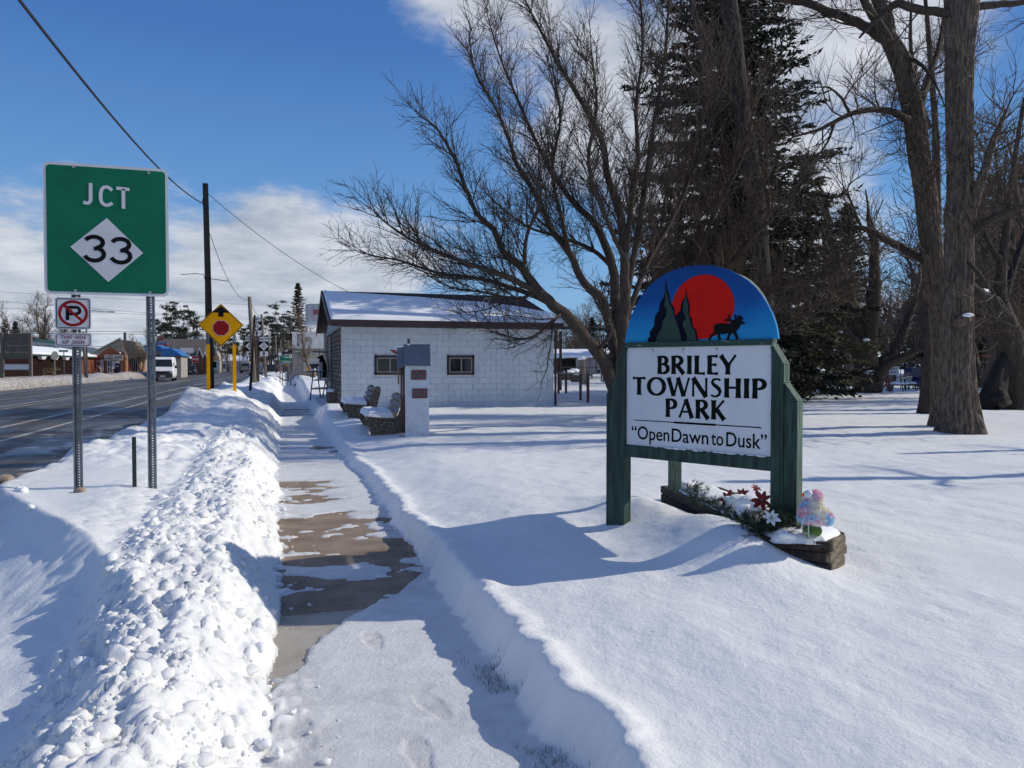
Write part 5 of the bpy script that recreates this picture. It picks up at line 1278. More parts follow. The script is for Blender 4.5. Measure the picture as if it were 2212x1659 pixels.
# --- low branching tree to the right of it, brown twigs across the spruce
D = 21; b0 = P(668, D, 0); zb = HZ(b0.x, b0.y); S = Segs(); rn = random.Random(77)
T = thing('bare_thicket_tree', 'low bare tree with a dense fan of brown twigs in front of the big spruce', 'tree', (b0.x, b0.y, zb - .1)); base = Vector(T.location)
cfg2 = [dict(seg=.3, wander=.06, lift=.03, space=.23, clen=2.9, crad=.018, ang=(15, 50), clift=.25),
        dict(seg=.22, wander=.10, lift=.04, space=.14, clen=1.3, crad=.0095, ang=(20, 50), taper=.35, clift=.2, skip=0),
        dict(seg=.18, wander=.13, lift=.03, space=.24, clen=.6, crad=.0065, ang=(25, 50), taper=.5, skip=0),
        dict(seg=.18, wander=.12, lift=.03, space=9, clen=.3, crad=.0045, ang=(25, 50), taper=.6)]
mb = MB(); mb.tube([(0, 0, -.1), (0, 0, .5)], [.22, .18], 12); mb.build('trunk', m_bark, T, smooth=True)
for pts in ([(668, 400, 0, .10), (672, 340, 0, .09), (690, 270, -.5, .07), (716, 210, -1, .055), (740, 160, -1.4, .04), (752, 110, -1.6, .02)],
            [(668, 400, 0, .10), (676, 350, .2, .085), (704, 300, .2, .07), (740, 250, .2, .055), (775, 215, .3, .035), (800, 190, .3, .015)],
            [(668, 400, 0, .09), (668, 330, .2, .08), (676, 260, .4, .065), (684, 190, .6, .05), (700, 120, .8, .03), (705, 70, .8, .012)],
            [(668, 400, 0, .09), (682, 360, -.4, .08), (722, 325, -1.0, .06), (765, 295, -1.5, .045), (805, 275, -1.9, .028), (838, 262, -2.0, .012)],
            [(668, 400, 0, .08), (660, 340, -.6, .07), (655, 280, -1.0, .055), (662, 215, -1.2, .04), (672, 150, -1.3, .02)],
            [(672, 370, 0, .07), (700, 345, -1.2, .055), (745, 335, -2.0, .04), (790, 325, -2.5, .025), (820, 305, -2.6, .012)],
            [(690, 330, 0, .06), (720, 280, .5, .05), (742, 220, .8, .035), (770, 170, 1.0, .018)]):
    limb(S, rn, pts, D, cfg2, T, base, 'limb', m_bark, 7, .12, 1.0)
S.build('twigs', m_twig2, T, 3, 'stuff', base); print('thicket segs', len(S.a))

# --- furrowed trunk as real relief
def furrowed(name, pts, D, m, parent, base, nr=88, step=.045, amp=.055, flare=True, seed=0):
    W = smooth_path(wpts(pts, D), 8); P_ = np.array([list(p - Vector(base)) for p, r in W]); R_ = np.array([r for p, r in W])
    s = np.concatenate([[0], np.cumsum(np.linalg.norm(np.diff(P_, axis=0), axis=1))]); n = int(s[-1] / step); t = np.linspace(0, s[-1], n)
    C = np.stack([np.interp(t, s, P_[:, i]) for i in range(3)], 1); Rr = np.interp(t, s, R_); d = vunit(np.gradient(C, axis=0))
    u = vunit(np.cross(d, np.array([[0, 1., 0]]))); v = np.cross(d, u); a = np.linspace(0, 2 * np.pi, nr, endpoint=False)
    A, TT = np.meshgrid(a, t); circ = A * Rr[:, None]
    warp = .5 * fbm(np.cos(A) * 2 + TT * .8 + seed, np.sin(A) * 2 + TT * .35, 3)
    A2 = np.mod(A - 1.5 * np.pi, 2 * np.pi); nf = 26 * max(.5, min(1.2, R_[0] / .4)); wx = 1.5 * (fbm(A2 * 2.5 + seed, TT * 1.1 + seed, 3) - .5)
    ridge = 1 - np.clip(np.abs(vnoise(A2 * nf / 6.283 + wx + seed, TT * 1.5 + 1.3 * wx) * 2 - 1.0) * 2.4, 0, 1)
    ridge2 = 1 - np.clip(np.abs(vnoise(A2 * nf / 3.1 + 2 * wx + 40, TT * 3.6 + 5) * 2 - 1.0) * 2.2, 0, 1)
    big = fbm(np.cos(A) * 1.1 + 9 + seed, np.sin(A) * 1.1 + TT * .25, 3) - .5
    rad = Rr[:, None] * (1 + .22 * big) - amp * ridge * (Rr[:, None] / .4) ** .5 - amp * .45 * ridge2
    if flare: rad = rad * (1 + .30 * np.exp(-TT / .35) * (.6 + .8 * np.clip(np.cos(A * 5 + 1 + seed), 0, 1)))
    V = C[:, None, :] + (u[:, None, :] * np.cos(A)[..., None] + v[:, None, :] * np.sin(A)[..., None]) * rad[..., None]
    idx = np.arange(n * nr).reshape(n, nr); nxt = np.roll(idx, -1, axis=1)
    q = np.stack([idx[:-1].ravel(), nxt[:-1].ravel(), nxt[1:].ravel(), idx[1:].ravel()], 1)
    return np_mesh(name, V.reshape(-1, 3), q, m, parent, smooth=True)
cfg3 = [dict(seg=.35, wander=.10, lift=.0, space=.26, clen=2.2, crad=.022, ang=(35, 80), clift=.12),
        dict(seg=.24, wander=.15, lift=.03, space=.20, clen=1.1, crad=.010, ang=(30, 70), taper=.35, clift=.15, skip=0),
        dict(seg=.16, wander=.14, lift=.05, space=.17, clen=.5, crad=.0055, ang=(25, 55), taper=.5, clift=.2, skip=0),
        dict(seg=.16, wander=.12, lift=.06, space=9, clen=.3, crad=.0035, ang=(25, 50), taper=.6)]
D = 15.4; rn = random.Random(31); b0 = P(962, D, 0); zb = HZ(b0.x, b0.y); S = Segs()
T = thing('big_cottonwood', 'huge straight furrowed grey trunk rising out of the snow, nearest tree at the right', 'tree', (b0.x, b0.y, zb - .15)); base = Vector(T.location)
furrowed('trunk', [(962, 442, 0, .46), (962, 425, 0, .41), (960, 400, 0, .36), (958, 370, 0, .325), (957, 335, 0, .305), (957, 300, 0, .285), (958, 260, 0, .275), (957, 215, 0, .27), (958, 190, 0, .25), (957, 140, 0, .25), (956, 100, 0, .25), (956, 55, 0, .27), (957, 10, 0, .32), (959, -40, 0, .34), (960, -120, 0, .25)], D, m_cott, T, base, 190, .045, .045, True, 3)
for pts, r_ in (([(968, 222, -.2, .10), (974, 195, -.3, .095), (985, 160, -.3, .08), (993, 135, -.3, .065), (1004, 109, -.3, .02)], 0), ([(968, 235, .0, .11), (985, 222, -.4, .09), (1005, 213, -.6, .075), (1030, 204, -.7, .05), (1070, 190, -.8, .03)], 1), ([(945, 18, 0, .09), (930, 16, .1, .085), (905, 12, .2, .08), (893, 8, .2, .08), (884, 14, .3, .075)], 1),
                ([(968, 12, 0, .085), (990, 9, 0, .07), (1024, 5, 0, .055), (1080, -5, 0, .03)], 1), ([(968, 330, .2, .09), (985, 318, .3, .02)], 1), ([(966, 262, -.2, .05), (990, 290, -.6, .03), (1010, 330, -.7, .015)], 1)):
    limb(S, rn, pts, D, cfg3, T, base, 'limb', m_bark if r_ else m_cott, 10, .25, .9)
mb = MB(); c_ = P(966, D - .42, ZY(319, D - .42)); mb.tube([Vector(c_) - base + Vector((-.06, .15, -.05)), Vector(c_) - base + Vector((-.04, -.08, 0))], [.12, .075], 12); mb.build('branch_stub', m_cott, T, smooth=True)
mb = MB(); mb.ball(Vector(c_) - base + Vector((-.03, -.06, .07)), .09, 12, 8, (1.3, .8, .5), .1, rn); mb.build('snow_cap', M_SNOWCAP, T, smooth=True)
for k in range(26):   # water shoots on the trunk
    py = rn.uniform(60, 380); w = P(rn.choice((944, 968)), D + rn.uniform(-.3, .3), ZY(py, D)); grow(S, rn, w, Vector((rn.choice((-1, 1)) * rn.uniform(.5, 1), rn.uniform(-.6, .6), rn.uniform(0, .8))).normalized(), rn.uniform(.7, 1.9), .009, 1, cfg3)
S.build('twigs', m_twig, T, 3, 'stuff', base); print('cottonwood segs', len(S.a))

D = 17.0; rn = random.Random(36); b0 = P(938, D, 0); zb = HZ(b0.x, b0.y); S = Segs()
T = thing('leaning_cottonwood', 'tall forked trunk leaning left from behind the huge straight trunk, with long arched limbs', 'tree', (b0.x, b0.y, zb - .15)); base = Vector(T.location)
furrowed('trunk', [(946, 432, 0, .34), (945, 415, 0, .28), (943, 380, 0, .23), (941, 340, 0, .21), (937, 300, 0, .215), (930, 250, 0, .22), (923, 195, 0, .235), (915, 150, 0, .235), (911, 120, 0, .23), (903, 85, 0, .22), (897, 65, 0, .225), (890, 52, 0, .20), (884, 40, 0, .17), (882, 22, 0, .145), (874, 5, 0, .13), (866, -20, 0, .12), (850, -80, 0, .08)], D, m_cott, T, base, 140, .06, .038, True, 9)
for pts in ([(888, 48, .1, .13), (875, 40, .2, .12), (858, 28, .3, .105), (836, 20, .5, .095), (806, 8, .7, .085), (780, 4, .9, .07), (752, -6, 1, .055), (720, -20, 1, .03)], [(886, 46, -.1, .11), (876, 30, -.2, .10), (862, 8, -.3, .085), (855, -8, -.4, .075), (848, -40, -.4, .05)],
            [(912, 128, 0, .095), (900, 119, -.3, .085), (885, 113, -.5, .07), (868, 112, -.8, .06), (848, 116, -1.0, .052), (832, 124, -1.2, .045), (815, 132, -1.3, .035), (800, 136, -1.4, .024), (783, 142, -1.4, .010)],
            [(926, 262, 0, .12), (912, 254, .4, .10), (896, 246, .8, .09), (878, 236, 1.2, .08), (862, 229, 1.6, .065), (845, 228, 2, .055), (825, 225, 2.3, .04), (805, 220, 2.5, .02)],
            [(913, 125, .3, .10), (922, 85, .8, .09), (935, 50, 1.2, .06), (940, 10, 1.4, .03)], [(846, 114, -1.0, .035), (838, 100, -1.2, .028), (826, 90, -1.3, .02), (812, 90, -1.4, .010)], [(860, 228, 1.6, .035), (850, 205, 1.6, .028), (846, 188, 1.6, .02), (860, 176, 1.6, .010)],
            [(905, 62, -.2, .05), (918, 68, -.6, .04), (930, 84, -.9, .025), (938, 100, -1, .010)], [(832, 124, -1.2, .03), (826, 142, -1.3, .024), (814, 160, -1.4, .012)]):
    limb(S, rn, pts, D, cfg3, T, base, 'limb', m_bark, 9, .12, 1.0)
for k in range(34):
    py = rn.uniform(80, 330); w = P(np.interp(py, [80, 330], [903, 934]) + rn.choice((-9, 9)), D + rn.uniform(-.2, .2), ZY(py, D)); grow(S, rn, w, Vector((rn.choice((-1, 1)) * rn.uniform(.5, 1), rn.uniform(-.6, .6), rn.uniform(0, .8))).normalized(), rn.uniform(.7, 1.8), .008, 1, cfg3)
S.build('twigs', m_twig, T, 3, 'stuff', base); print('leaning segs', len(S.a))
# third trunk close behind
D = 21.5; b0 = P(930, D, 0); zb = HZ(b0.x, b0.y); S = Segs(); rn = random.Random(8)
T = thing('rear_trunk_tree', 'dark trunk standing just left of and behind the leaning trunk', 'tree', (b0.x, b0.y, zb - .1)); base = Vector(T.location)
furrowed('trunk', [(930, 418, 0, .30), (930, 400, 0, .26), (932, 350, 0, .22), (934, 280, 0, .18), (934, 200, 0, .13), (932, 130, 0, .09), (926, 60, 0, .07), (920, 0, 0, .05), (912, -60, 0, .06)], D, m_bark, T, base, 48, .09, .02, True, 5)
limb(S, rn, [(926, 130, 0, .09), (912, 90, .5, .07), (906, 40, .8, .05), (908, -10, 1, .02)], D, cfg3, T, base, 'limb', m_bark); S.build('twigs', m_twig, T, 3, 'stuff', base)
# dark leaning trunk in front of the spruce
D = 27; b0 = P(765, D, 0); zb = HZ(b0.x, b0.y); S = Segs(); rn = random.Random(18)
T = thing('dark_leaning_tree', 'nearly black bare trunk leaning left across the big spruce above the blue arch', 'tree', (b0.x, b0.y, zb - .1)); base = Vector(T.location)
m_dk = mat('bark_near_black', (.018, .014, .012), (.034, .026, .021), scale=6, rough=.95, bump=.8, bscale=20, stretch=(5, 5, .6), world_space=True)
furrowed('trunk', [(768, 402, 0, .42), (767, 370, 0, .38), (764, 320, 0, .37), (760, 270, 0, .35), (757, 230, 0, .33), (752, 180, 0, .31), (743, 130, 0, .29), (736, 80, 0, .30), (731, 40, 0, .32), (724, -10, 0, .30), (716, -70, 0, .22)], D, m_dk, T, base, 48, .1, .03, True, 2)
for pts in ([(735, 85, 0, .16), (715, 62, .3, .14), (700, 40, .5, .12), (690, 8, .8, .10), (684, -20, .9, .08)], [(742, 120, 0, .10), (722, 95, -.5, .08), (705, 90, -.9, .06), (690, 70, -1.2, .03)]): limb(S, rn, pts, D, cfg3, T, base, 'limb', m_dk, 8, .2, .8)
S.build('twigs', m_twig, T, 3, 'stuff', base)
# --- multi-stemmed tree in the middle distance by the playground
D = 38; b0 = P(870, D, 0); zb = HZ(b0.x, b0.y); S = Segs(); rn = random.Random(52)
T = thing('many_stemmed_tree', 'old bare tree dividing low into thick crooked stems, snow in its forks', 'tree', (b0.x, b0.y, zb - .2)); base = Vector(T.location)
cfg4 = [dict(seg=.5, wander=.10, lift=.01, space=.30, clen=3.4, crad=.042, ang=(35, 80), clift=.1), dict(seg=.4, wander=.16, lift=.04, space=.28, clen=1.7, crad=.018, ang=(30, 70), taper=.35, clift=.2, skip=0), dict(seg=.3, wander=.14, lift=.06, space=9, clen=1.0, crad=.011, ang=(25, 55), taper=.5)]
for pts in ([(869, 396, 0, .75), (867, 370, 0, .60), (862, 345, 0, .50), (856, 325, .3, .42), (848, 300, .6, .36), (838, 270, .9, .30), (830, 240, 1, .22), (822, 200, 1.2, .12)], [(866, 392, 0, .55), (868, 360, 0, .50), (868, 330, 0, .45), (872, 300, -.5, .36), (874, 270, -.6, .26), (872, 240, -.6, .2), (866, 215, -.6, .1)],
            [(873, 390, 0, .45), (880, 368, 0, .40), (890, 355, .4, .33), (900, 340, .6, .27), (908, 318, .8, .2), (916, 290, 1, .1)], [(876, 376, -.6, .28), (890, 364, -.8, .24), (905, 356, -.9, .2), (918, 350, -1, .12)], [(863, 350, 0, .32), (850, 338, -.4, .27), (841, 326, -.5, .22), (834, 312, -.6, .12)],
            [(850, 306, 0, .26), (836, 290, -.6, .2), (826, 265, -1, .15), (822, 235, -1.2, .08)]):
    limb(S, rn, pts, D, cfg4, T, base, 'stem', m_bark, 12, .3, 1.0)
for (px, py, r) in ((871, 372, .25), (843, 331, .22), (862, 304, .16), (866, 340, .15)):
    mb = MB(); c_ = P(px, D - .5, ZY(py, D - .5)); mb.ball(Vector(c_) - base, r, 10, 6, (1.4, .8, .6), .1, rn); mb.build('snow_patch', M_SNOWCAP, T, smooth=True)
S.build('twigs', m_twig, T, 3, 'stuff', base); print('multi segs', len(S.a))
# --- leaning dark tree at the right picture edge
D = 24; b0 = P(1014, D, 0); zb = HZ(b0.x, b0.y); S = Segs(); rn = random.Random(63)
T = thing('edge_tree', 'dark tree with snow topped limb and black root stump at the right edge', 'tree', (b0.x, b0.y, zb - .1)); base = Vector(T.location)
furrowed('trunk', [(1016, 412, 0, .55), (1015, 395, 0, .48), (1013, 370, 0, .44), (1010, 340, 0, .40), (1003, 320, 0, .34), (999, 300, 0, .22), (1000, 270, 0, .15), (1004, 230, 0, .11), (1010, 170, 0, .08), (1020, 100, 0, .05)], D, m_bark, T, base, 60, .08, .03, True, 7)
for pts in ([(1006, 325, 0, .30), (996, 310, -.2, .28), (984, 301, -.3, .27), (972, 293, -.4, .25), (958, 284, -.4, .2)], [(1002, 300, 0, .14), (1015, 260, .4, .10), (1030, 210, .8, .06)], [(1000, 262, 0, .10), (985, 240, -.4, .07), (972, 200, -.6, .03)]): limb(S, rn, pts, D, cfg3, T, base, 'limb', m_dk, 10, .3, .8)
mb = MB(); mb.ball(P(979, D - .4, ZY(291.5, D - .4)) - base, .16, 14, 8, (2.6, .8, .55), .08, rn); mb.build('snow_cap', M_SNOWCAP, T, smooth=True)
mb = MB(); a_ = P(1007, D - .3, zb); mb.tube([a_ - base + Vector((-.9, 0, 0)), a_ - base + Vector((-.5, 0, .5)), a_ - base + Vector((-.15, .1, 1.3)), a_ - base + Vector((.1, .2, 1.7))], [.25, .36, .26, .12], 12); mb.ball(a_ - base + Vector((-.6, -.2, .35)), .34, 10, 7, (1, 1, .8), .18, rn); mb.v = [(x + rn.uniform(-.09, .09), y + rn.uniform(-.09, .09), z + rn.uniform(-.09, .09)) for x, y, z in mb.v]; mb.build('root_stump', m_dk, T, smooth=True)
S.build('twigs', m_twig, T, 3, 'stuff', base)

# ------------------------------------------------------------------ conifers
def spruce(name, h, rad, dens, seed, m, top=.02, skirt=.3, quad=.10, droop=.25, wh=.42, nb=7, trunk_r=.2):
    rn = random.Random(seed); T = bpy.data.objects.new(name, None); COL.objects.link(T); V, Q = [], []; mb = MB(); S = Segs()
    mb.tube([(0, 0, -.3), (rn.uniform(-.1, .1), rn.uniform(-.1, .1), h * .5), (0, 0, h * .995)], [trunk_r, trunk_r * .6, .015], 9); mb.build('trunk', m_bark, T, smooth=True)
    z = skirt
    while z < h * .985:
        f = 1 - (z - skirt) / (h - skirt); Lb = rad * (f ** .82) * rn.uniform(.82, 1.12) + .12; n = max(4, int(nb * (.6 + .4 * f)))
        a0 = rn.uniform(0, 6.28)
        for k in range(n):
            a = a0 + 2 * math.pi * k / n + rn.gauss(0, .22); lb = Lb * rn.uniform(.62, 1.15)
            d = Vector((math.cos(a), math.sin(a), rn.uniform(-.05, .3) - droop * f * .6)).normalized(); p = Vector((0, 0, z + rn.uniform(-.12, .12))); st = max(.16, quad * 1.7); ns = max(2, int(lb / st)); st = lb / ns
            for i in range(ns):
                t = (i + 1) / ns; d = (d + Vector((0, 0, -droop * .16 if t < .6 else .10)) + rv(rn, .04)).normalized(); q = p + d * st
                S.add(p, q, .028 * (1 - t * .8) * min(1, rad / 3), .025 * (1 - t) * min(1, rad / 3) + .004)
                side = d.cross(Vector((0, 0, 1))).normalized(); wl = (.20 + .42 * lb * (1 - abs(t - .45)) * .45)
                for s in (-1, 1):
                    for g_ in range(dens):
                        o = p.lerp(q, rn.random()); dd = (d * rn.uniform(.35, .9) + side * s * rn.uniform(.5, 1.0) + Vector((0, 0, rn.uniform(-.42, .12)))).normalized(); l = wl * rn.uniform(.45, 1.0); m_ = max(1, int(l / (quad * 1.3)))
                        for j in range(m_):
                            c = o + dd * l * (j + rn.uniform(.2, .8)) / m_; ln = (dd + rv(rn, .45)).normalized() * quad * rn.uniform(.7, 1.5); w = ln.cross(rv(rn)).normalized() * quad * rn.uniform(.12, .26)
                            b = len(V); V.extend([c - ln * .5, c + w, c + ln * .6, c - w]); Q.append((b, b + 1, b + 2, b + 3))
                p = q
        z += wh * rn.uniform(.7, 1.25) * (.55 + .45 * f)
    S.build('branches', m_bark, T, 3, 'stuff'); np_mesh('needles', [tuple(v) for v in V], Q, m, T, kind='stuff'); print(name, 'quads', len(Q)); return T
D = 31; b0 = P(727, D, 0)
T = spruce('big_spruce', 25.5, 5.6, 10, 3, m_spr, quad=.26, wh=.42, nb=10, skirt=.9, droop=.35, trunk_r=.34); T.location = (b0.x, b0.y, HZ(b0.x, b0.y)); T.rotation_euler[2] = 1.0
tag(T, 'huge dark spruce towering behind the park sign beyond the top of the photo', 'tree')
D = 36; b0 = P(806, D, 0)
T = spruce('olive_spruce', 11.5, 3.5, 6, 5, m_spr2, quad=.21, wh=.42, nb=9, skirt=.7, droop=.45, trunk_r=.2); T.location = (b0.x, b0.y, HZ(b0.x, b0.y))
tag(T, 'olive green spruce with low drooping boughs just right of the park sign', 'tree')
small = spruce('background_spruce', 12.5, 2.9, 7, 8, m_spr, quad=.32, wh=.42, nb=9, skirt=1.7, droop=.3, trunk_r=.16)
small2 = spruce('background_spruce', 13.5, 3.5, 7, 14, m_spr2, quad=.34, wh=.46, nb=9, skirt=2.2, droop=.3, trunk_r=.18)
def put(root, px, D, s=1.0, label=None, rz=None, first=False, sz=None, grp='dark evergreens behind the park'):
    b0 = P(px, D, 0); z = HZ(b0.x, b0.y) if (b0.y < 185 and -29 < b0.x < 58) else -.1
    r = rz if rz is not None else random.uniform(0, 6.28)
    if first:
        root.location = (b0.x, b0.y, z - .05); root.rotation_euler = (0, 0, r); root.scale = (s, s, sz or s); tag(root, label, 'tree', grp); return root
    o = dup(root, (b0.x, b0.y, z - .05), r, label, grp, (s, s, sz or s)); o['category'] = 'tree'; return o
BL = 'dark evergreen in the belt of trees beyond the park snow'
put(small, 846, 52, 1.0, 'narrow dark evergreen standing by itself against blue sky behind the crooked tree', first=True)
put(small2, 905, 88, .7, BL, first=True)
for (px, D, s, w) in ((778, 62, 1.0, 1), (826, 76, .62, 0), (925, 84, .95, 0), (950, 76, 1.15, 1), (972, 74, 1.35, 0), (990, 64, 1.3, 1), (1004, 70, 1.4, 0), (1024, 60, 1.35, 1), (1045, 62, 1.4, 0), (1080, 44, 1.2, 1), (985, 84, 1.4, 1), (1015, 86, 1.4, 0), (935, 92, 1.2, 1), (700, 60, .9, 1), (662, 70, .85, 0), (575, 95, .55, 1), (592, 64, .42, 0)):
    put(small2 if w else small, px, D, s, BL)
# --- bare trees for the background
def baretree(name, h, seed, m, spread=.55):
    rn = random.Random(seed); T = bpy.data.objects.new(name, None); COL.objects.link(T); S = Segs()
    c = [dict(seg=h / 14, wander=.07, lift=.02, space=h / 20, clen=h * .40, crad=h * .008, ang=(25, 55), clift=.25, taper=.25, skip=3), dict(seg=h / 20, wander=.13, lift=.04, space=h / 26, clen=h * .17, crad=h * .0032, ang=(25, 60), taper=.35, clift=.2, skip=1), dict(seg=h / 28, wander=.15, lift=.05, space=h / 34, clen=h * .08, crad=h * .0018, ang=(25, 55), taper=.5, clift=.15, skip=0), dict(seg=h / 34, wander=.14, lift=.04, space=9, clen=1, crad=.01, ang=(20, 50), taper=.6)]
    S2 = Segs()
    for k in range(3 if spread > .6 else 1):
        d = Vector((rn.gauss(0, .25), rn.gauss(0, .25), 1)).normalized(); grow(S, rn, Vector((0, 0, -.2)), d, h, h * .022, 0, c)
    big = [a for a in S.a if a[6] > h * .009]; S2.a = big; S.a = [a for a in S.a if a[6] <= h * .009]
    S2.build('trunk', m, T, 7); S.build('twigs', m, T, 3, 'stuff'); print(name, len(S.a)); return T
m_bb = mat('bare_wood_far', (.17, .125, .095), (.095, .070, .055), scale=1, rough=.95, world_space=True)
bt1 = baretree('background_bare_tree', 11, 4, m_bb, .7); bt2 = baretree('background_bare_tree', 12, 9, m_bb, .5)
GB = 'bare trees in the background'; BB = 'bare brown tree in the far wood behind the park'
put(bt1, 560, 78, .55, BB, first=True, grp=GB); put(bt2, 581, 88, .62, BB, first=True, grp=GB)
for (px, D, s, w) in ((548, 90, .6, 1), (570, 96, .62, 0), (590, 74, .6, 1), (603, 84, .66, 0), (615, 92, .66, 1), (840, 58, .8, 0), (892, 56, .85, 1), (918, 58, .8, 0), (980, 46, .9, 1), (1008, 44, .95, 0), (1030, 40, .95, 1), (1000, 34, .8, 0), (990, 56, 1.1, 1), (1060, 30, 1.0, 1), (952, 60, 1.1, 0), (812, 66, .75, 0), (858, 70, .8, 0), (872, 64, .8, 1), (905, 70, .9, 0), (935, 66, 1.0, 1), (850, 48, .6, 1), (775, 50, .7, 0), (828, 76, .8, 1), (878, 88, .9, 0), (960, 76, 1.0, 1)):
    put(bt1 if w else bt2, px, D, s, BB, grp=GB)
GS = 'bare trees at the right end of the park'
CW = bpy.data.objects['big_cottonwood']
for (xx, yy, s, lb) in ((18.5, 8.6, .50, 'tall slim trunk casting the upper long shadow across the park snow'), (16.5, 6.6, .62, 'tall trunk casting the lower long shadow towards the planter')):
    o = dup(CW, (xx, yy, .15), 1.0 + s, lb, GS, (s * .7, s * .7, s)); o['category'] = 'tree'
# ------------------------------------------------------------------ benches with pebbled concrete ends
def pebble():
    m = bpy.data.materials.new('pebble_concrete'); m.use_nodes = True; t = m.node_tree; b = t.nodes['Principled BSDF']
    tcn = N(t, 'ShaderNodeTexCoord'); v = N(t, 'ShaderNodeTexVoronoi'); v.inputs['Scale'].default_value = 42; L(t, tcn.outputs['Object'], v.inputs[0])
    r = N(t, 'ShaderNodeValToRGB'); L(t, v.outputs['Color'], r.inputs[0]); e = r.color_ramp.elements; e[0].color = (.08, .06, .04, 1); e[0].position = .2; e[1].color = (.55, .46, .34, 1); e[1].position = .75; k = e.new(.5); k.color = (.13, .09, .055, 1)
    d = N(t, 'ShaderNodeMapRange'); L(t, v.outputs['Distance'], d.inputs[0]); d.inputs[1].default_value = .25; d.inputs[2].default_value = .65; d.inputs[3].default_value = 0; d.inputs[4].default_value = 1
    mx_ = N(t, 'ShaderNodeMix', data_type='RGBA'); L(t, d.outputs[0], mx_.inputs[0]); L(t, r.outputs[0], mx_.inputs[6]); mx_.inputs[7].default_value = (.09, .07, .05, 1); L(t, mx_.outputs[2], b.inputs['Base Color']); b.inputs['Roughness'].default_value = .7
    bp = N(t, 'ShaderNodeBump'); bp.inputs['Strength'].default_value = 1; bp.inputs['Distance'].default_value = .02; bp.invert = True; L(t, v.outputs['Distance'], bp.inputs['Height']); L(t, bp.outputs[0], b.inputs['Normal'])
    return m
m_peb = pebble(); m_slat = mat('bench_slat_grey', (.27, .255, .27), (.18, .165, .17), scale=3, rough=.85, stretch=(4, .5, 4)); m_slatd = mat('bench_slat_brown', (.16, .12, .085), (.10, .075, .055), scale=3, rough=.85, stretch=(4, .5, 4))
# profile in (x, z): bench faces -x
EP = [(-.36, .50), (-.38, .42), (-.30, .30), (-.25, .12), (-.24, 0), (.40, 0), (.42, .30), (.47, .60), (.52, .80), (.535, .86), (.52, .93), (.47, .965), (.41, .955), (.37, .90), (.36, .83), (.32, .66), (.27, .54), (.20, .475), (.08, .455)]
def bench(px, D, zb, label, rz=0.0, first=None):
    b0 = P(px, D, 0)
    if first: return dup(first, (b0.x, b0.y, zb), rz, label)
    T = thing('park_bench', label, 'bench', (b0.x, b0.y, zb), rz, 'concrete and slat benches by the sidewalk')
    for yy in (-.70, .70):
        mb = MB(); mb.prism(EP, lambda a, b, d: (a, d, b), yy - .05, yy + .05); mb.build('bench_end', m_peb, T)
    for i in range(4):
        mb = MB(); mb.bevbox((-.29 + i * .135, 0, .515 - i * .012), (.115, 1.60, .035), .006, Matrix.Rotation(R(5), 3, 'Y')); mb.build('seat_slat', m_slatd, T)
    for i in range(3):
        z = .64 + i * .125; mb = MB(); mb.bevbox((.255 + (z - .6) * .34, 0, z), (.028, 1.5, .10), .005, Matrix.Rotation(R(18), 3, 'Y')); mb.build('back_slat', m_slat, T)
    rn = random.Random(2); mb = MB()
    # snow on the seat: grid cushion
    nx, ny = 24, 60; X, Y = np.meshgrid(np.linspace(-.35, .20, nx), np.linspace(-.72, .78, ny)); ed = np.minimum(np.minimum((X + .35) / .09, (.20 - X) / .06), np.minimum((Y + .72) / .10, (.78 - Y) / .1)); ed = np.sqrt(np.clip(1 - (1 - np.clip(ed, 0, 1)) ** 2, 0, 1))
    Z = .53 + .12 * ed + .03 * (fbm(X * 6, Y * 3, 3) - .5) * ed - .03 * ss(-.1, -.7, Y); idx = np.arange(nx * ny).reshape(ny, nx); q = np.stack([idx[:-1, :-1].ravel(), idx[:-1, 1:].ravel(), idx[1:, 1:].ravel(), idx[1:, :-1].ravel()], 1)
    np_mesh('snow_cushion', np.stack([X.ravel(), Y.ravel(), Z.ravel()], 1), q, M_SNOWCAP, T, smooth=True)
    return T
BE = bench(356.5, 19.6, .12, 'concrete ended bench with snow on its seat before the corner of the block house', .0)
bench(380, 15.9, .05, 'nearer snow covered concrete bench between the sidewalk and the little red windowed tower', 0.0, BE)
# ------------------------------------------------------------------ the miniature house on its stand
D = 15.0; b0 = P(417, D, 0); T = thing('miniature_house', 'tall white miniature house with grey tin roof, stovepipe and red windows before the block wall', 'ornamental house', (b0.x, b0.y, 0), R(-9))
m_wp2 = mat('old_white_paint', (.64, .67, .71), (.50, .53, .57), scale=5, rough=.7, bump=.2, bscale=40); m_tin = mat('grey_tin', (.15, .165, .19), (.19, .205, .23), scale=3, rough=.45, metal=.35); m_rd = mat('red_paint', (.22, .022, .018), (.15, .015, .014), scale=12, rough=.6)
def zq_(y): return ZY((1340 + y * .1326) / 4, D)
w, dp_, ze, zr_t = .46, .40, zq_(890), zq_(295)
mb = MB(); mb.prism([(-.5 * dp_, .15), (.5 * dp_, .15), (.5 * dp_, ze), (0, zr_t - .03), (-.5 * dp_, ze)], lambda a, b, d: (d, a, b), -w / 2, w / 2); mb.build('body', m_wp2, T)
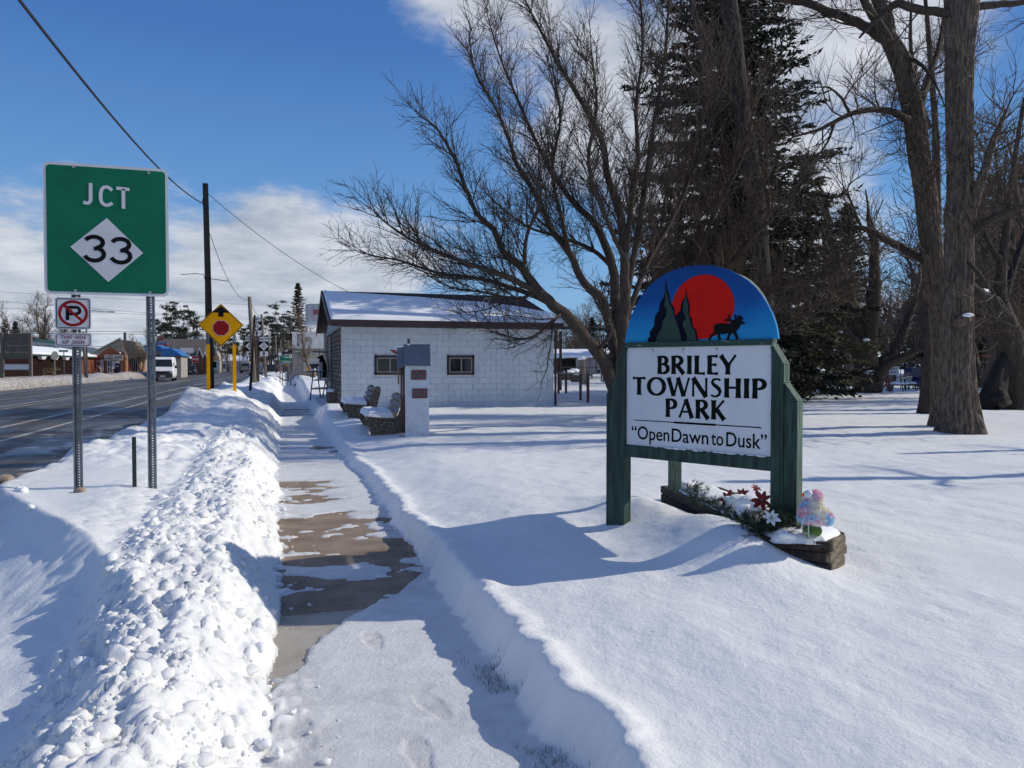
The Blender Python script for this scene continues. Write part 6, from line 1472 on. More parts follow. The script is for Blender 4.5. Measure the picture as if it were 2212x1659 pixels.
for s in (-1, 1):
    mb = MB(); mb.prism([(s * (.5 * dp_ + .05), ze - .03), (0, zr_t), (0, zr_t + .012), (s * (.5 * dp_ + .05), ze - .018)], lambda a, b, d: (d, a, b), -w / 2 - .03, w / 2 + .03); rf_ = mb.build('roof', m_tin, T)
    if s < 0:
        for fx in np.linspace(-.21, .21, 5):
            for t in (.08, .5, .93):
                mb = MB(); zc_ = zr_t + (ze - .03 - zr_t) * t; yc = -(.5 * dp_ + .05) * t; mb.ball((fx, yc - .012, zc_ + .012), .006, 6, 4); mb.build('rivet', m_sk, rf_)
        mb = MB(); mb.prism([(-(.5 * dp_ + .05) * .53, zr_t + (ze - .03 - zr_t) * .53 + .013), (-(.5 * dp_ + .05) * .50, zr_t + (ze - .03 - zr_t) * .50 + .019), (-(.5 * dp_ + .05) * .5, zr_t + (ze - .03 - zr_t) * .5 + .012)], lambda a, b, d: (d, a, b), -w / 2 - .03, w / 2 + .03); mb.build('seam', m_tin, rf_)
mb = MB(); mb.box((-.16, .0, zr_t + .055), (.055, .055, .13)); mb.build('stovepipe', mat('pipe_brown', (.10, .09, .085), rough=.6), T); mb = MB(); mb.ball((-.16, -.03, zr_t + .005), .035, 8, 6, (1, 1, .6)); mb.build('snow_patch', M_SNOWCAP, T, smooth=True)
mb = MB(); mb.box((0, -.5 * dp_ - .012, ze - .01), (w + .02, .03, .03)); mb.build('eave_board', m_wp2, T)
def mwin(xc, z0, z1, ww):
    wz = (z0 + z1) / 2; mb = MB(); mb.box((xc, -.5 * dp_ - .004, wz), (ww - .02, .006, z1 - z0 - .02)); wn = mb.build('window', mat('mini_glass', (.10, .13, .14), (.05, .07, .08), scale=20, rough=.2), T)
    for i in range(5):
        mb = MB(); mb.box((xc - ww / 2 + ww * i / 4, -.5 * dp_ - .012, wz), (.022 if i in (0, 2, 4) else .012, .016, z1 - z0 + .02)); mb.build('frame', m_rd, wn)
    for z_ in (z0, wz, z1):
        mb = MB(); mb.box((xc, -.5 * dp_ - .0125, z_), (ww + .02, .018, .020 if z_ != wz else .010)); mb.build('frame', m_rd, wn)
mwin(.03, zq_(1325), zq_(1070), .27); mwin(.05, zq_(1325) - .36, zq_(1070) - .36, .27)
mb = MB(); mb.prism([(-.12, ze - .02), (.16, ze - .02), (.02, zr_t - .08)], lambda a, b, d: (d, a, b), -w / 2 - .14, -w / 2 - .02); mb.build('dormer', m_wp2, T)
for s in (-1, 1):
    mb = MB(); mb.prism([(.02 + s * .19, ze - .06), (.02, zr_t - .06), (.02, zr_t - .045), (.02 + s * .20, ze - .05)], lambda a, b, d: (d, a, b), -w / 2 - .16, -w / 2 + .02); mb.build('dormer_roof', m_tin, T)
mb = MB(); mb.ball((-w / 2 - .10, 0, zr_t - .035), .06, 10, 6, (1.5, 1, .4)); mb.build('snow_cap', M_SNOWCAP, T, smooth=True)
mb = MB(); mb.tube([(-w / 2 - .30, 0, zr_t - .10), (-w / 2 - .22, 0, zr_t - .13), (-w / 2 - .14, 0, zr_t - .18)], [.004, .035, .02], 8); mb.build('wooden_finial', mat('red_wood', (.30, .09, .05), rough=.7), T, smooth=True)
for (xx, yy, m_, r_) in ((-w / 2 - .03, -.16, mat('red_brown_pole', (.11, .045, .036), (.07, .03, .025), scale=10, rough=.7), .022), (-w / 2 - .075, -.15, MATS['red_brown_pole'], .018)):
    mb = MB(); mb.tube([(xx, yy, .3), (xx, yy, ze - .03)], r_, 8); mb.build('corner_pole', m_, T, smooth=True)
mb = MB(); mb.bevbox((-w / 2 - .13, -.10, (ze + zq_(1480)) / 2), (.035, .03, ze - zq_(1480)), .005); mb.build('paddle_board', mat('tan_board', (.26, .18, .09), rough=.7), T)
mb = MB(); mb.box((-.02, 0, .17), (w + .2, dp_ + .12, .1)); mb.build('plinth', m_rd, T)

# ------------------------------------------------------------------ things at the street corner of the house
m_dkm = mat('ladder_blue_grey', (.055, .060, .075), rough=.6)
D = 29.5; b0 = P(318, D, 0); zb = HZ(b0.x, b0.y)
T = thing('ladder_shelf', 'pair of grey stepladders carrying snowy boards as shelves beside the stone wall', 'shelf', (b0.x, b0.y, zb))
hS_ = ZY(366, D) - zb
for xo in (-.10, .36):
    for s in (-1, 1):
        mb = MB(); mb.tube([(xo + s * .20, 0, -.1), (xo + s * .045, 0, hS_ + (.1 if xo < 0 else -.35))], .024, 6); mb.build('ladder_leg', m_dkm, T)
for z_, xa_, xb_, sn in ((.34, -.28, .62, 1), (.68, -.18, .80, 1), (1.02, -.42, .28, 0)):
    mb = MB(); mb.box(((xa_ + xb_) / 2, 0, z_), (xb_ - xa_, .26, .035)); bo = mb.build('shelf_board', m_dkm, T)
    mb = MB(); mb.ball(((xa_ + xb_) / 2, 0, z_ + .03), .12, 12, 6, ((xb_ - xa_) * 3.6, 1, .35)); mb.build('snow_cap', M_SNOWCAP, bo, smooth=True)
b1 = P(323.0, D + .6, 0); T = thing('bear_statue', 'black carved bear standing upright with a white ANTIQUES board beside it', 'statue', (b1.x, b1.y, 0)); k = 1 / 26.0
zt = ZY(355.5, D + .6); zbm = ZY(378, D + .6); hh = zt - zbm
mb = MB(); mb.tube([(.02, 0, zbm), (.03, 0, zbm + hh * .25), (.0, 0, zbm + hh * .5), (-.02, 0, zbm + hh * .72), (-.04, 0, zbm + hh * .86), (-.05, 0, zbm + hh * .97)], [.08, .12, .14, .12, .08, .05], 14); mb.build('body', m_bk, T, smooth=True)
mb = MB(); mb.ball((-.06, 0, zt - .07), .08, 12, 8); mb.tube([(-.08, 0, zt - .07), (-.17, 0, zt - .09), (-.22, 0, zt - .10)], [.065, .04, .025], 10); hd = mb.build('head', m_bk, T, smooth=True)
for yy in (-.06, .06):
    mb = MB(); mb.ball((-.03, yy, zt - .005), .028, 8, 6); mb.build('ear', m_bk, T, smooth=True)
    mb = MB(); mb.tube([(-.06, yy * 2, zbm + hh * .62), (-.20, yy * 1.6, zbm + hh * .55), (-.26, yy, zbm + hh * .57)], [.06, .045, .035], 8); mb.build('arm', m_bk, T, smooth=True)
b1 = P(320.6, D + .3, 0); T = thing('antiques_board', 'narrow upright white board with vertical lettering ANTIQUES held before the black bear', 'sign', (b1.x, b1.y, 0))
za, zb2 = ZY(362.2, D + .3), ZY(378.5, D + .3); mb = MB(); mb.bevbox((0, 0, (za + zb2) / 2), (.135, .025, za - zb2), .004); mb.build('board', m_sw, T)
for i, ch in enumerate('ANTIQUES'): text_part(ch, .105, m_sk, T, (0, -.0135, za - .042 - i * (za - zb2 - .07) / 7.3), extrude=.0008, bold=.002, name='letter')
b1 = P(322, 31.5, 0); T = thing('hanging_lamp_sign', 'thin dark projecting bracket on the stone street side of the block house', 'bracket', (b1.x, b1.y, 0)); mb = MB(); mb.box((-.05, 0, ZY(352, 31.5)), (.62, .3, .05)); mb.build('bracket', m_dkm, T)

# ------------------------------------------------------------------ chain-link fences
def chain(name, label, A, B, h, z0, step, m, posts, wr=.003, top=True):
    A = Vector(A); B = Vector(B); d = (B - A); l = d.length; u = d / l; T = thing(name, label, 'fence', tuple(A)); S = Segs()
    n = int((l + h) / step)
    for i in range(-int(h / step), int(l / step) + 1):
        for s in (1, -1):
            x0 = i * step if s > 0 else i * step + h; x1 = x0 + s * h; a0, a1, z_a, z_b = x0, x1, 0, h
            lo_, hi_ = (a0, a1) if a0 < a1 else (a1, a0)
            if hi_ < 0 or lo_ > l: continue
            ta = 0; tb = 1
            if a0 < 0: ta = (0 - a0) / (a1 - a0)
            if a0 > l: ta = (l - a0) / (a1 - a0)
            if a1 > l: tb = (l - a0) / (a1 - a0)
            if a1 < 0: tb = (0 - a0) / (a1 - a0)
            S.add(u * (a0 + (a1 - a0) * ta) + Vector((0, 0, z0 + h * ta)), u * (a0 + (a1 - a0) * tb) + Vector((0, 0, z0 + h * tb)), wr, wr)
    S.build('wire_mesh', m, T, 3, 'stuff')
    mb = MB(); mb.tube([Vector((0, 0, z0 + h)), d + Vector((0, 0, z0 + h))], .021, 8); mb.build('top_rail', m, T)
    for i in range(posts + 1):
        q = u * (l * i / posts); mb = MB(); mb.tube([q + Vector((0, 0, z0 - .5)), q + Vector((0, 0, z0 + h + .05))], .025, 8); mb.build('post', m, T)
    return T
m_fen = mat('fence_grey', (.22, .23, .24), rough=.5, metal=.5); m_fenk = mat('fence_black', (.02, .02, .022), rough=.5)
chain('chain_link_fence', 'grey chain link fence between the block house and the bare maple', (8.95, 24.6, 0), (15.6, 23.4, 0), 1.22, .12, .075, m_fen, 3)
q1, q2 = P(556, 44, 0), P(700, 47, 0); chain('rail_fence', 'black fence crossing the snow far behind the bare maple', (q1.x, q1.y, 0), (q2.x, q2.y, 0), 1.0, .5, .16, m_fenk, 5, .004)
q1, q2 = P(780, 50, 0), P(1040, 54, 0); chain('playground_fence', 'black wire fence running behind the playground between the trees', (q1.x, q1.y, 0), (q2.x, q2.y, 0), 1.3, .55, .22, m_fenk, 9, .004)

# ------------------------------------------------------------------ the shed and its yard
m_cor = mat('corrugated_white', (.42, .41, .39), (.28, .26, .24), scale=2, rough=.7, stretch=(3, 1, .3)); m_rust = mat('red_post', (.18, .035, .025), (.10, .03, .02), scale=5, rough=.8)
q1 = P(556, 58, 0); T = thing('corrugated_shed', 'long pale corrugated shed with a dark open bay and snowy roof beyond the fence', 'shed', (q1.x, q1.y, 0), -YAW)
sc = 58 / FPX; gz = ZY(373.5, 58)
def sx_(px): return (px - 556) * sc
for i in range(44):
    x0 = sx_(577) + i * .155
    if x0 > sx_(605): break
    mb = MB(); mb.bevbox((x0 + .07, .1, gz + .62), (.125, .04, 1.25), .02); mb.build('wall_panel', m_cor, T)
mb = MB(); mb.box((sx_(591), .6, gz + .55), (sx_(605) - sx_(577), .9, 1.2)); mb.build('wall', m_cor, T)
mb = MB(); mb.box((sx_(566), 2.2, gz + .55), (sx_(578) - sx_(552), .2, 1.2)); mb.build('open_bay', m_dk, T)
mb = MB(); mb.prism([(-.25, gz + 1.22), (3.6, gz + 1.85), (3.6, gz + 1.95), (-.25, gz + 1.36)], lambda a, b, d: (d, a, b), sx_(545), sx_(606)); mb.build('snowy_roof', M_SNOWCAP, T)
mb = MB(); 
for (xa_, xb_) in ((sx_(589), sx_(589.4)), (sx_(596), sx_(596.4))): mb.box(((xa_ + xb_) / 2, .06, gz + .6), (.05, .05, 1.1))
mb.box((sx_(592.6), .06, gz + 1.12), (sx_(596) - sx_(589), .05, .05)); mb.build('door_frame', m_dkm, T)
q1 = P(598, 66, 0); T = thing('brown_shed', 'small brown shed with an orange door and snowy roof right of the corrugated one', 'shed', (q1.x, q1.y, 0), -YAW)
g2 = ZY(372, 66); mb = MB(); mb.box((1.4, .8, g2 + .75), (3.4, 1.6, 1.5)); mb.build('wall', mat('shed_brown', (.14, .105, .08), rough=.8), T); mb = MB(); mb.box((.35, -.03, g2 + .7), (.9, .05, 1.2)); mb.build('door', mat('door_orange', (.32, .16, .07), rough=.7), T)
mb = MB(); mb.prism([(-.3, g2 + 1.5), (2, g2 + 2.1), (2, g2 + 2.25), (-.3, g2 + 1.66)], lambda a, b, d: (d, a, b), -.4, 3.5); mb.build('snowy_roof', M_SNOWCAP, T)
for i, (px, D, t, lb) in enumerate(((558.5, 34, 360, 'red wooden post close to the corner of the block house'), (566, 34, 370, 'second red post from the block house in the snowy yard'), (580.5, 30, 371, 'rust red post left of the tall dark post by the fence'), (588, 28, 371, 'rust red short post standing against the chain link fence'))):
    q = P(px, D, 0); mb = MB(); zg = HZ(q.x, q.y); hh = ZY(t, D) - zg + .2 * 0; mb.bevbox((0, 0, hh / 2 - .1), (.09, .09, hh + .2), .01); T = thing('yard_post', lb, 'post', (q.x, q.y, zg)); mb.build('post', m_rust, T)
q = P(560.5, 40, 0); zg = HZ(q.x, q.y); T = thing('floodlight_post', 'brown post with a black box floodlight pointing right beside the house corner', 'lamp post', (q.x, q.y, zg), -YAW)
mb = MB(); mb.box((0, 0, (ZY(331, 40) - zg) / 2), (.14, .14, ZY(331, 40) - zg)); mb.build('post', m_wood_pole, T); mb = MB(); mb.bevbox((.42, 0, ZY(328, 40) - zg), (.95, .3, .16), .02); mb.build('lamp_head', m_dkm, T)
for i, (px, lb) in enumerate(((601.5, 'thin black pole, leftmost of four standing in the yard'), (603.5, 'thin black pole, second of four in the yard'), (605.6, 'thin black pole, third of four in the yard'))):
    q = P(px, 50, 0); mb = MB(); mb.tube([(0, 0, 0), (0, 0, ZY(335, 50))], .05, 6); T = thing('yard_pole', lb, 'pole', (q.x, q.y, 0)); mb.build('pole', m_dkm, T)
rn = random.Random(5)
for i, (px, D, s, lb) in enumerate(((567.5, 53, .42, 'snow capped heap in the dark shed bay'), (577, 50, .34, 'small snow capped heap right of the bay'), (572.5, 55, .5, 'snow capped pile farther back at the shed'))):
    q = P(px, D, 0); zg = HZ(q.x, q.y); T = thing('brush_heap', lb, 'brush heap', (q.x, q.y, zg)); mb = MB(); mb.ball((0, 0, .25), s, 10, 6, (1.4, 1, .9), .2, rn); mb.build('brush', m_dk, T); mb = MB(); mb.ball((.05, -.1, .25 + s * .75), s * .7, 10, 6, (1.4, 1, .5), .15, rn); mb.build('snow_cap', M_SNOWCAP, T, smooth=True)
q = P(583.5, 47, 0); zg = HZ(q.x, q.y); T = thing('snowy_stump', 'broken brown stump with a round cap of snow before the corrugated shed', 'stump', (q.x, q.y, zg)); mb = MB(); mb.tube([(0, 0, -.1), (-.05, 0, .9), (-.12, 0, 1.55)], [.28, .20, .16], 9); mb.build('stump', m_wood_grey, T); mb = MB(); mb.ball((-.12, 0, 1.6), .24, 10, 6, (1.2, 1, .5)); mb.build('snow_cap', M_SNOWCAP, T, smooth=True)

# ------------------------------------------------------------------ the playground
m_tq = mat('play_green', (.010, .075, .065), rough=.4); m_pr = mat('play_red', (.22, .03, .03), rough=.45); m_pb = mat('play_blue', (.008, .022, .11), (.006, .015, .07), scale=3, rough=.3); m_py = mat('play_yellow', (.55, .24, .01), rough=.4)
D = 44; b0 = P(910, D, 0); zb = HZ(b0.x, b0.y); T = thing('climbing_frame', 'play structure with green posts, red arched rails, a rope net and a blue slide hood', 'play structure', (b0.x, b0.y, zb), -YAW)
sc = D / FPX
def pc(x, y, d=0): return Vector(((875 + x * .03013 - 910) * sc, d, ZY(355 + y * .03013, D) - zb))
for (x, y0, y1, w, m_) in ((865, 800, 1260, 17, m_tq), (995, 790, 1265, 28, m_tq), (1115, 840, 1260, 24, m_tq), (1490, 900, 1230, 20, m_tq)):
    mb = MB(); a, b = pc(x, y1 + 60), pc(x, y0); mb.tube([a, b], w * .03013 * sc, 9); mb.build('post', m_, T, smooth=True)
for pts, m_, w in (([(1020, 1270), (1110, 1050), (1200, 880), (1330, 730), (1480, 620), (1660, 565)], m_tq, 18), ([(610, 780), (760, 730), (950, 720), (1200, 745)], m_pr, 13), ([(1010, 780), (1120, 800), (1210, 765)], m_pr, 9), ([(1190, 910), (1300, 860), (1450, 820), (1700, 790)], m_pr, 12), ([(1700, 1190), (1720, 1010)], m_pr, 16), ([(1150, 1260), (1160, 1080), (1190, 930)], m_tq, 13)):
    mb = MB(); mb.tube([pc(x, y) for x, y in pts], w * .03013 * sc, 8); mb.build('rail', m_, T, smooth=True)
for (x, y, r) in ((870, 800, 42), (1190, 905, 52), (1520, 905, 45)): mb = MB(); mb.ball(pc(x, y), r * .03013 * sc, 12, 8); mb.build('clamp_ball', m_py, T, smooth=True)
S = Segs()
for i in range(6):
    a, b = pc(1180 + i * 90, 960 if i < 3 else 880), pc(1420 + i * 55, 1230)
    S.add(a, b, .03, .03); a, b = pc(1200 + i * 80, 1240), pc(1480 + i * 40, 700 + i * 20); S.add(a, b, .026, .026)
S.build('rope_net', m_dkm, T, 5, 'stuff')
mb = MB(); hp_ = [(1100, 700), (1080, 560), (1130, 430), (1270, 410), (1425, 430), (1370, 560), (1340, 740), (1220, 720)]
mb.prism([((pc(x, y)).x, pc(x, y).z) for x, y in hp_], lambda a, b, d: (a, d, b), -.35, .45); mb.build('slide_hood', m_pb, T)
mb = MB(); a, b = pc(1290, 760), pc(1740, 1090); mb.tube([a, a.lerp(b, .5), b], [.36, .34, .30], 12, flat=.5); mb.build('slide_tube', m_pb, T, smooth=True)
b1 = P(883.5, 40, 0); zb = HZ(b1.x, b1.y); T = thing('swing_ring', 'red curved rail with a hanging red ring at the left end of the playground', 'play ring', (b1.x, b1.y, zb), -YAW)
mb = MB(); ring = [Vector((.17 * math.cos(a) - .02, 0, .55 + .33 * math.sin(a))) for a in np.linspace(0, 2 * math.pi, 21)]; mb.tube(ring, .05, 7, cap=False); mb.build('ring', m_pr, T, smooth=True)
mb = MB(); mb.tube([(-.25, 0, 1.5), (.05, 0, 1.15), (.25, 0, .7), (.35, 0, 0)], .05, 7); mb.build('rail', m_pr, T, smooth=True)
D = 42; b1 = P(893.5 + 0, D, 0); zb = HZ(b1.x, b1.y); T = thing('exit_only_sign', 'small white plate reading EXIT ONLY on a thick wooden post', 'sign', (b1.x, b1.y, zb), -YAW)
zt_ = ZY(372.5, D) - zb; mb = MB(); mb.tube([(-.17, .1, -.4), (-.17, .1, zt_)], .17, 12); mb.build('post', m_wood_grey, T)
mb = MB(); mb.box((-.02, -.09, zt_ - .02 + .12), (.55, .012, .46)); mb.build('sign_panel', m_sw, T); text_part('EXIT\nONLY', .19, m_sk, T, (-.02, -.098, zt_ + .10), extrude=.001, bold=.003, name='words', line=.95)
for i, (px, D, lb) in enumerate(((898, 41, 'dark low bench with a snow layer right of the exit post'), (911, 42, 'small snow topped seat below the play structure'))):
    b1 = P(px, D, 0); zb = HZ(b1.x, b1.y); T = thing('low_bench', lb, 'bench', (b1.x, b1.y, zb), -YAW); mb = MB(); mb.box((0, 0, .35), (1.5 - i * .7, .4, .06)); mb.build('seat', m_dkm, T)
    for sx in (-.3, .3): mb = MB(); mb.tube([(sx, 0, 0), (sx * .8, 0, .34)], .03, 6); mb.build('leg', m_dkm, T)
    mb = MB(); mb.ball((0, 0, .42), .2, 12, 6, (3.2 - i * 1.5, .9, .4)); mb.build('snow_cap', M_SNOWCAP, T, smooth=True)
D = 46; b1 = P(981, D, 0); zb = HZ(b1.x, b1.y); T = thing('swing_set', 'green swing frame with a red top bar right of the huge straight trunk', 'swing', (b1.x, b1.y, zb), -YAW)
for xx in (-.35, 1.7): mb = MB(); mb.tube([(xx * 1.3, 0, -.1), (xx * 1.3, 0, 1.95)], .07, 8); mb.build('post', m_tq, T)
mb = MB(); mb.tube([(-.6, 0, 1.95), (2.4, 0, 1.85)], .05, 8); mb.build('top_bar', m_pr, T)
for xx in (.15, .55, 1.1, 1.5): mb = MB(); mb.tube([(xx, 0, 1.9), (xx, 0, .45)], .012, 4); mb.build('chain', m_galvL, T)
for xx in (.35, 1.3): mb = MB(); mb.box((xx, 0, .42), (.45, .16, .05)); mb.build('swing_seat', m_sk, T)

# ------------------------------------------------------------------ utility poles and cables
def pole(name, label, px, D, pytop, r, m, lean=(0, 0), cat='utility pole', zoff=0):
    b = P(px, D, 0); zg = max(-.1, HZ(b.x, b.y) if b.y < 185 and b.x > -29 else 0) - .3; zt = ZY(pytop, D); T = thing(name, label, cat, (b.x, b.y, zg)); mb = MB()
    mb.tube([(0, 0, 0), (lean[0] * .5, lean[1] * .5, (zt - zg) / 2), (lean[0], lean[1], zt - zg)], [r, r * .9, r * .78], 14); mb.build('shaft', m, T, smooth=True); return T, Vector((b.x + lean[0], b.y + lean[1], zt))
T, top1 = pole('utility_pole', 'tall dark wooden utility pole behind the yellow diamond sign, cables meeting at its top', 211, 27.6, 185, .125, m_wood_pole, (-.13, 0))
mb = MB(); mb.bevbox((.14, -.05, ZY(372, 27.6)), (.10, .10, .22), .01); mb.build('meter_box', m_sk, T); mb = MB(); mb.tube([(-.15, -.05, ZY(204, 27.6)), (-.22, -.05, ZY(209, 27.6)), (-.2, -.05, ZY(216, 27.6)), (-.12, -.03, ZY(210, 27.6))], .018, 6); mb.build('cable_coil', m_sk, T)
mb = MB(); mb.tube([(-.17, .02, ZY(330, 27.6)), (-.17, .02, ZY(288, 27.6)), (-.22, .02, ZY(282, 27.6)), (-.5, .02, ZY(281.5, 27.6)), (-.98, .02, ZY(283, 27.6))], .012, 6); mb.tube([(-.15, -.13, ZY(286, 27.6)), (.62, -.13, ZY(288.5, 27.6))], .012, 6); mb.build('bracket_rod', m_sk, T, kind='stuff')
T, top2 = pole('utility_pole', 'grey wooden utility pole behind the route markers, second along the kerb', 254.5, 46, 297, .14, m_wood_grey, (-.25, 0)); 
mb = MB(); mb.tube([(.10, 0, ZY(372, 46)), (.06, 0, ZY(340, 46))], .05, 6); mb.build('conduit', m_wood_pole, T)
T, top3 = pole('utility_pole', 'third wooden pole rising just right of the east route marker', 266.3, 60, 314.5, .11, m_wood_grey, (-.32, 0))
T, _ = pole('leaning_stick', 'thin crooked grey pole leaning right in front of the route markers', 249.6, 30, 315, .055, m_wood_pole, (.21, 0), 'pole')
def cable(name, label, a, b, sag, r=.012, n=24, cat='cable', grp=None):
    a = Vector(a); b = Vector(b); pts = [a.lerp(b, t) - Vector((0, 0, 4 * sag * t * (1 - t))) - a for t in np.linspace(0, 1, n)]
    mb = MB(); mb.tube(pts, r, 5); o = mb.build(name, m_wire, loc=tuple(a)); return tag(o, label, cat, grp)
att = Vector((top1.x - .1, top1.y, ZY(204.5, 27.6)))
cable('overhead_cable', 'thick black cable sweeping from the tall pole to the upper left corner', att, (-2.9, -18, 7.6), 1.85, .020, 60)
cable('overhead_cable', 'thin wire from the tall pole top down to the right behind the house ridge', (top1.x, top1.y, ZY(193, 27.6)), (6.6, 38, 4.0), .75, .011)
cable('overhead_cable', 'wire dropping from the tall pole to the second grey pole', (top1.x, top1.y, ZY(222, 27.6)), tuple(top2 - Vector((0, 0, .15))), .9, .012)
cable('overhead_cable', 'short wire from the second pole down to the third', tuple(top2), tuple(top3), .5, .014)
for i, (d1, y0, y1, r) in enumerate(((95, 329, 330, .030), (96, 331.5, 332, .030), (110, 305, 318, .02), (112, 296, 322, .02), (120, 288, 306, .02), (88, 343, 345, .028))):
    a = P(-60, d1 * .8, ZY(y0, d1 * .8)); b = P(300 if i != 5 else 290, d1 * 1.3, ZY(y1, d1 * 1.3)); cable('overhead_cable', 'one of the thin wires spanning the street low above the roofs', a, b, .3, r, 12, grp='wires across the street')
# street lamps
def lamp(label, px, D, pyt, arm, first=None):
    b = P(px, D, 0); zt = ZY(pyt, D); T = thing('street_lamp', label, 'street lamp', (b.x, b.y, 0)); mb = MB(); mb.tube([(0, 0, 0), (0, 0, zt - .6), (arm * .06, 0, zt - .1), (arm * .3, 0, zt + .08), (arm, 0, zt)], [.09, .07, .06, .045, .035], 8); mb.build('post', m_galvL, T, smooth=True)
    mb = MB(); mb.bevbox((arm + .25 * (1 if arm > 0 else -1), 0, zt), (.6, .2, .10), .03); mb.build('lamp_head', m_galvL, T)
lamp('street lamp arching right above the log buildings', 87, 72, 311.5, 1.9)

# ------------------------------------------------------------------ route markers
D = 48; b0 = P(267.5, D, 0); T = thing('route_markers', 'wooden post with route plates EAST 32, NORTH 33 and SOUTH 33 above arrow plates', 'road sign', (b0.x, b0.y, 0)); sc = D / FPX
m_pw = mat('post_brown', (.10, .08, .06), (.06, .05, .04), scale=6, rough=.9); xz = lambda px: (px - 267.5) * sc / math.cos(0) * 1.04
mb = MB(); mb.box((xz(258.6), .12, (ZY(331, D)) / 2), (.20, .16, ZY(331, D))); mb.build('post', m_pw, T)
def rpl(px0, px1, py0, py1, kind, txt=''):
    x0, x1 = xz(px0), xz(px1); z0, z1 = ZY(py1, D), ZY(py0, D); cx_, cz_ = (x0 + x1) / 2, (z0 + z1) / 2; w_, h_ = x1 - x0, z1 - z0
    if kind == 'M':
        pl_ = plate('route_plate', T, rrect(w_, h_, .03), m_sk, 0, .004, (cx_, 0, cz_)); plate('diamond', pl_, [(0, h_ * .48), (w_ * .48, 0), (0, -h_ * .48), (-w_ * .48, 0)], m_sw, -.002, .0015)
        text_part(txt, h_ * .46, m_sk, pl_, (0, -.003, -h_ * .05), extrude=.001, bold=.004, name='number'); text_part('M', h_ * .17, m_sk, pl_, (0, -.003, h_ * .27), extrude=.001, bold=.006, name='letter')
    else:
        pl_ = plate('plate', T, rrect(w_, h_, .03), m_sk, 0, .004, (cx_, 0, cz_)); plate('field', pl_, rrect(w_ * .93, h_ * .9, .03), m_sw, -.002, .0015)
        if kind == 'T': text_part(txt, h_ * .66, m_sk, pl_, (0, -.003, 0), extrude=.001, bold=.006, name='words', sx=.95)
        else:
            up = [(-.05, -.16), (-.05, .02), (-.14, .02), (0, .17), (.14, .02), (.05, .02), (.05, -.16)]
            if kind == 'L': up = [(-b_, a_) for a_, b_ in up]; up = [(a_ * 1.2, b_) for a_, b_ in up]
            plate('arrow', pl_, [(a_ * h_ * 2.4, b_ * h_ * 2.4) for a_, b_ in up], m_sk, -.0035, .001)
rpl(253.1, 262.2, 317.3, 321.3, 'T', 'EAST'); rpl(253.3, 262.2, 321.6, 330.6, 'M', '32'); rpl(254.0, 261.8, 330.9, 336.3, 'U')
rpl(247.1, 256.3, 336.7, 341.4, 'T', 'NORTH'); rpl(247.3, 256.3, 341.6, 350.6, 'M', '33'); rpl(248.3, 256.2, 351.2, 356.4, 'L')
rpl(259.7, 268.8, 336.7, 341.4, 'T', 'SOUTH'); rpl(259.8, 268.8, 341.6, 350.6, 'M', '33'); rpl(260.5, 268.4, 351.2, 356.4, 'U')
mb = MB(); mb.box((xz(257.8), .07, (ZY(352, D) + ZY(318, D)) / 2), (.08, .05, 2.1)); mb.build('post', m_pw, T)
mb = MB(); mb.box((xz(258.5), .05, ZY(339, D)), (1.3, .04, .06)); mb.build('crossbar', m_galvL, T)
def small_sign(name, label, px, D, py0, py1, w_px, txt, mp_, mt, tsize=None, post_top=None, cat='road sign', posts=(0,), rim=None, sxx=1.0, gy=None, pm=None):
    b = P(px, D, 0); T = thing(name, label, cat, (b.x, b.y, 0)); sc = D / FPX; w_ = w_px * sc * 1.04; z0, z1 = ZY(py1, D), ZY(py0, D)
    plate('sign_panel', T, rrect(w_, z1 - z0, .04 * (z1 - z0)), rim or mp_, 0, .03, (0, 0, (z0 + z1) / 2))
    if rim: plate('field', T, rrect(w_ * .96, (z1 - z0) * .92, .03 * (z1 - z0)), mp_, -.004, .003, (0, 0, (z0 + z1) / 2))
    if txt:
        lines = txt if isinstance(txt, list) else [txt]; hh = (z1 - z0) / len(lines)
        for i, l_ in enumerate(lines):
            if l_: text_part(l_, tsize or hh * .7, mt, T, (0, -.006, z1 - hh * (i + .5)), extrude=.001, bold=.004, sx=sxx, name='words')
    for ps in posts: mb = MB(); mb.box((ps * w_, .06, (z0 if not post_top else ZY(post_top, D)) / 2), (.07, .05, z0 if not post_top else ZY(post_top, D))); mb.build('post', pm or m_galvL, T)
    return T
small_sign('town_guide_sign', 'green guide sign with arrows reading Alpena and Cheboygan', 285.8, 62, 354.6, 363.9, 10.2, ['\u2191  Alpena', '\u2190 Cheboygan'], m_sg, m_sw, rim=m_sw, posts=(-.30, .42), sxx=.62)
small_sign('small_white_sign', 'small pale plate on the post left of the green guide sign', 280, 60, 352.6, 355.6, 2.8, '', m_sw, m_sk); small_sign('restriction_sign', 'tiny white sign with red ring above the right end of the green guide sign', 290.8, 61, 354, 358, 2.2, 'P', m_sw, m_sr)
small_sign('inn_sign', 'white roadside inn sign with black heading and a little house drawing', 293.2, 80, 348.7, 356.6, 10.2, ['WCBDE INN', 'ROOMS', 'FREE MOVIES'], m_sw, m_sk, sxx=.75, posts=(-.25, .05), cat='sign')
small_sign('street_name_sign', 'small green street name blade left of the mural building', 290.5 + 7.2, 60, 350.7, 352.5, 4.2, 'Maple St', m_sg, m_sw, posts=(0,), post_top=351, cat='street sign')
small_sign('side_road_sign', 'tiny yellow warning plate beyond the green guide sign', 287.3, 95, 363.6, 366.2, 3.2, '', m_sy, m_sk, posts=(0,))
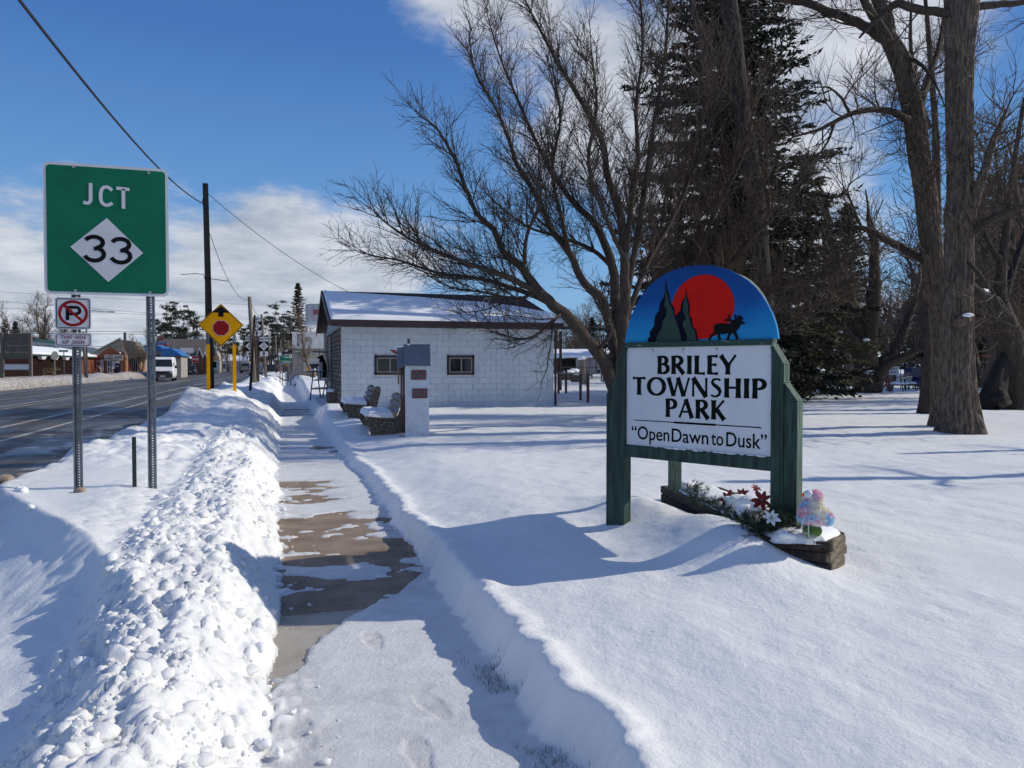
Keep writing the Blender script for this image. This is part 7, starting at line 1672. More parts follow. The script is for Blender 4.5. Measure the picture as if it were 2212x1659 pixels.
# traffic signals hung over the crossing
def signal(px, D, py, label, lit):
    b = P(px, D, ZY(py, D)); T = thing('traffic_signal', label, 'traffic light', tuple(b)); mb = MB(); mb.bevbox((0, 0, 0), (.45, .4, 1.15), .05); mb.build('housing', mat('signal_orange' if lit else 'signal_red', (.45, .16, .02) if lit else (.20, .03, .02), rough=.5), T)
    for k in (-1, 0, 1): mb = MB(); mb.cyl((0, -.21, k * .34), .13, .06, 12, 'y'); mb.build('lens', m_sk, T)
    mb = MB(); mb.tube([(0, 0, .55), (0, 0, 1.6)], .03, 6); mb.build('hanger', m_sk, T)
signal(237.5, 150, 349.6, 'orange traffic signal hanging over the crossing right of the yellow sleeved post', 1); signal(244.8, 150, 350, 'red backed traffic signal hanging right of the orange one', 0)

# ------------------------------------------------------------------ mural building and neighbours on the right side of the street
m_cmu = mat('grey_block_wall', (.30, .27, .24), (.20, .18, .16), scale=.8, rough=.9, world_space=True, detail=8); D = 78
xw0, xw1 = PX_at_Y(292.5, 81), PX_at_Y(336, 81); b = Vector((xw0, 81, 0)); T = thing('mural_building', 'grey block building with a white elk mural band and faded welcome lettering', 'building', tuple(b)); w_ = xw1 - xw0
dd = dep(xw0 + w_ / 2, 81); zt_, zm, z0_ = ZY(332, dd), ZY(348.5, dd), 0
mb = MB(); mb.box((w_ / 2, 4, zm / 2), (w_, 8, zm)); mb.build('wall', m_cmu, T)
mb = MB(); mb.box((w_ / 2, -.05, (zm + zt_) / 2), (w_, .1, zt_ - zm)); mu = mb.build('mural_band', mat('mural_white', (.62, .61, .60), (.48, .47, .46), scale=1.5, rough=.8), T)
m_elk = mat('mural_grey', (.20, .21, .19), (.34, .34, .31), scale=2, rough=.8)
ek = [(.30, .30), (.30, .55), (.36, .66), (.50, .70), (.60, .68), (.62, .80), (.66, .86), (.72, .84), (.76, .78), (.71, .74), (.69, .66), (.68, .55), (.67, .46), (.67, .20), (.64, .20), (.62, .42), (.50, .42), (.42, .44), (.41, .20), (.38, .20), (.37, .42), (.34, .40), (.33, .22)]
mb = MB(); hz_ = zt_ - zm; mb.prism([((1 - a) * w_ * .62 + w_ * .02, zm + b_ * hz_) for a, b_ in ek], XZ, -.12, -.105); mb.build('elk', m_elk, T)
for i, ch in enumerate('ELK'): text_part(ch, .5, m_sk, T, (w_ * .14, -.105, zt_ - .45 - i * .42), extrude=.002, bold=.01, name='letter')
mb = MB(); mb.box((w_ * .50, -.01, zm - .95), (w_ * .40, .05, 1.3)); mb.build('faded_panel', mat('faded_paint', (.36, .37, .38), (.28, .28, .29), scale=2, rough=.9), T); text_part('WELCOME', .62, mat('faded_gold', (.36, .30, .14), rough=.9), T, (w_ * .50, -.045, zm - .75), extrude=.004, bold=.01, name='words')
mb = MB(); mb.box((w_ * .46, -.02, ZY(366.5, dd)), (1.9, .08, 1.0)); gb = mb.build('glass_block_window', m_glass, T)
for i in range(8):
    for j in range(4):
        if 2 <= i <= 5 and j in (1, 2): continue
        mb = MB(); mb.bevbox((w_ * .46 - .83 + i * .237, -.075, ZY(366.5, dd) - .37 + j * .247), (.215, .04, .225), .02); mb.build('glass_block', mat('glass_block', (.35, .36, .36), rough=.3), gb)
mb = MB(); mb.prism([(-3.2, ZY(360, 80)), (0, zm - .1), (0, zm - .3), (-3.0, ZY(361.5, 80))], lambda a, b_, d: (a, d, b_), .4, 7); mb.build('lean_to_roof', mat('dark_roof', (.035, .035, .04), rough=.8), T)
small_sign('welcome_banner', 'blue and navy drop box standing in front of the mural building', 320.5, 62, 364, 373, 2.4, '', mat('banner_blue', (.03, .14, .30), rough=.5), m_sw, posts=(), cat='mail box')
small_sign('yellow_box', 'bright yellow newspaper box at the snow edge before the mural building', 308.8, 66, 366.5, 370.7, 4.3, '', m_sy, m_sk, posts=(-.3, .3), cat='newspaper box')
q = P(314.2, 66, 0); T = thing('short_post', 'short round wooden post with snow right of the yellow box', 'post', tuple(q)); mb = MB(); mb.cyl((0, 0, .6), .14, 1.3, 10); mb.build('post', m_wood_grey, T); mb = MB(); mb.ball((0, 0, 1.27), .15, 8, 5, (1, 1, .5)); mb.build('snow_cap', M_SNOWCAP, T)
q = P(319.6, 60, 0); T = thing('thin_flag_pole', 'thin dark pole rising from the blue drop box', 'pole', tuple(q)); mb = MB(); mb.tube([(0, 0, 0), (0, 0, ZY(348, 60))], .035, 6); mb.build('pole', m_dkm, T)
# big elevated white sign box
dS = 62; q = P(315, dS, 0); T = thing('elevated_sign_box', 'weathered white rounded sign box with a red strip high behind the house gable', 'sign', (q.x, q.y, 0), -.35); sc = dS / FPX
z0, z1 = ZY(325, dS), ZY(304.5, dS); w_ = 1.75; prof = [(-w_ * .62, .9), (-w_ * .25, -.55), (w_ * .1, -.75), (w_ * .8, -.75), (w_ * 1.0, -.5), (w_ * 1.0, .9)]
mb = MB(); mb.prism(prof, lambda a, b_, d: (a, b_, d), z0 + .25, z1); mb.build('box', mat('sign_box_white', (.52, .52, .53), (.40, .38, .38), scale=1.2, rough=.6, stretch=(3, 3, .4), metal=.1), T)
mb = MB(); mb.prism([(a * .95, b_ * .95) for a, b_ in prof], lambda a, b_, d: (a, b_, d), z0, z0 + .25); mb.build('box_base', m_wp2, T)
mb = MB(); mb.box((w_ * .48, -.765, (z0 + z1) / 2 + .15), (w_ * .8, .02, .42)); mb.build('red_strip', mat('faded_red', (.40, .05, .06), (.30, .10, .10), scale=4, rough=.6), T)
mb = MB(); mb.box((w_ * .5, .2, z0 / 2), (.3, .3, z0)); mb.build('mast', m_galvL, T)
# house with red brick beyond the sidewalk end, snow roof
q = P(301.5, 170, 0); T = thing('brick_cottage', 'small red brick cottage with a snowy roof at the far end of the sidewalk', 'house', tuple(q), -YAW); mb = MB(); mb.box((0, 3, 1.3), (5.2, 6, 2.6)); mb.build('wall', mat('brick_red', (.22, .075, .04), (.16, .05, .03), scale=3, rough=.9), T); mb = MB(); mb.prism([(-.3, 2.6), (3, 4.6), (6.3, 2.6)], lambda a, b_, d: (d, a, b_), -2.9, 2.9); mb.build('snowy_roof', M_SNOWCAP, T); mb = MB(); mb.box((.8, -.05, 1.4), (.9, .1, .9)); wn = mb.build('window', m_sw, T); mb = MB(); mb.box((.8, -.12, 1.4), (.55, .05, .55)); mb.build('pane', m_glass, wn)

# ------------------------------------------------------------------ vehicles (front towards -Y)
m_tyre = mat('tyre', (.012, .012, .012), rough=.8); m_rim = mat('rim', (.30, .31, .32), rough=.4, metal=.6); m_lamp = mat('lamp_lens', (.60, .60, .62), rough=.15)
def vehicle(name, label, loc, rz, kind, col, rough=.35):
    T = thing(name, label, {'van': 'van', 'suv': 'car', 'pickup': 'truck'}[kind], loc, rz); m = mat('paint_' + name + kind, col, tuple(c * .9 for c in col), scale=.8, rough=rough)
    if kind == 'van': W_, Lg, prof = 2.05, 5.9, [(0, .45), (0.02, .95), (.12, 1.15), (.95, 1.42), (1.65, 2.25), (1.95, 2.48), (5.75, 2.50), (5.9, 2.3), (5.9, .45)]
    elif kind == 'suv': W_, Lg, prof = 1.88, 4.6, [(0, .42), (.02, .80), (.12, 1.0), (1.15, 1.10), (1.75, 1.60), (2.4, 1.70), (3.9, 1.66), (4.45, 1.15), (4.6, 1.0), (4.6, .42)]
    else: W_, Lg, prof = 1.98, 5.6, [(0, .5), (.02, 1.0), (.12, 1.12), (1.35, 1.22), (1.95, 1.78), (3.3, 1.82), (3.75, 1.25), (5.5, 1.22), (5.6, 1.1), (5.6, .5)]
    hmax = max(z for y, z in prof); belt = {'van': 1.35, 'suv': 1.08, 'pickup': 1.20}[kind]
    # body: cross-sections that tuck in above the belt line
    mb = MB(); ys_ = sorted(set([y for y, z in prof] + list(np.linspace(0, Lg, 18)))); tp = [(y, z) for y, z in prof if not (y == Lg and z < 1.2)]
    yy_ = [p_[0] for p_ in prof[1:-1]]; zz_ = [p_[1] for p_ in prof[1:-1]]; rings = []
    for y in ys_:
        zt = float(np.interp(y, yy_, zz_)); zb_ = .34; k_ = 0.86 if zt > belt + .2 else .96; k2 = .90 if y < .1 or y > Lg - .1 else 1.0
        nose = 1 - .10 * math.exp(-(y / .25) ** 2); hw = W_ / 2 * nose
        sec = [(-hw * .94, zb_), (-hw, zb_ + .18), (-hw, min(belt, zt - .08)), (-hw * (k_ + .02), zt - .12 if zt > belt + .2 else zt - .04), (-hw * (k_ - .10), zt), (hw * (k_ - .10), zt), (hw * (k_ + .02), zt - .12 if zt > belt + .2 else zt - .04), (hw, min(belt, zt - .08)), (hw, zb_ + .18), (hw * .94, zb_)]
        rings.append([(x, y, z) for x, z in sec])
    n = 10; o = len(mb.v)
    for r_ in rings: mb.v.extend(r_)
    for i in range(len(rings) - 1):
        for j in range(n): mb.f.append((o + i * n + j, o + i * n + (j + 1) % n, o + (i + 1) * n + (j + 1) % n, o + (i + 1) * n + j)); mb.m.append(0)
    mb.f.append(tuple(o + j for j in range(n))); mb.m.append(0); mb.f.append(tuple(o + (len(rings) - 1) * n + j for j in reversed(range(n)))); mb.m.append(0)
    mb.build('body', m, T)
    # glass
    ws = {'van': ((1.0, 1.47), (1.62, 2.20)), 'suv': ((1.2, 1.14), (1.72, 1.57)), 'pickup': ((1.4, 1.26), (1.9, 1.73))}[kind]; (ya, za_), (yb_, zb_) = ws; hw = W_ / 2
    mb = MB(); mb.add([(-hw * .86, ya, za_ + .02), (hw * .86, ya, za_ + .02), (hw * .76, yb_, zb_ + .02), (-hw * .76, yb_, zb_ + .02), (-hw * .86, ya + .05, za_), (hw * .86, ya + .05, za_), (hw * .76, yb_ + .05, zb_), (-hw * .76, yb_ + .05, zb_)], [(0, 1, 2, 3), (7, 6, 5, 4), (0, 4, 5, 1), (1, 5, 6, 2), (2, 6, 7, 3), (3, 7, 4, 0)])
    for v_i in range(4):
        x_, y_, z_ = mb.v[v_i]; mb.v[v_i] = (x_, y_ - .03, z_ + .02)
    mb.build('windscreen', m_glass, T)
    for s in (-1, 1):
        y0_, y1_ = {'van': (1.35, 2.3), 'suv': (1.75, 3.9), 'pickup': (1.9, 3.3)}[kind]; mb = MB(); zl_, zh_ = belt + .05, belt + (.48 if kind != 'van' else .55)
        mb.prism([(y0_ - .1, zl_), (y1_, zl_), (y1_ - .1, zh_), (y0_ + .25, zh_)], lambda a, b_, d: (s * d, a, b_), hw * .93, hw * .93 + .035); mb.build('side_window', m_glass, T)
        mb = MB(); mb.bevbox((s * (hw + .14), 1.35 if kind == 'van' else 1.6, belt + .12), (.20, .12, .30 if kind == 'van' else .18), .03); mb.build('mirror', m_sk, T)
        mb = MB(); mb.bevbox((s * hw * .76, .02, .98 if kind == 'van' else .82), (.34, .14, .22 if kind == 'van' else .16), .04); mb.build('headlight', m_lamp, T)
        mb = MB(); mb.box((s * hw * .90, Lg, 1.1), (.14, .05, .42)); mb.build('tail_light', m_sr, T)
        for wy in (.95, Lg - 1.15):
            mb = MB(); mb.cyl((s * (hw - .12), wy, .35), .36, .24, 20, 'x'); ty = mb.build('wheel', m_tyre, T); mb = MB(); mb.cyl((s * (hw + .005), wy, .35), .21, .03, 14, 'x'); mb.build('rim', m_rim, ty)
    mb = MB(); mb.bevbox((0, -.02, .60), (W_ * .93, .18, .44 if kind == 'van' else .36), .05); mb.build('bumper', mat('bumper_grey', (.035, .036, .038), rough=.6) if kind != 'pickup' else m_rim, T); mb = MB(); mb.bevbox((0, -.01, .90 if kind == 'van' else .74), (W_ * .62, .12, .26), .03); mb.build('grille', m_sk, T)
    mb = MB(); mb.box((0, -.10, .52), (.5, .02, .13)); mb.build('licence_plate', m_sw, T)
    mb = MB(); mb.bevbox((0, Lg + .03, .48), (W_ * .9, .12, .22), .03); mb.build('rear_bumper', m_sk, T)
    if kind == 'van' or kind == 'suv':
        mb = MB(); mb.box((0, Lg + .005, 1.75 if kind == 'van' else 1.35), (W_ * .70, .02, .5 if kind == 'van' else .32)); mb.build('rear_window', m_glass, T)
    return T
vehicle('delivery_van', 'white high roofed delivery van driving towards the camera in the far lane', (-11.8, 84, 0), R(4), 'van', (.80, .80, .80))
for o in bpy.data.objects:
    if o.name == 'headlight' or o.name.startswith('headlight.'): first_lamp = o; break
vehicle('dark_suv', 'dark blue sports utility car driving towards the camera behind the white van', (-15.4, 141, 0), R(4), 'suv', (.020, .026, .038), .2)
vehicle('grey_van', 'dusty grey van seen from behind driving away in the near lane', (-7.9, 178, 0), R(180), 'van', (.30, .30, .29))
vehicle('parked_pickup', 'dirty white pickup parked at the kerb behind the route marker post', (-3.95, 122, 0), R(180), 'pickup', (.50, .50, .50))
vehicle('dark_pickup', 'black pickup just beyond the dirty white pickup, seen between the poles', (-1.9, 140, 0), R(180), 'pickup', (.02, .02, .02))
mb = MB(); mb.cyl((-.78, -.06, .98), .08, .02, 10, 'y'); o = mb.build('headlight_bulb', mat('lit_bulb', (1.0, .62, .25), (1, .62, .25), emit=5.0), bpy.data.objects['delivery_van'])

# ------------------------------------------------------------------ left side of the street
XF = -27.0          # street-facing fronts lie along x = const
def LY(px, X): # y on the line x = X seen at picture column px
    r = (px - 512) / FPX; s, c = math.sin(YAW), math.cos(YAW); return X * (c - s * r) / (r * c + s)
m_log = mat('log_red', (.28, .085, .040), (.16, .05, .028), scale=4, rough=.8, world_space=True, stretch=(.6, .6, 4)); m_logt = mat('log_tan', (.36, .17, .09), (.24, .11, .06), scale=4, rough=.8, world_space=True, stretch=(.6, .6, 4)); m_dbr = mat('dark_brown_siding', (.022, .012, .011), (.014, .008, .008), scale=2, rough=.95, spec=.05); m_mr = mat('metal_roof', (.30, .33, .36), (.25, .28, .31), scale=1, rough=.5, metal=.2); m_grn = mat('green_metal', (.010, .055, .050), rough=.5)
# long dark brown building with ribbed roof; log end
Xb = -29.0; ya = LY(-40, Xb); yb = LY(127, Xb)
D0 = dep(Xb, LY(60, Xb)); zE = ZY(354.8, dep(Xb, LY(60, Xb))); zRr = ZY(345.5, dep(Xb - 6, LY(60, Xb - 6)))
ysplit = LY(80, Xb)
T = thing('brown_longhouse', 'long dark brown building with ribbed grey roof half under snow and red log end', 'building', (Xb, ya, 0))
mb = MB(); mb.box((-3, (ysplit - ya) / 2, zE / 2), (6, ysplit - ya, zE)); mb.build('wall', m_dbr, T)
yl0, yl1 = ysplit - ya, LY(127.5, Xb) - ya
mb = MB(); mb.box((-3, (yl0 + yl1) / 2, zE / 2), (5.8, yl1 - yl0, zE)); mb.build('log_wall', m_log, T)
z = .12
while z < zE:
    mb = MB(); mb.tube([(.02, yl0, z), (.02, yl1, z)], .13, 8); mb.build('log', m_log, T, smooth=True); mb = MB(); mb.tube([(-6, yl0 - .0, z + .12), (.1, yl0 - .0, z + .12)], .13, 8); 
    z += .245
rp = (zRr - zE) / 6
mb = MB(); mb.prism([(.55, zE - .05), (-6, zRr + .15), (-6, zRr + .05), (.55, zE - .15)], lambda a, b_, d: (a, d, b_), -.6, yl1 + .5); mb.build('roof', m_mr, T)
sl = (zRr + .15 - zE + .05) / 6.55
y_ = -.5
while y_ < yl1 + .4:
    mb = MB(); mb.prism([(.55, zE - .045), (-6, zRr + .155), (-6, zRr + .20), (.55, zE + .0)], lambda a, b_, d: (a, d, b_), y_, y_ + .09); mb.build('roof_rib', m_mr, T); y_ += .62
nx, ny = 30, 260; X, Y = np.meshgrid(np.linspace(0, 1, nx), np.linspace(-.55, LY(96, Xb) - ya, ny)); up_ = 3.6 + .9 * (fbm(Y * .35, Y * 0, 3) - .5) + .15 * np.abs(np.sin(Y * math.pi / .62)); up_ = up_ * ss(LY(104, Xb) - ya, LY(84, Xb) - ya, Y)
XX = .58 - up_ * X; ed = np.sqrt(np.clip(np.minimum(X * 8, (1 - X) * 8), 0, 1)); ZZ = zE - .04 + (.55 - XX) * sl + .17 * ed; idx = np.arange(nx * ny).reshape(ny, nx); qd = np.stack([idx[:-1, :-1].ravel(), idx[:-1, 1:].ravel(), idx[1:, 1:].ravel(), idx[1:, :-1].ravel()], 1)
np_mesh('roof_snow', np.stack([XX.ravel(), Y.ravel(), ZZ.ravel()], 1), qd, M_SNOWCAP, T, smooth=True)
mb = MB(); mb.box((.5, yl1 / 2, zE - .2), (.12, yl1 + .8, .14)); mb.build('gutter', m_grn, T)
mb = MB(); mb.box((-9, yl1 / 2 - 3, zRr + .55), (1.0, yl1 - 4, .9)); mb.build('green_parapet', m_grn, T)
mb = MB(); mb.ball((-8, LY(41, Xb - 8) - ya - 4, zRr + 1.3), .9, 12, 8, (1, 1, .7)); mb.build('roof_vent', m_mr, T, smooth=True)
for pxx in (40, 52.5, 64):
    yy = LY(pxx, Xb) - ya; mb = MB(); mb.box((.25, yy, zE - .5), (.35, 1.3, .36), taper=1.6); mb.build('eave_lamp', m_sw, T)
# gable front of the log building (faces down the street towards the camera)
yg = LY(127.5, Xb); yg = LY(95, Xb + .2)
Tg = thing('log_shop', 'log fronted realty shop with a gable, long white windows and a big white signboard', 'shop', (Xb, yg, 0)); 
# its front stands out from the long building towards the road
DL = dep(Xb + 3, yg); x0 = PX_at_Y(95, yg) - Xb; x1 = PX_at_Y(127, yg) - Xb; zg_ = ZY(356, DL); zap = ZY(347.0, DL)
mb = MB(); mb.box(((x0 + x1) / 2, .6, zg_ / 2), (x1 - x0, 1.0, zg_)); mb.build('wall', m_logt, Tg)
z = .15
while z < zg_ - .05:
    mb = MB(); mb.tube([(x0, .08, z), (x1, .08, z)], .125, 8); mb.build('log', m_logt if z < 99 else m_log, Tg, smooth=True); z += .24
for xx in (x0, x0 + (x1 - x0) * .92): mb = MB(); mb.box((xx, -.02, zg_ / 2), (.3, .2, zg_)); mb.build('corner_post', m_log, Tg)
xr0, xr1 = PX_at_Y(90, yg) - Xb, PX_at_Y(127.5, yg) - Xb; xm = PX_at_Y(121, yg) - Xb; zpk = ZY(339.5, DL)
mb = MB(); mb.prism([(xr0, ZY(354.5, DL)), (xm, zpk), (xm + .4, ZY(352, DL))], XZ, .25, .4); mb.build('gable_panel', mat('gable_grey', (.30, .28, .26), rough=.8), Tg)
mb = MB(); mb.prism([(x0 + .2, zg_ - .1), (PX_at_Y(111, yg) - Xb, zap), (x1 - .3, zg_ - .1)], XZ, .0, .24); mb.build('log_gable', m_log, Tg)
mb = MB(); mb.prism([(xr0 - .1, ZY(355.2, DL)), (xm, zpk + .05), (xm, zpk + .3), (xr0 - .1, ZY(354.0, DL))], XZ, -.5, .6); mb.build('barge_board', mat('grey_green_trim', (.22, .27, .24), rough=.7), Tg)
xa_, xb_ = PX_at_Y(105, yg) - Xb, PX_at_Y(123.5, yg) - Xb; za_, zb_ = ZY(360.6, DL), ZY(354.8, DL); 
mb = MB(); mb.bevbox(((xa_ + xb_) / 2, -.25, (za_ + zb_) / 2), (xb_ - xa_, .12, zb_ - za_), .02); sb = mb.build('signboard', mat('signboard_cream', (.52, .48, .44), rough=.6), Tg)
text_part('CITY', .36, m_sk, sb, (xa_ + (xb_ - xa_) * .30, -.315, (za_ + zb_) / 2 + .22), extrude=.002, name='words', sx=1.1); text_part('Real Estate', .30, m_sk, sb, (xa_ + (xb_ - xa_) * .25, -.315, (za_ + zb_) / 2 - .10), extrude=.002, bold=.008, name='words', sx=.85); text_part('Broad Listing\nRealty & Service', .19, m_sk, sb, (xa_ + (xb_ - xa_) * .74, -.315, (za_ + zb_) / 2 + .1), extrude=.002, bold=.004, name='words', sx=.85); text_part('Main Street Management', .15, m_sk, sb, ((xa_ + xb_) / 2, -.315, za_ + .12), extrude=.002, bold=.005, name='words')
for (p0, p1, t0, t1) in ((107.8, 112.4, 361, 372.5), (101.0, 103.4, 360, 371)):
    wa, wb = PX_at_Y(p0, yg) - Xb, PX_at_Y(p1, yg) - Xb; mb = MB(); mb.box(((wa + wb) / 2, -.07, (ZY(t1, DL) + ZY(t0, DL)) / 2), (wb - wa, .08, ZY(t0, DL) - ZY(t1, DL))); wn = mb.build('window', m_glass, Tg)
    for i in range(3): mb = MB(); mb.box((wa + (wb - wa) * i / 2, -.12, (ZY(t1, DL) + ZY(t0, DL)) / 2), (.12, .06, ZY(t0, DL) - ZY(t1, DL))); mb.build('frame', m_sw, wn)
    for t in (0, .5, 1): mb = MB(); mb.box(((wa + wb) / 2, -.125, ZY(t1, DL) + (ZY(t0, DL) - ZY(t1, DL)) * t), (wb - wa, .06, .12)); mb.build('frame', m_sw, wn)
mb = MB(); xx = PX_at_Y(116.3, yg) - Xb; mb.box((xx, -.08, ZY(364.5, DL)), (1.0, .04, 1.4)); mb.build('notice', m_sw, Tg)
mb = MB(); xx = PX_at_Y(101, yg) - Xb; mb.box((xx - .5, -.1, ZY(366, DL)), (.42, .05, 3.2)); fl_ = mb.build('open_flag', m_sr, Tg)
for i, ch in enumerate('OPEN'): text_part(ch, .55, m_sw, fl_, (xx - .5, -.13, ZY(361.5, DL) - i * .7), extrude=.002, bold=.01, name='letter')
b1 = Vector((Xb + PX_at_Y(119.5, yg) - Xb, yg - 1.5, 0)); T = thing('blue_mail_box', 'dark blue collection box in front of the log shop', 'mail box', (PX_at_Y(119.5, yg), yg - 1.2, 0)); mb = MB(); mb.bevbox((0, 0, 1.0), (.8, .6, 1.9), .1); mb.build('box', mat('navy_box', (.010, .018, .06), rough=.4), T); mb = MB(); mb.box((-.05, -.31, 1.5), (.45, .03, .12)); mb.build('slot', m_sw, T)
T = thing('sandwich_board', 'pale wooden sandwich board on the snow before the log shop', 'sandwich board', (PX_at_Y(104.5, yg), yg - 4, .3))
for s in (-1, 1): mb = MB(); mb.box((s * .28, 0, .6), (.08, .7, 1.3), Matrix.Rotation(s * -.35, 3, 'Y')); mb.build('leg', m_wood_grey, T)
# shingled gambrel building right of it
y2 = yg + 3; DL2 = dep(Xb + 6, y2); X0, X1 = PX_at_Y(121.5, y2), PX_at_Y(140.5, y2); T = thing('shingled_shop', 'tall grey shingled mansard shop with log lower front right of the realty shop', 'shop', (X0, y2, 0)); w_ = X1 - X0
zlo, zhi = ZY(359.5, DL2), ZY(340, DL2)
mb = MB(); mb.box((w_ / 2, 3, zlo / 2), (w_, 5, zlo)); mb.build('wall', m_logt, T)
mb = MB(); mb.prism([(w_ * .22 + .5, zlo), (w_ * .02, zhi), (w_ * .75, zhi - .25), (w_ * 1.05, zlo + .2), (w_ * 1.05, zlo)], XZ, -.2, 5); mb.build('mansard_roof', mat('weathered_shingle', (.21, .185, .16), (.15, .13, .115), scale=2, rough=.95, stretch=(1, 1, 3)), T)
mb = MB(); mb.prism([(0, 0), (0, zhi), (w_ * .24 + .3, zlo), (w_ * .24 + .3, 0)], XZ, -.15, .3); lw = mb.build('log_front', m_logt, T)
z = .2
while z < zhi - .3:
    mb = MB(); xx = w_ * .02 + (w_ * .20) * max(0, (1 - max(0, z - zlo) / (zhi - zlo))) + .25; mb.tube([(0, -.16, z), (xx, -.16, z)], .1, 6); mb.build('log', m_logt, T, smooth=True); z += .25
for (p0, p1) in ((124.5, 130), (132, 138)):
    wa, wb = PX_at_Y(p0, y2) - X0, PX_at_Y(p1, y2) - X0; mb = MB(); mb.box(((wa + wb) / 2, -.25, 1.75), (wb - wa, .2, 2.1)); wn = mb.build('shop_window', m_glass, T)
    for i in range(4): mb = MB(); mb.box((wa + (wb - wa) * i / 3, -.37, 1.75), (.08, .05, 2.1)); mb.build('frame', m_galvL, wn)
    if p0 < 130: mb = MB(); mb.box(((wa + wb) / 2, -.38, 1.45), (wb - wa, .04, .42)); mb.build('red_banner', m_sr, wn)
mb = MB(); mb.tube([(w_ * .08, 2, zhi - .5), (w_ * .08, 2, zhi + 1.3)], .22, 10); mb.build('flue', m_dkm, T)
# blue mansard service station
y3 = 108; DL3 = dep(-26, y3); X0, X1 = PX_at_Y(147, y3), PX_at_Y(181, y3); w_ = X1 - X0; T = thing('blue_roofed_station', 'service building with a bright blue mansard roof in two steps behind the white van', 'building', (X0, y3, 0)); xs2 = PX_at_Y(163.6, y3) - X0
zl2, zh2 = ZY(350.2, DL3), ZY(344.2, DL3); zl3, zh3 = ZY(355.5, DL3), ZY(347.8, DL3)
m_bl = mat('blue_roof', (.012, .15, .42), (.010, .12, .36), scale=2, rough=.5); m_stu = mat('station_wall', (.36, .33, .31), (.30, .28, .26), scale=1, rough=.8)
mb = MB(); mb.box((xs2 / 2, 4, zl2 / 2), (xs2, 8, zl2)); mb.build('wall', m_stu, T); mb = MB(); mb.box((xs2 + (w_ - xs2) / 2, 4, zl3 / 2), (w_ - xs2 - .1, 7, zl3)); mb.build('wall', m_stu, T)
mb = MB(); mb.prism([(-.3, zl2), (.5, zh2), (xs2 - .6, zh2), (xs2 + .3, zl2)], XZ, -.5, 8); mb.build('mansard_roof', m_bl, T); mb = MB(); mb.prism([(xs2 - .2, zl3), (xs2 - .1, zh3), (w_ - 1.0, zh3), (w_ + .3, zl3)], XZ, -.8, 8); mb.build('mansard_roof', m_bl, T)
for zz_, xa2, xb2 in ((zl2 + .5, 0, xs2), (zl2 + 1, .3, xs2 - .4), (zl3 + .6, xs2 + .2, w_), (zl3 + 1.2, xs2, w_ - .5)): mb = MB(); mb.box(((xa2 + xb2) / 2, -.83 if xa2 > 3 else -.53, zz_), (xb2 - xa2, .05, .05)); mb.build('roof_seam', m_bl, T)
mb = MB(); mb.box((xs2 * .5, -.05, 1.8), (xs2 * .7, .1, 2.4)); mb.build('shop_window', m_glass, T)
# fuel price sign
D = 112; b = P(164.5 + 5, D, 0); b = P(161.2, D, 0); T = thing('fuel_price_sign', 'tall fuel sign with diamond top, blue and red panels and lit red digits', 'sign', tuple(b)); sc = D / FPX
for (z_a, z_b, m_, t_, s_) in ((341.6, 344.2, mat('price_blue', (.12, .16, .30), rough=.5), '', 0), (344.2, 346.6, m_sr, 'Regular', .24), (346.6, 350.9, m_sk, '', 0)):
    mb = MB(); mb.box((0, 0, (ZY(z_a, D) + ZY(z_b, D)) / 2), (1.7, .25, ZY(z_a, D) - ZY(z_b, D) - .02)); mb.build('panel', m_, T)
    if t_: text_part(t_, .30, m_sw, T, (0, -.13, (ZY(z_a, D) + ZY(z_b, D)) / 2), extrude=.002, bold=.006, name='words')
text_part('2.93\u2079', .62, mat('red_digits', (1.0, .03, .03), (1.0, .03, .03), emit=2.5), T, (0, -.13, ZY(348.8, D)), extrude=.004, bold=.012, name='price')
mb = MB(); zz_ = ZY(338.4, D); mb.prism([(-.65, zz_), (-.3, zz_ + .35), (.3, zz_ + .35), (.65, zz_), (0, zz_ - .45)], XZ, -.08, .08); mb.build('diamond_top', mat('price_orange', (.30, .10, .03), (.05, .05, .12), scale=4, rough=.5), T)
mb = MB(); mb.box((0, .3, ZY(340, D) / 2), (.25, .15, ZY(338, D))); mb.build('pole', m_sw, T)
# white billboard and brown gabled building further on
y4 = 150; DL4 = dep(-27, y4); X0, X1 = PX_at_Y(178, y4), PX_at_Y(206, y4); w_ = X1 - X0; T = thing('brown_gabled_shop', 'brown roofed building with two white trimmed gables and a snowy entrance roof', 'building', (X0, y4, 0))
m_rbw = mat('red_brown_wall', (.12, .055, .042), rough=.8); m_sh2 = mat('taupe_shingle', (.13, .11, .10), (.10, .085, .08), scale=3, rough=.9)
mb = MB(); mb.box((w_ / 2, 4, 1.5), (w_, 8, 3)); mb.build('wall', m_rbw, T); mb = MB(); mb.prism([(-.5, 3.1), (4, 6.6), (8.5, 3.1)], lambda a, b_, d: (d, a, b_), -3.5, w_ * .95); mb.build('roof', m_sh2, T)
for (pa, pb, zp, yo) in ((196.5, 203.8, 347.8, -.8), (203, 207.5, 351.5, -.4)):
    ga, gb_ = PX_at_Y(pa, y4) - X0, PX_at_Y(pb, y4) - X0; gm_ = (ga + gb_) / 2; zt = ZY(zp, DL4); mb = MB(); mb.prism([(ga + .1, 0), (ga + .1, ZY(357.5, DL4)), (gm_, zt - .1), (gb_ - .1, ZY(357.5, DL4)), (gb_ - .1, 0)], XZ, yo, 1); mb.build('gable', m_rbw, T)
    for s_, e in ((ga, gm_), (gb_, gm_)): mb = MB(); mb.tube([(s_, yo - .1, ZY(357.8, DL4)), (e, yo - .1, zt)], .10, 4); mb.build('gable_trim', m_sw, T)
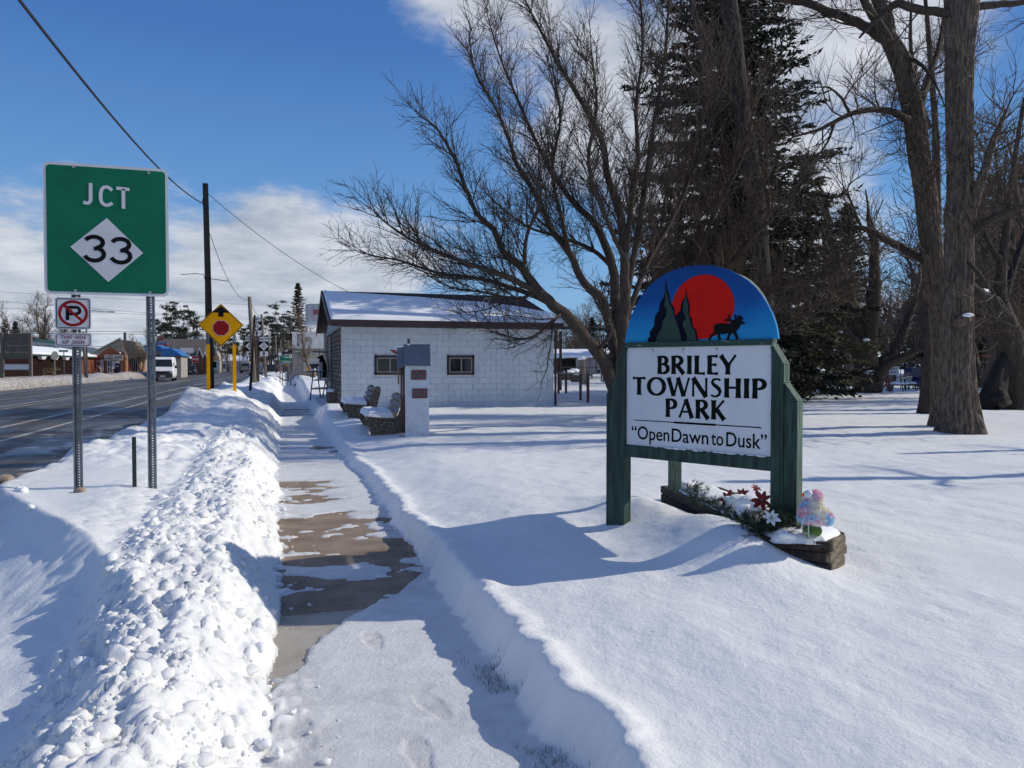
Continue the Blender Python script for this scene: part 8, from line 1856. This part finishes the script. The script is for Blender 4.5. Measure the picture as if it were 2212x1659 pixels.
ea, eb = PX_at_Y(178.5, y4) - X0, PX_at_Y(193, y4) - X0; em = (ea + eb) / 2; mb = MB(); mb.prism([(ea, ZY(358.5, DL4)), (em, ZY(355, DL4)), (eb, ZY(358.5, DL4)), (eb, ZY(357, DL4)), (em, ZY(353.3, DL4)), (ea, ZY(356, DL4))], XZ, -4, 0); mb.build('snowy_entrance_roof', M_SNOWCAP, T)
mb = MB(); mb.box((em, -.1, 1.5), (3.2, .3, 2.8)); mb.build('entrance', m_glass, T)
for i in range(3): mb = MB(); mb.box((em - 1.2 + i * 1.2, -.35, 1.4), (.14, .1, 2.6)); mb.build('door_frame', m_sw, T)
small_sign('white_billboard', 'white billboard with black line drawing before the brown roofed building', 187.2, 120, 347.4, 353.0, 12.2, ['', '', '~~~'], m_sw, m_sk, posts=(.02,), rim=m_galvL, cat='billboard')
D = 125; b = P(195.2, D, 0); T = thing('stop_sign', 'red octagonal STOP sign at the far side street', 'road sign', tuple(b)); zc_ = ZY(359.3, D); rr_ = .62; plate('octagon_rim', T, [(rr_ * math.cos(R(22.5 + 45 * k)), rr_ * math.sin(R(22.5 + 45 * k))) for k in range(8)], m_sw, 0, .01, (0, 0, zc_)); plate('octagon', T, [(rr_ * .93 * math.cos(R(22.5 + 45 * k)), rr_ * .93 * math.sin(R(22.5 + 45 * k))) for k in range(8)], m_sr, -.01, .008, (0, 0, zc_)); text_part('STOP', .45, m_sw, T, (0, -.012, zc_), extrude=.001, bold=.012, name='words', sx=.8); mb = MB(); mb.box((0, .05, zc_ / 2), (.08, .06, zc_)); mb.build('post', m_galvL, T)
small_sign('motel_sign', 'yellow and black motel sign partly behind the tall pole', 212.5, 150, 356.5, 361, 6, 'MOTEL', m_sy, m_sk, cat='sign', posts=(.4,))
y5 = 175; X0, X1 = PX_at_Y(211, y5), PX_at_Y(219.5, y5); T = thing('cream_house', 'cream house end with dark roof and blue door right of the tall pole', 'house', (X0, y5, 0)); w_ = X1 - X0; dd = dep(X0, y5); mb = MB(); mb.prism([(0, 0), (0, ZY(353.5, dd)), (w_ * .55, ZY(349, dd)), (w_, ZY(357, dd)), (w_, 0)], XZ, 0, 6); mb.build('wall', mat('cream_wall', (.45, .40, .33), rough=.8), T); mb = MB(); mb.box((w_ * .3, .5, ZY(352.3, dd)), (w_ * .75, 7, 1.6)); mb.build('roof', m_dkm, T); mb = MB(); mb.box((w_ * .68, -.05, 1.7), (1.2, .1, 2.4)); mb.build('door', mat('pale_blue', (.35, .45, .55), rough=.6), T)
# blank plank board at the left
D = 58; b = P(16.2, D, 0); T = thing('blank_plank_board', 'empty sign frame of grey green planks with a white lower board, at left edge', 'billboard', (b.x, b.y, 0), -YAW * .9); sc = D / FPX; m_pl = mat('plank_grey_green', (.15, .15, .115), (.075, .065, .052), scale=2.2, rough=.9, stretch=(1, 1, 7), bump=.5, bscale=10)
def bx(px): return (px - 16.2) * sc * 1.0
for (px, pyb) in ((2.6, 372), (30.6, 384)): 
    for k in (-.06, .06): mb = MB(); mb.bevbox((bx(px) + k, 0, (ZY(333, D) + 0) / 2), (.11, .14, ZY(333, D)), .01); mb.build('post', m_wood_grey, T)
pys = [333.4, 339.0, 345.3, 352.0, 358.6]
for a_, b_ in zip(pys[:-1], pys[1:]): mb = MB(); mb.bevbox((bx(16.4), .03, (ZY(a_, D) + ZY(b_, D)) / 2), (bx(30) - bx(3.5), .06, ZY(a_, D) - ZY(b_, D) - .035), .01); mb.build('plank', m_pl, T); mb = MB(); mb.box((bx(16.4), -.02, ZY(b_, D)), (bx(30) - bx(3.5), .05, .03)); mb.build('batten', m_wood_grey, T)
for a_ in (363.8, 370.0): mb = MB(); mb.box((bx(16.4), 0, ZY(a_, D)), (bx(30) - bx(3.5), .08, .05)); mb.build('batten', m_wood_grey, T)
mb = MB(); mb.box((bx(16.4), .02, (ZY(364.3, D) + ZY(369.6, D)) / 2), (bx(30) - bx(3.5), .05, ZY(364.3, D) - ZY(369.6, D))); mb.build('white_board', m_sw, T)
# cut-out elk figures against the brown wall
def elkfig(label, px, D, h, m, spots):
    b = P(px, D, 0); T = thing('elk_cutout', label, 'elk figure', (b.x, b.y, ZY(376.8, D)), -YAW); k = h
    body = [(-1.05, .0), (-1.0, .28), (-.86, .5), (-.95, .72), (-.80, .93), (-.3, .98), (.3, 1.0), (.55, 1.05), (.70, 1.02), (.95, .93), (1.12, .80), (.95, .74), (.72, .72), (.52, .62), (.30, .55), (.42, .25), (.46, .0), (.32, .0), (.20, .30), (.08, .50), (-.40, .48), (-.66, .40), (-.84, .22), (-.92, 0)]
    mb = MB(); mb.prism([(a * k, b_ * k) for a, b_ in body], XZ, -.02, .02); mb.build('body', m, T)
    for pts in ([(.45, 1.02), (.15, 1.1), (-.25, 1.25), (-.35, 1.4)], [(-.1, 1.18), (-.15, 1.5)], [(.2, 1.08), (.15, 1.4)], [(.55, 1.05), (.75, 1.12), (.95, 1.3)], [(.75, 1.12), (.72, 1.35)]):
        mb = MB(); mb.tube([(a * k, 0, b_ * k) for a, b_ in pts], .028, 5); mb.build('antler', m_wood_pole, T)
    rn = random.Random(6)
    if spots:
        for i in range(46):
            a, b_ = rn.uniform(-.9, .9), rn.uniform(.05, .98)
            ok = (.5 < b_ < .95 and -.88 < a < .62) or (a > .6 and .78 < b_ < .98) or (abs(a + .9) < .08 and b_ < .5)
            if ok: mb = MB(); mb.cyl((a * k, -.025, b_ * k), .055 * k, .012, 8, 'y'); mb.build('spot', m_sk, T)
elkfig('flat elk figure painted tan with black spots before the dark brown wall', 50.8, 90, 1.07, mat('elk_tan', (.42, .28, .12), rough=.7), True)
elkfig('flat blue grey elk figure low behind the plank board', 24, 92, 1.0, mat('elk_blue', (.05, .08, .13), (.03, .04, .06), scale=4, rough=.7), False)
D = 69; b = P(55.2, D, 0); T = thing('stop_sign_edge', 'grey back of a stop sign seen nearly edge on before the brown building', 'road sign', (b.x, b.y, 0), R(62)); plate('octagon', T, [(.42 * math.cos(R(22.5 + 45 * k)), .42 * math.sin(R(22.5 + 45 * k))) for k in range(8)], m_galvL, 0, .012, (0, 0, ZY(355.5, D))); mb = MB(); mb.box((0, .04, ZY(352, D) / 2), (.09, .05, ZY(352, D))); mb.build('post', m_galvL, T)
small_sign('street_name_sign', 'green street name blade reading West St on a thin post before the brown building', 63.8, 70, 349.9, 351.9, 7.8, 'West St', m_sg, m_sw, posts=(.02,), post_top=350.5, cat='street sign', sxx=1.0)
pole('utility_pole', 'grey utility pole with an equipment box in front of the log shop corner', 86.3, 74, 332, .19, m_wood_grey, (-.2, 0))
T, _ = pole('roadside_pole', 'thin pole standing before the blue roofed building', 174.0, 125, 341, .11, m_wood_grey)
for i, (px, D, t) in enumerate(((217.5, 170, 352), (222.5, 180, 352), (229.5, 175, 354), (227, 190, 345), (233, 175, 340), (240, 165, 352), (276, 110, 335), (281, 120, 340), (288.5, 90, 341), (282.8, 160, 345))):
    pole('distant_pole', 'thin distant pole along the street', px, D, t, .10, m_wood_grey, cat='pole'); bpy.data.objects[-1]
for o in bpy.data.objects:
    if o.name.startswith('distant_pole'): o['group'] = 'thin distant poles along the street'
# low distant shops closing the street
for i, (px, D, w_, h_, c, lb) in enumerate(((228, 260, 12, 3.2, (.35, .33, .30), 'pale low shop front far down the street left of the traffic signals'), (240, 300, 14, 4.5, (.22, .18, .15), 'brown low building at the far end of the street'), (286, 190, 5, 3, (.10, .09, .09), 'dark low building beyond the green guide sign'), (308, 110, 6, 3.4, (.20, .17, .15), 'weathered low building end beside the mural building'))):
    b = P(px, D, 0); T = thing('distant_shop', lb, 'building', tuple(b), -YAW); mb = MB(); mb.box((0, 3, h_ / 2), (w_, 6, h_)); mb.build('wall', mat('far_wall%d' % i, c, rough=.9), T); mb = MB(); mb.prism([(-.3, h_), (3, h_ + 1.6), (6.3, h_)], lambda a, b_, d: (d, a, b_), -w_ / 2 - .3, w_ / 2 + .3); mb.build('snowy_roof', M_SNOWCAP, T)
    mb = MB(); mb.box((-w_ * .2, -.05, h_ * .45), (w_ * .25, .1, h_ * .4)); mb.build('window', m_glass, T)

# ------------------------------------------------------------------ distant trees on the street side
def pine(name, h, seed):
    rn = random.Random(seed); T = bpy.data.objects.new(name, None); COL.objects.link(T); mb = MB(); S = Segs(); V, Q = [], []
    pts = [Vector((rn.gauss(0, .08) * i, rn.gauss(0, .08) * i, h * i / 8)) for i in range(9)]; mb.tube(pts, [h * .016 * (1 - i * .1) for i in range(9)], 7); mb.build('trunk', m_bark, T, smooth=True)
    for k in range(34):
        t = rn.uniform(.35, 1); p = pts[min(7, int(t * 8))].lerp(pts[min(8, int(t * 8) + 1)], t * 8 % 1); a = rn.uniform(0, 6.28); l = h * (.20 * (1.15 - t) + .05) * rn.uniform(.6, 1.2)
        d = Vector((math.cos(a), math.sin(a), rn.uniform(.0, .5))).normalized(); e = p + d * l; S.add(p, e, h * .004, h * .0015)
        for c_ in range(3):
            c0 = p.lerp(e, rn.uniform(.4, 1.05)) + rv(rn, h * .010)
            for j in range(15):
                c = c0 + Vector((rn.gauss(0, h * .022), rn.gauss(0, h * .022), rn.gauss(0, h * .008))); ln = (rv(rn) + Vector((0, 0, .8))).normalized() * h * .022; w = ln.cross(rv(rn)).normalized() * h * .005; b = len(V); V.extend([c - ln, c + w, c + ln, c - w]); Q.append((b, b + 1, b + 2, b + 3))
    S.build('branches', m_bark, T, 3, 'stuff'); np_mesh('needles', [tuple(v) for v in V], Q, m_fars, T, kind='stuff'); return T
pn1 = pine('scrub_pine', 12, 3); pn2 = pine('scrub_pine', 13, 8)
GP = 'ragged pines beyond the far shops'; first = {1: True, 2: True}
for (px, D, s, w, lb) in ((157, 150, .92, 1, 'ragged pine directly above the blue roof'), (170, 148, 1.05, 2, 'tall ragged pine, left of a close group behind the fuel sign'), (174, 155, 1.15, 1, 'ragged pine in the middle of the group behind the fuel sign'), (180, 152, 1.0, 2, 'ragged pine right of the fuel sign group'), (191, 150, 1.05, 1, 'solitary ragged pine over the white billboard'), (195, 158, .9, 2, 'ragged pine just right of the solitary one'), (163, 160, .8, 2, 'smaller ragged pine above the blue roof'), (185, 165, .8, 1, 'smaller ragged pine in the gap of the group'),
                         (222, 190, .95, 1, 'dark pine right of the tall utility pole'), (228, 200, 1.05, 2, 'dark pine between pole and yellow diamond'), (243, 220, 1.1, 1, 'pine behind the north route plate'), (234, 230, 1.0, 2, 'pine below the yellow diamond sign'), (250, 210, 1.15, 1, 'pine behind the route markers'), (262, 200, 1.1, 2, 'pine between the south plate and pole'), (272, 150, .95, 1, 'thin topped pine right of the route markers'), (279, 140, 1.0, 2, 'thin pine above the guide sign'), (283.5, 150, 1.0, 1, 'ragged pine left of the dark street spruce'), (288, 170, 1.0, 2, 'pine beside the dark street spruce foot')):
    r = pn1 if w == 1 else pn2; put(r, px, D, s, lb, first=first[w], grp=GP); first[w] = False
sp_ = small; put(sp_, 298.5, 93, .66, 'dense dark spruce rising behind the mural building', sz=.90, grp='street side evergreens'); o = bpy.data.objects[-1]
put(small2, 303, 95, .42, 'lower dark spruce merging with the dense one behind the mural', grp='street side evergreens')
put(small, 16, 150, .85, 'small evergreen between the plank board and bare trees', grp='street side evergreens'); put(small2, 6, 155, .85, 'dark evergreen above the plank board at the left edge', grp='street side evergreens'); put(small, -6, 150, .9, 'dark evergreen at the extreme left edge', grp='street side evergreens')
for (px, D, s, w, lb) in ((40, 150, 1.30, 1, 'pollarded bare tree above the green parapet'), (52, 155, 1.25, 2, 'bare tree left of the no parking sign'), (62, 150, 1.15, 1, 'bare tree partly behind the no parking sign'), (28, 150, .85, 2, 'bare tree above the plank board right end'), (142, 120, .6, 1, 'small bare tree left of the right sign post'), (214, 170, .8, 2, 'bare tree over the cream house'), (300, 105, .62, 1, 'bare tree left of the mural'), (313, 66, .52, 2, 'slim bare tree in front of the mural'), (296, 80, .3, 1, 'scrubby bare bush at the mural building corner')):
    put(bt1 if w == 1 else bt2, px, D, s, lb, grp='bare trees on the street side')
for i in range(26):
    px = 205 + i * 4.2 + random.uniform(-1.5, 1.5); put(bt1 if i % 2 else bt2, px, random.uniform(235, 330), random.uniform(.9, 1.2), 'bare tree in the far woods closing the street', grp='far woods at the end of the street')
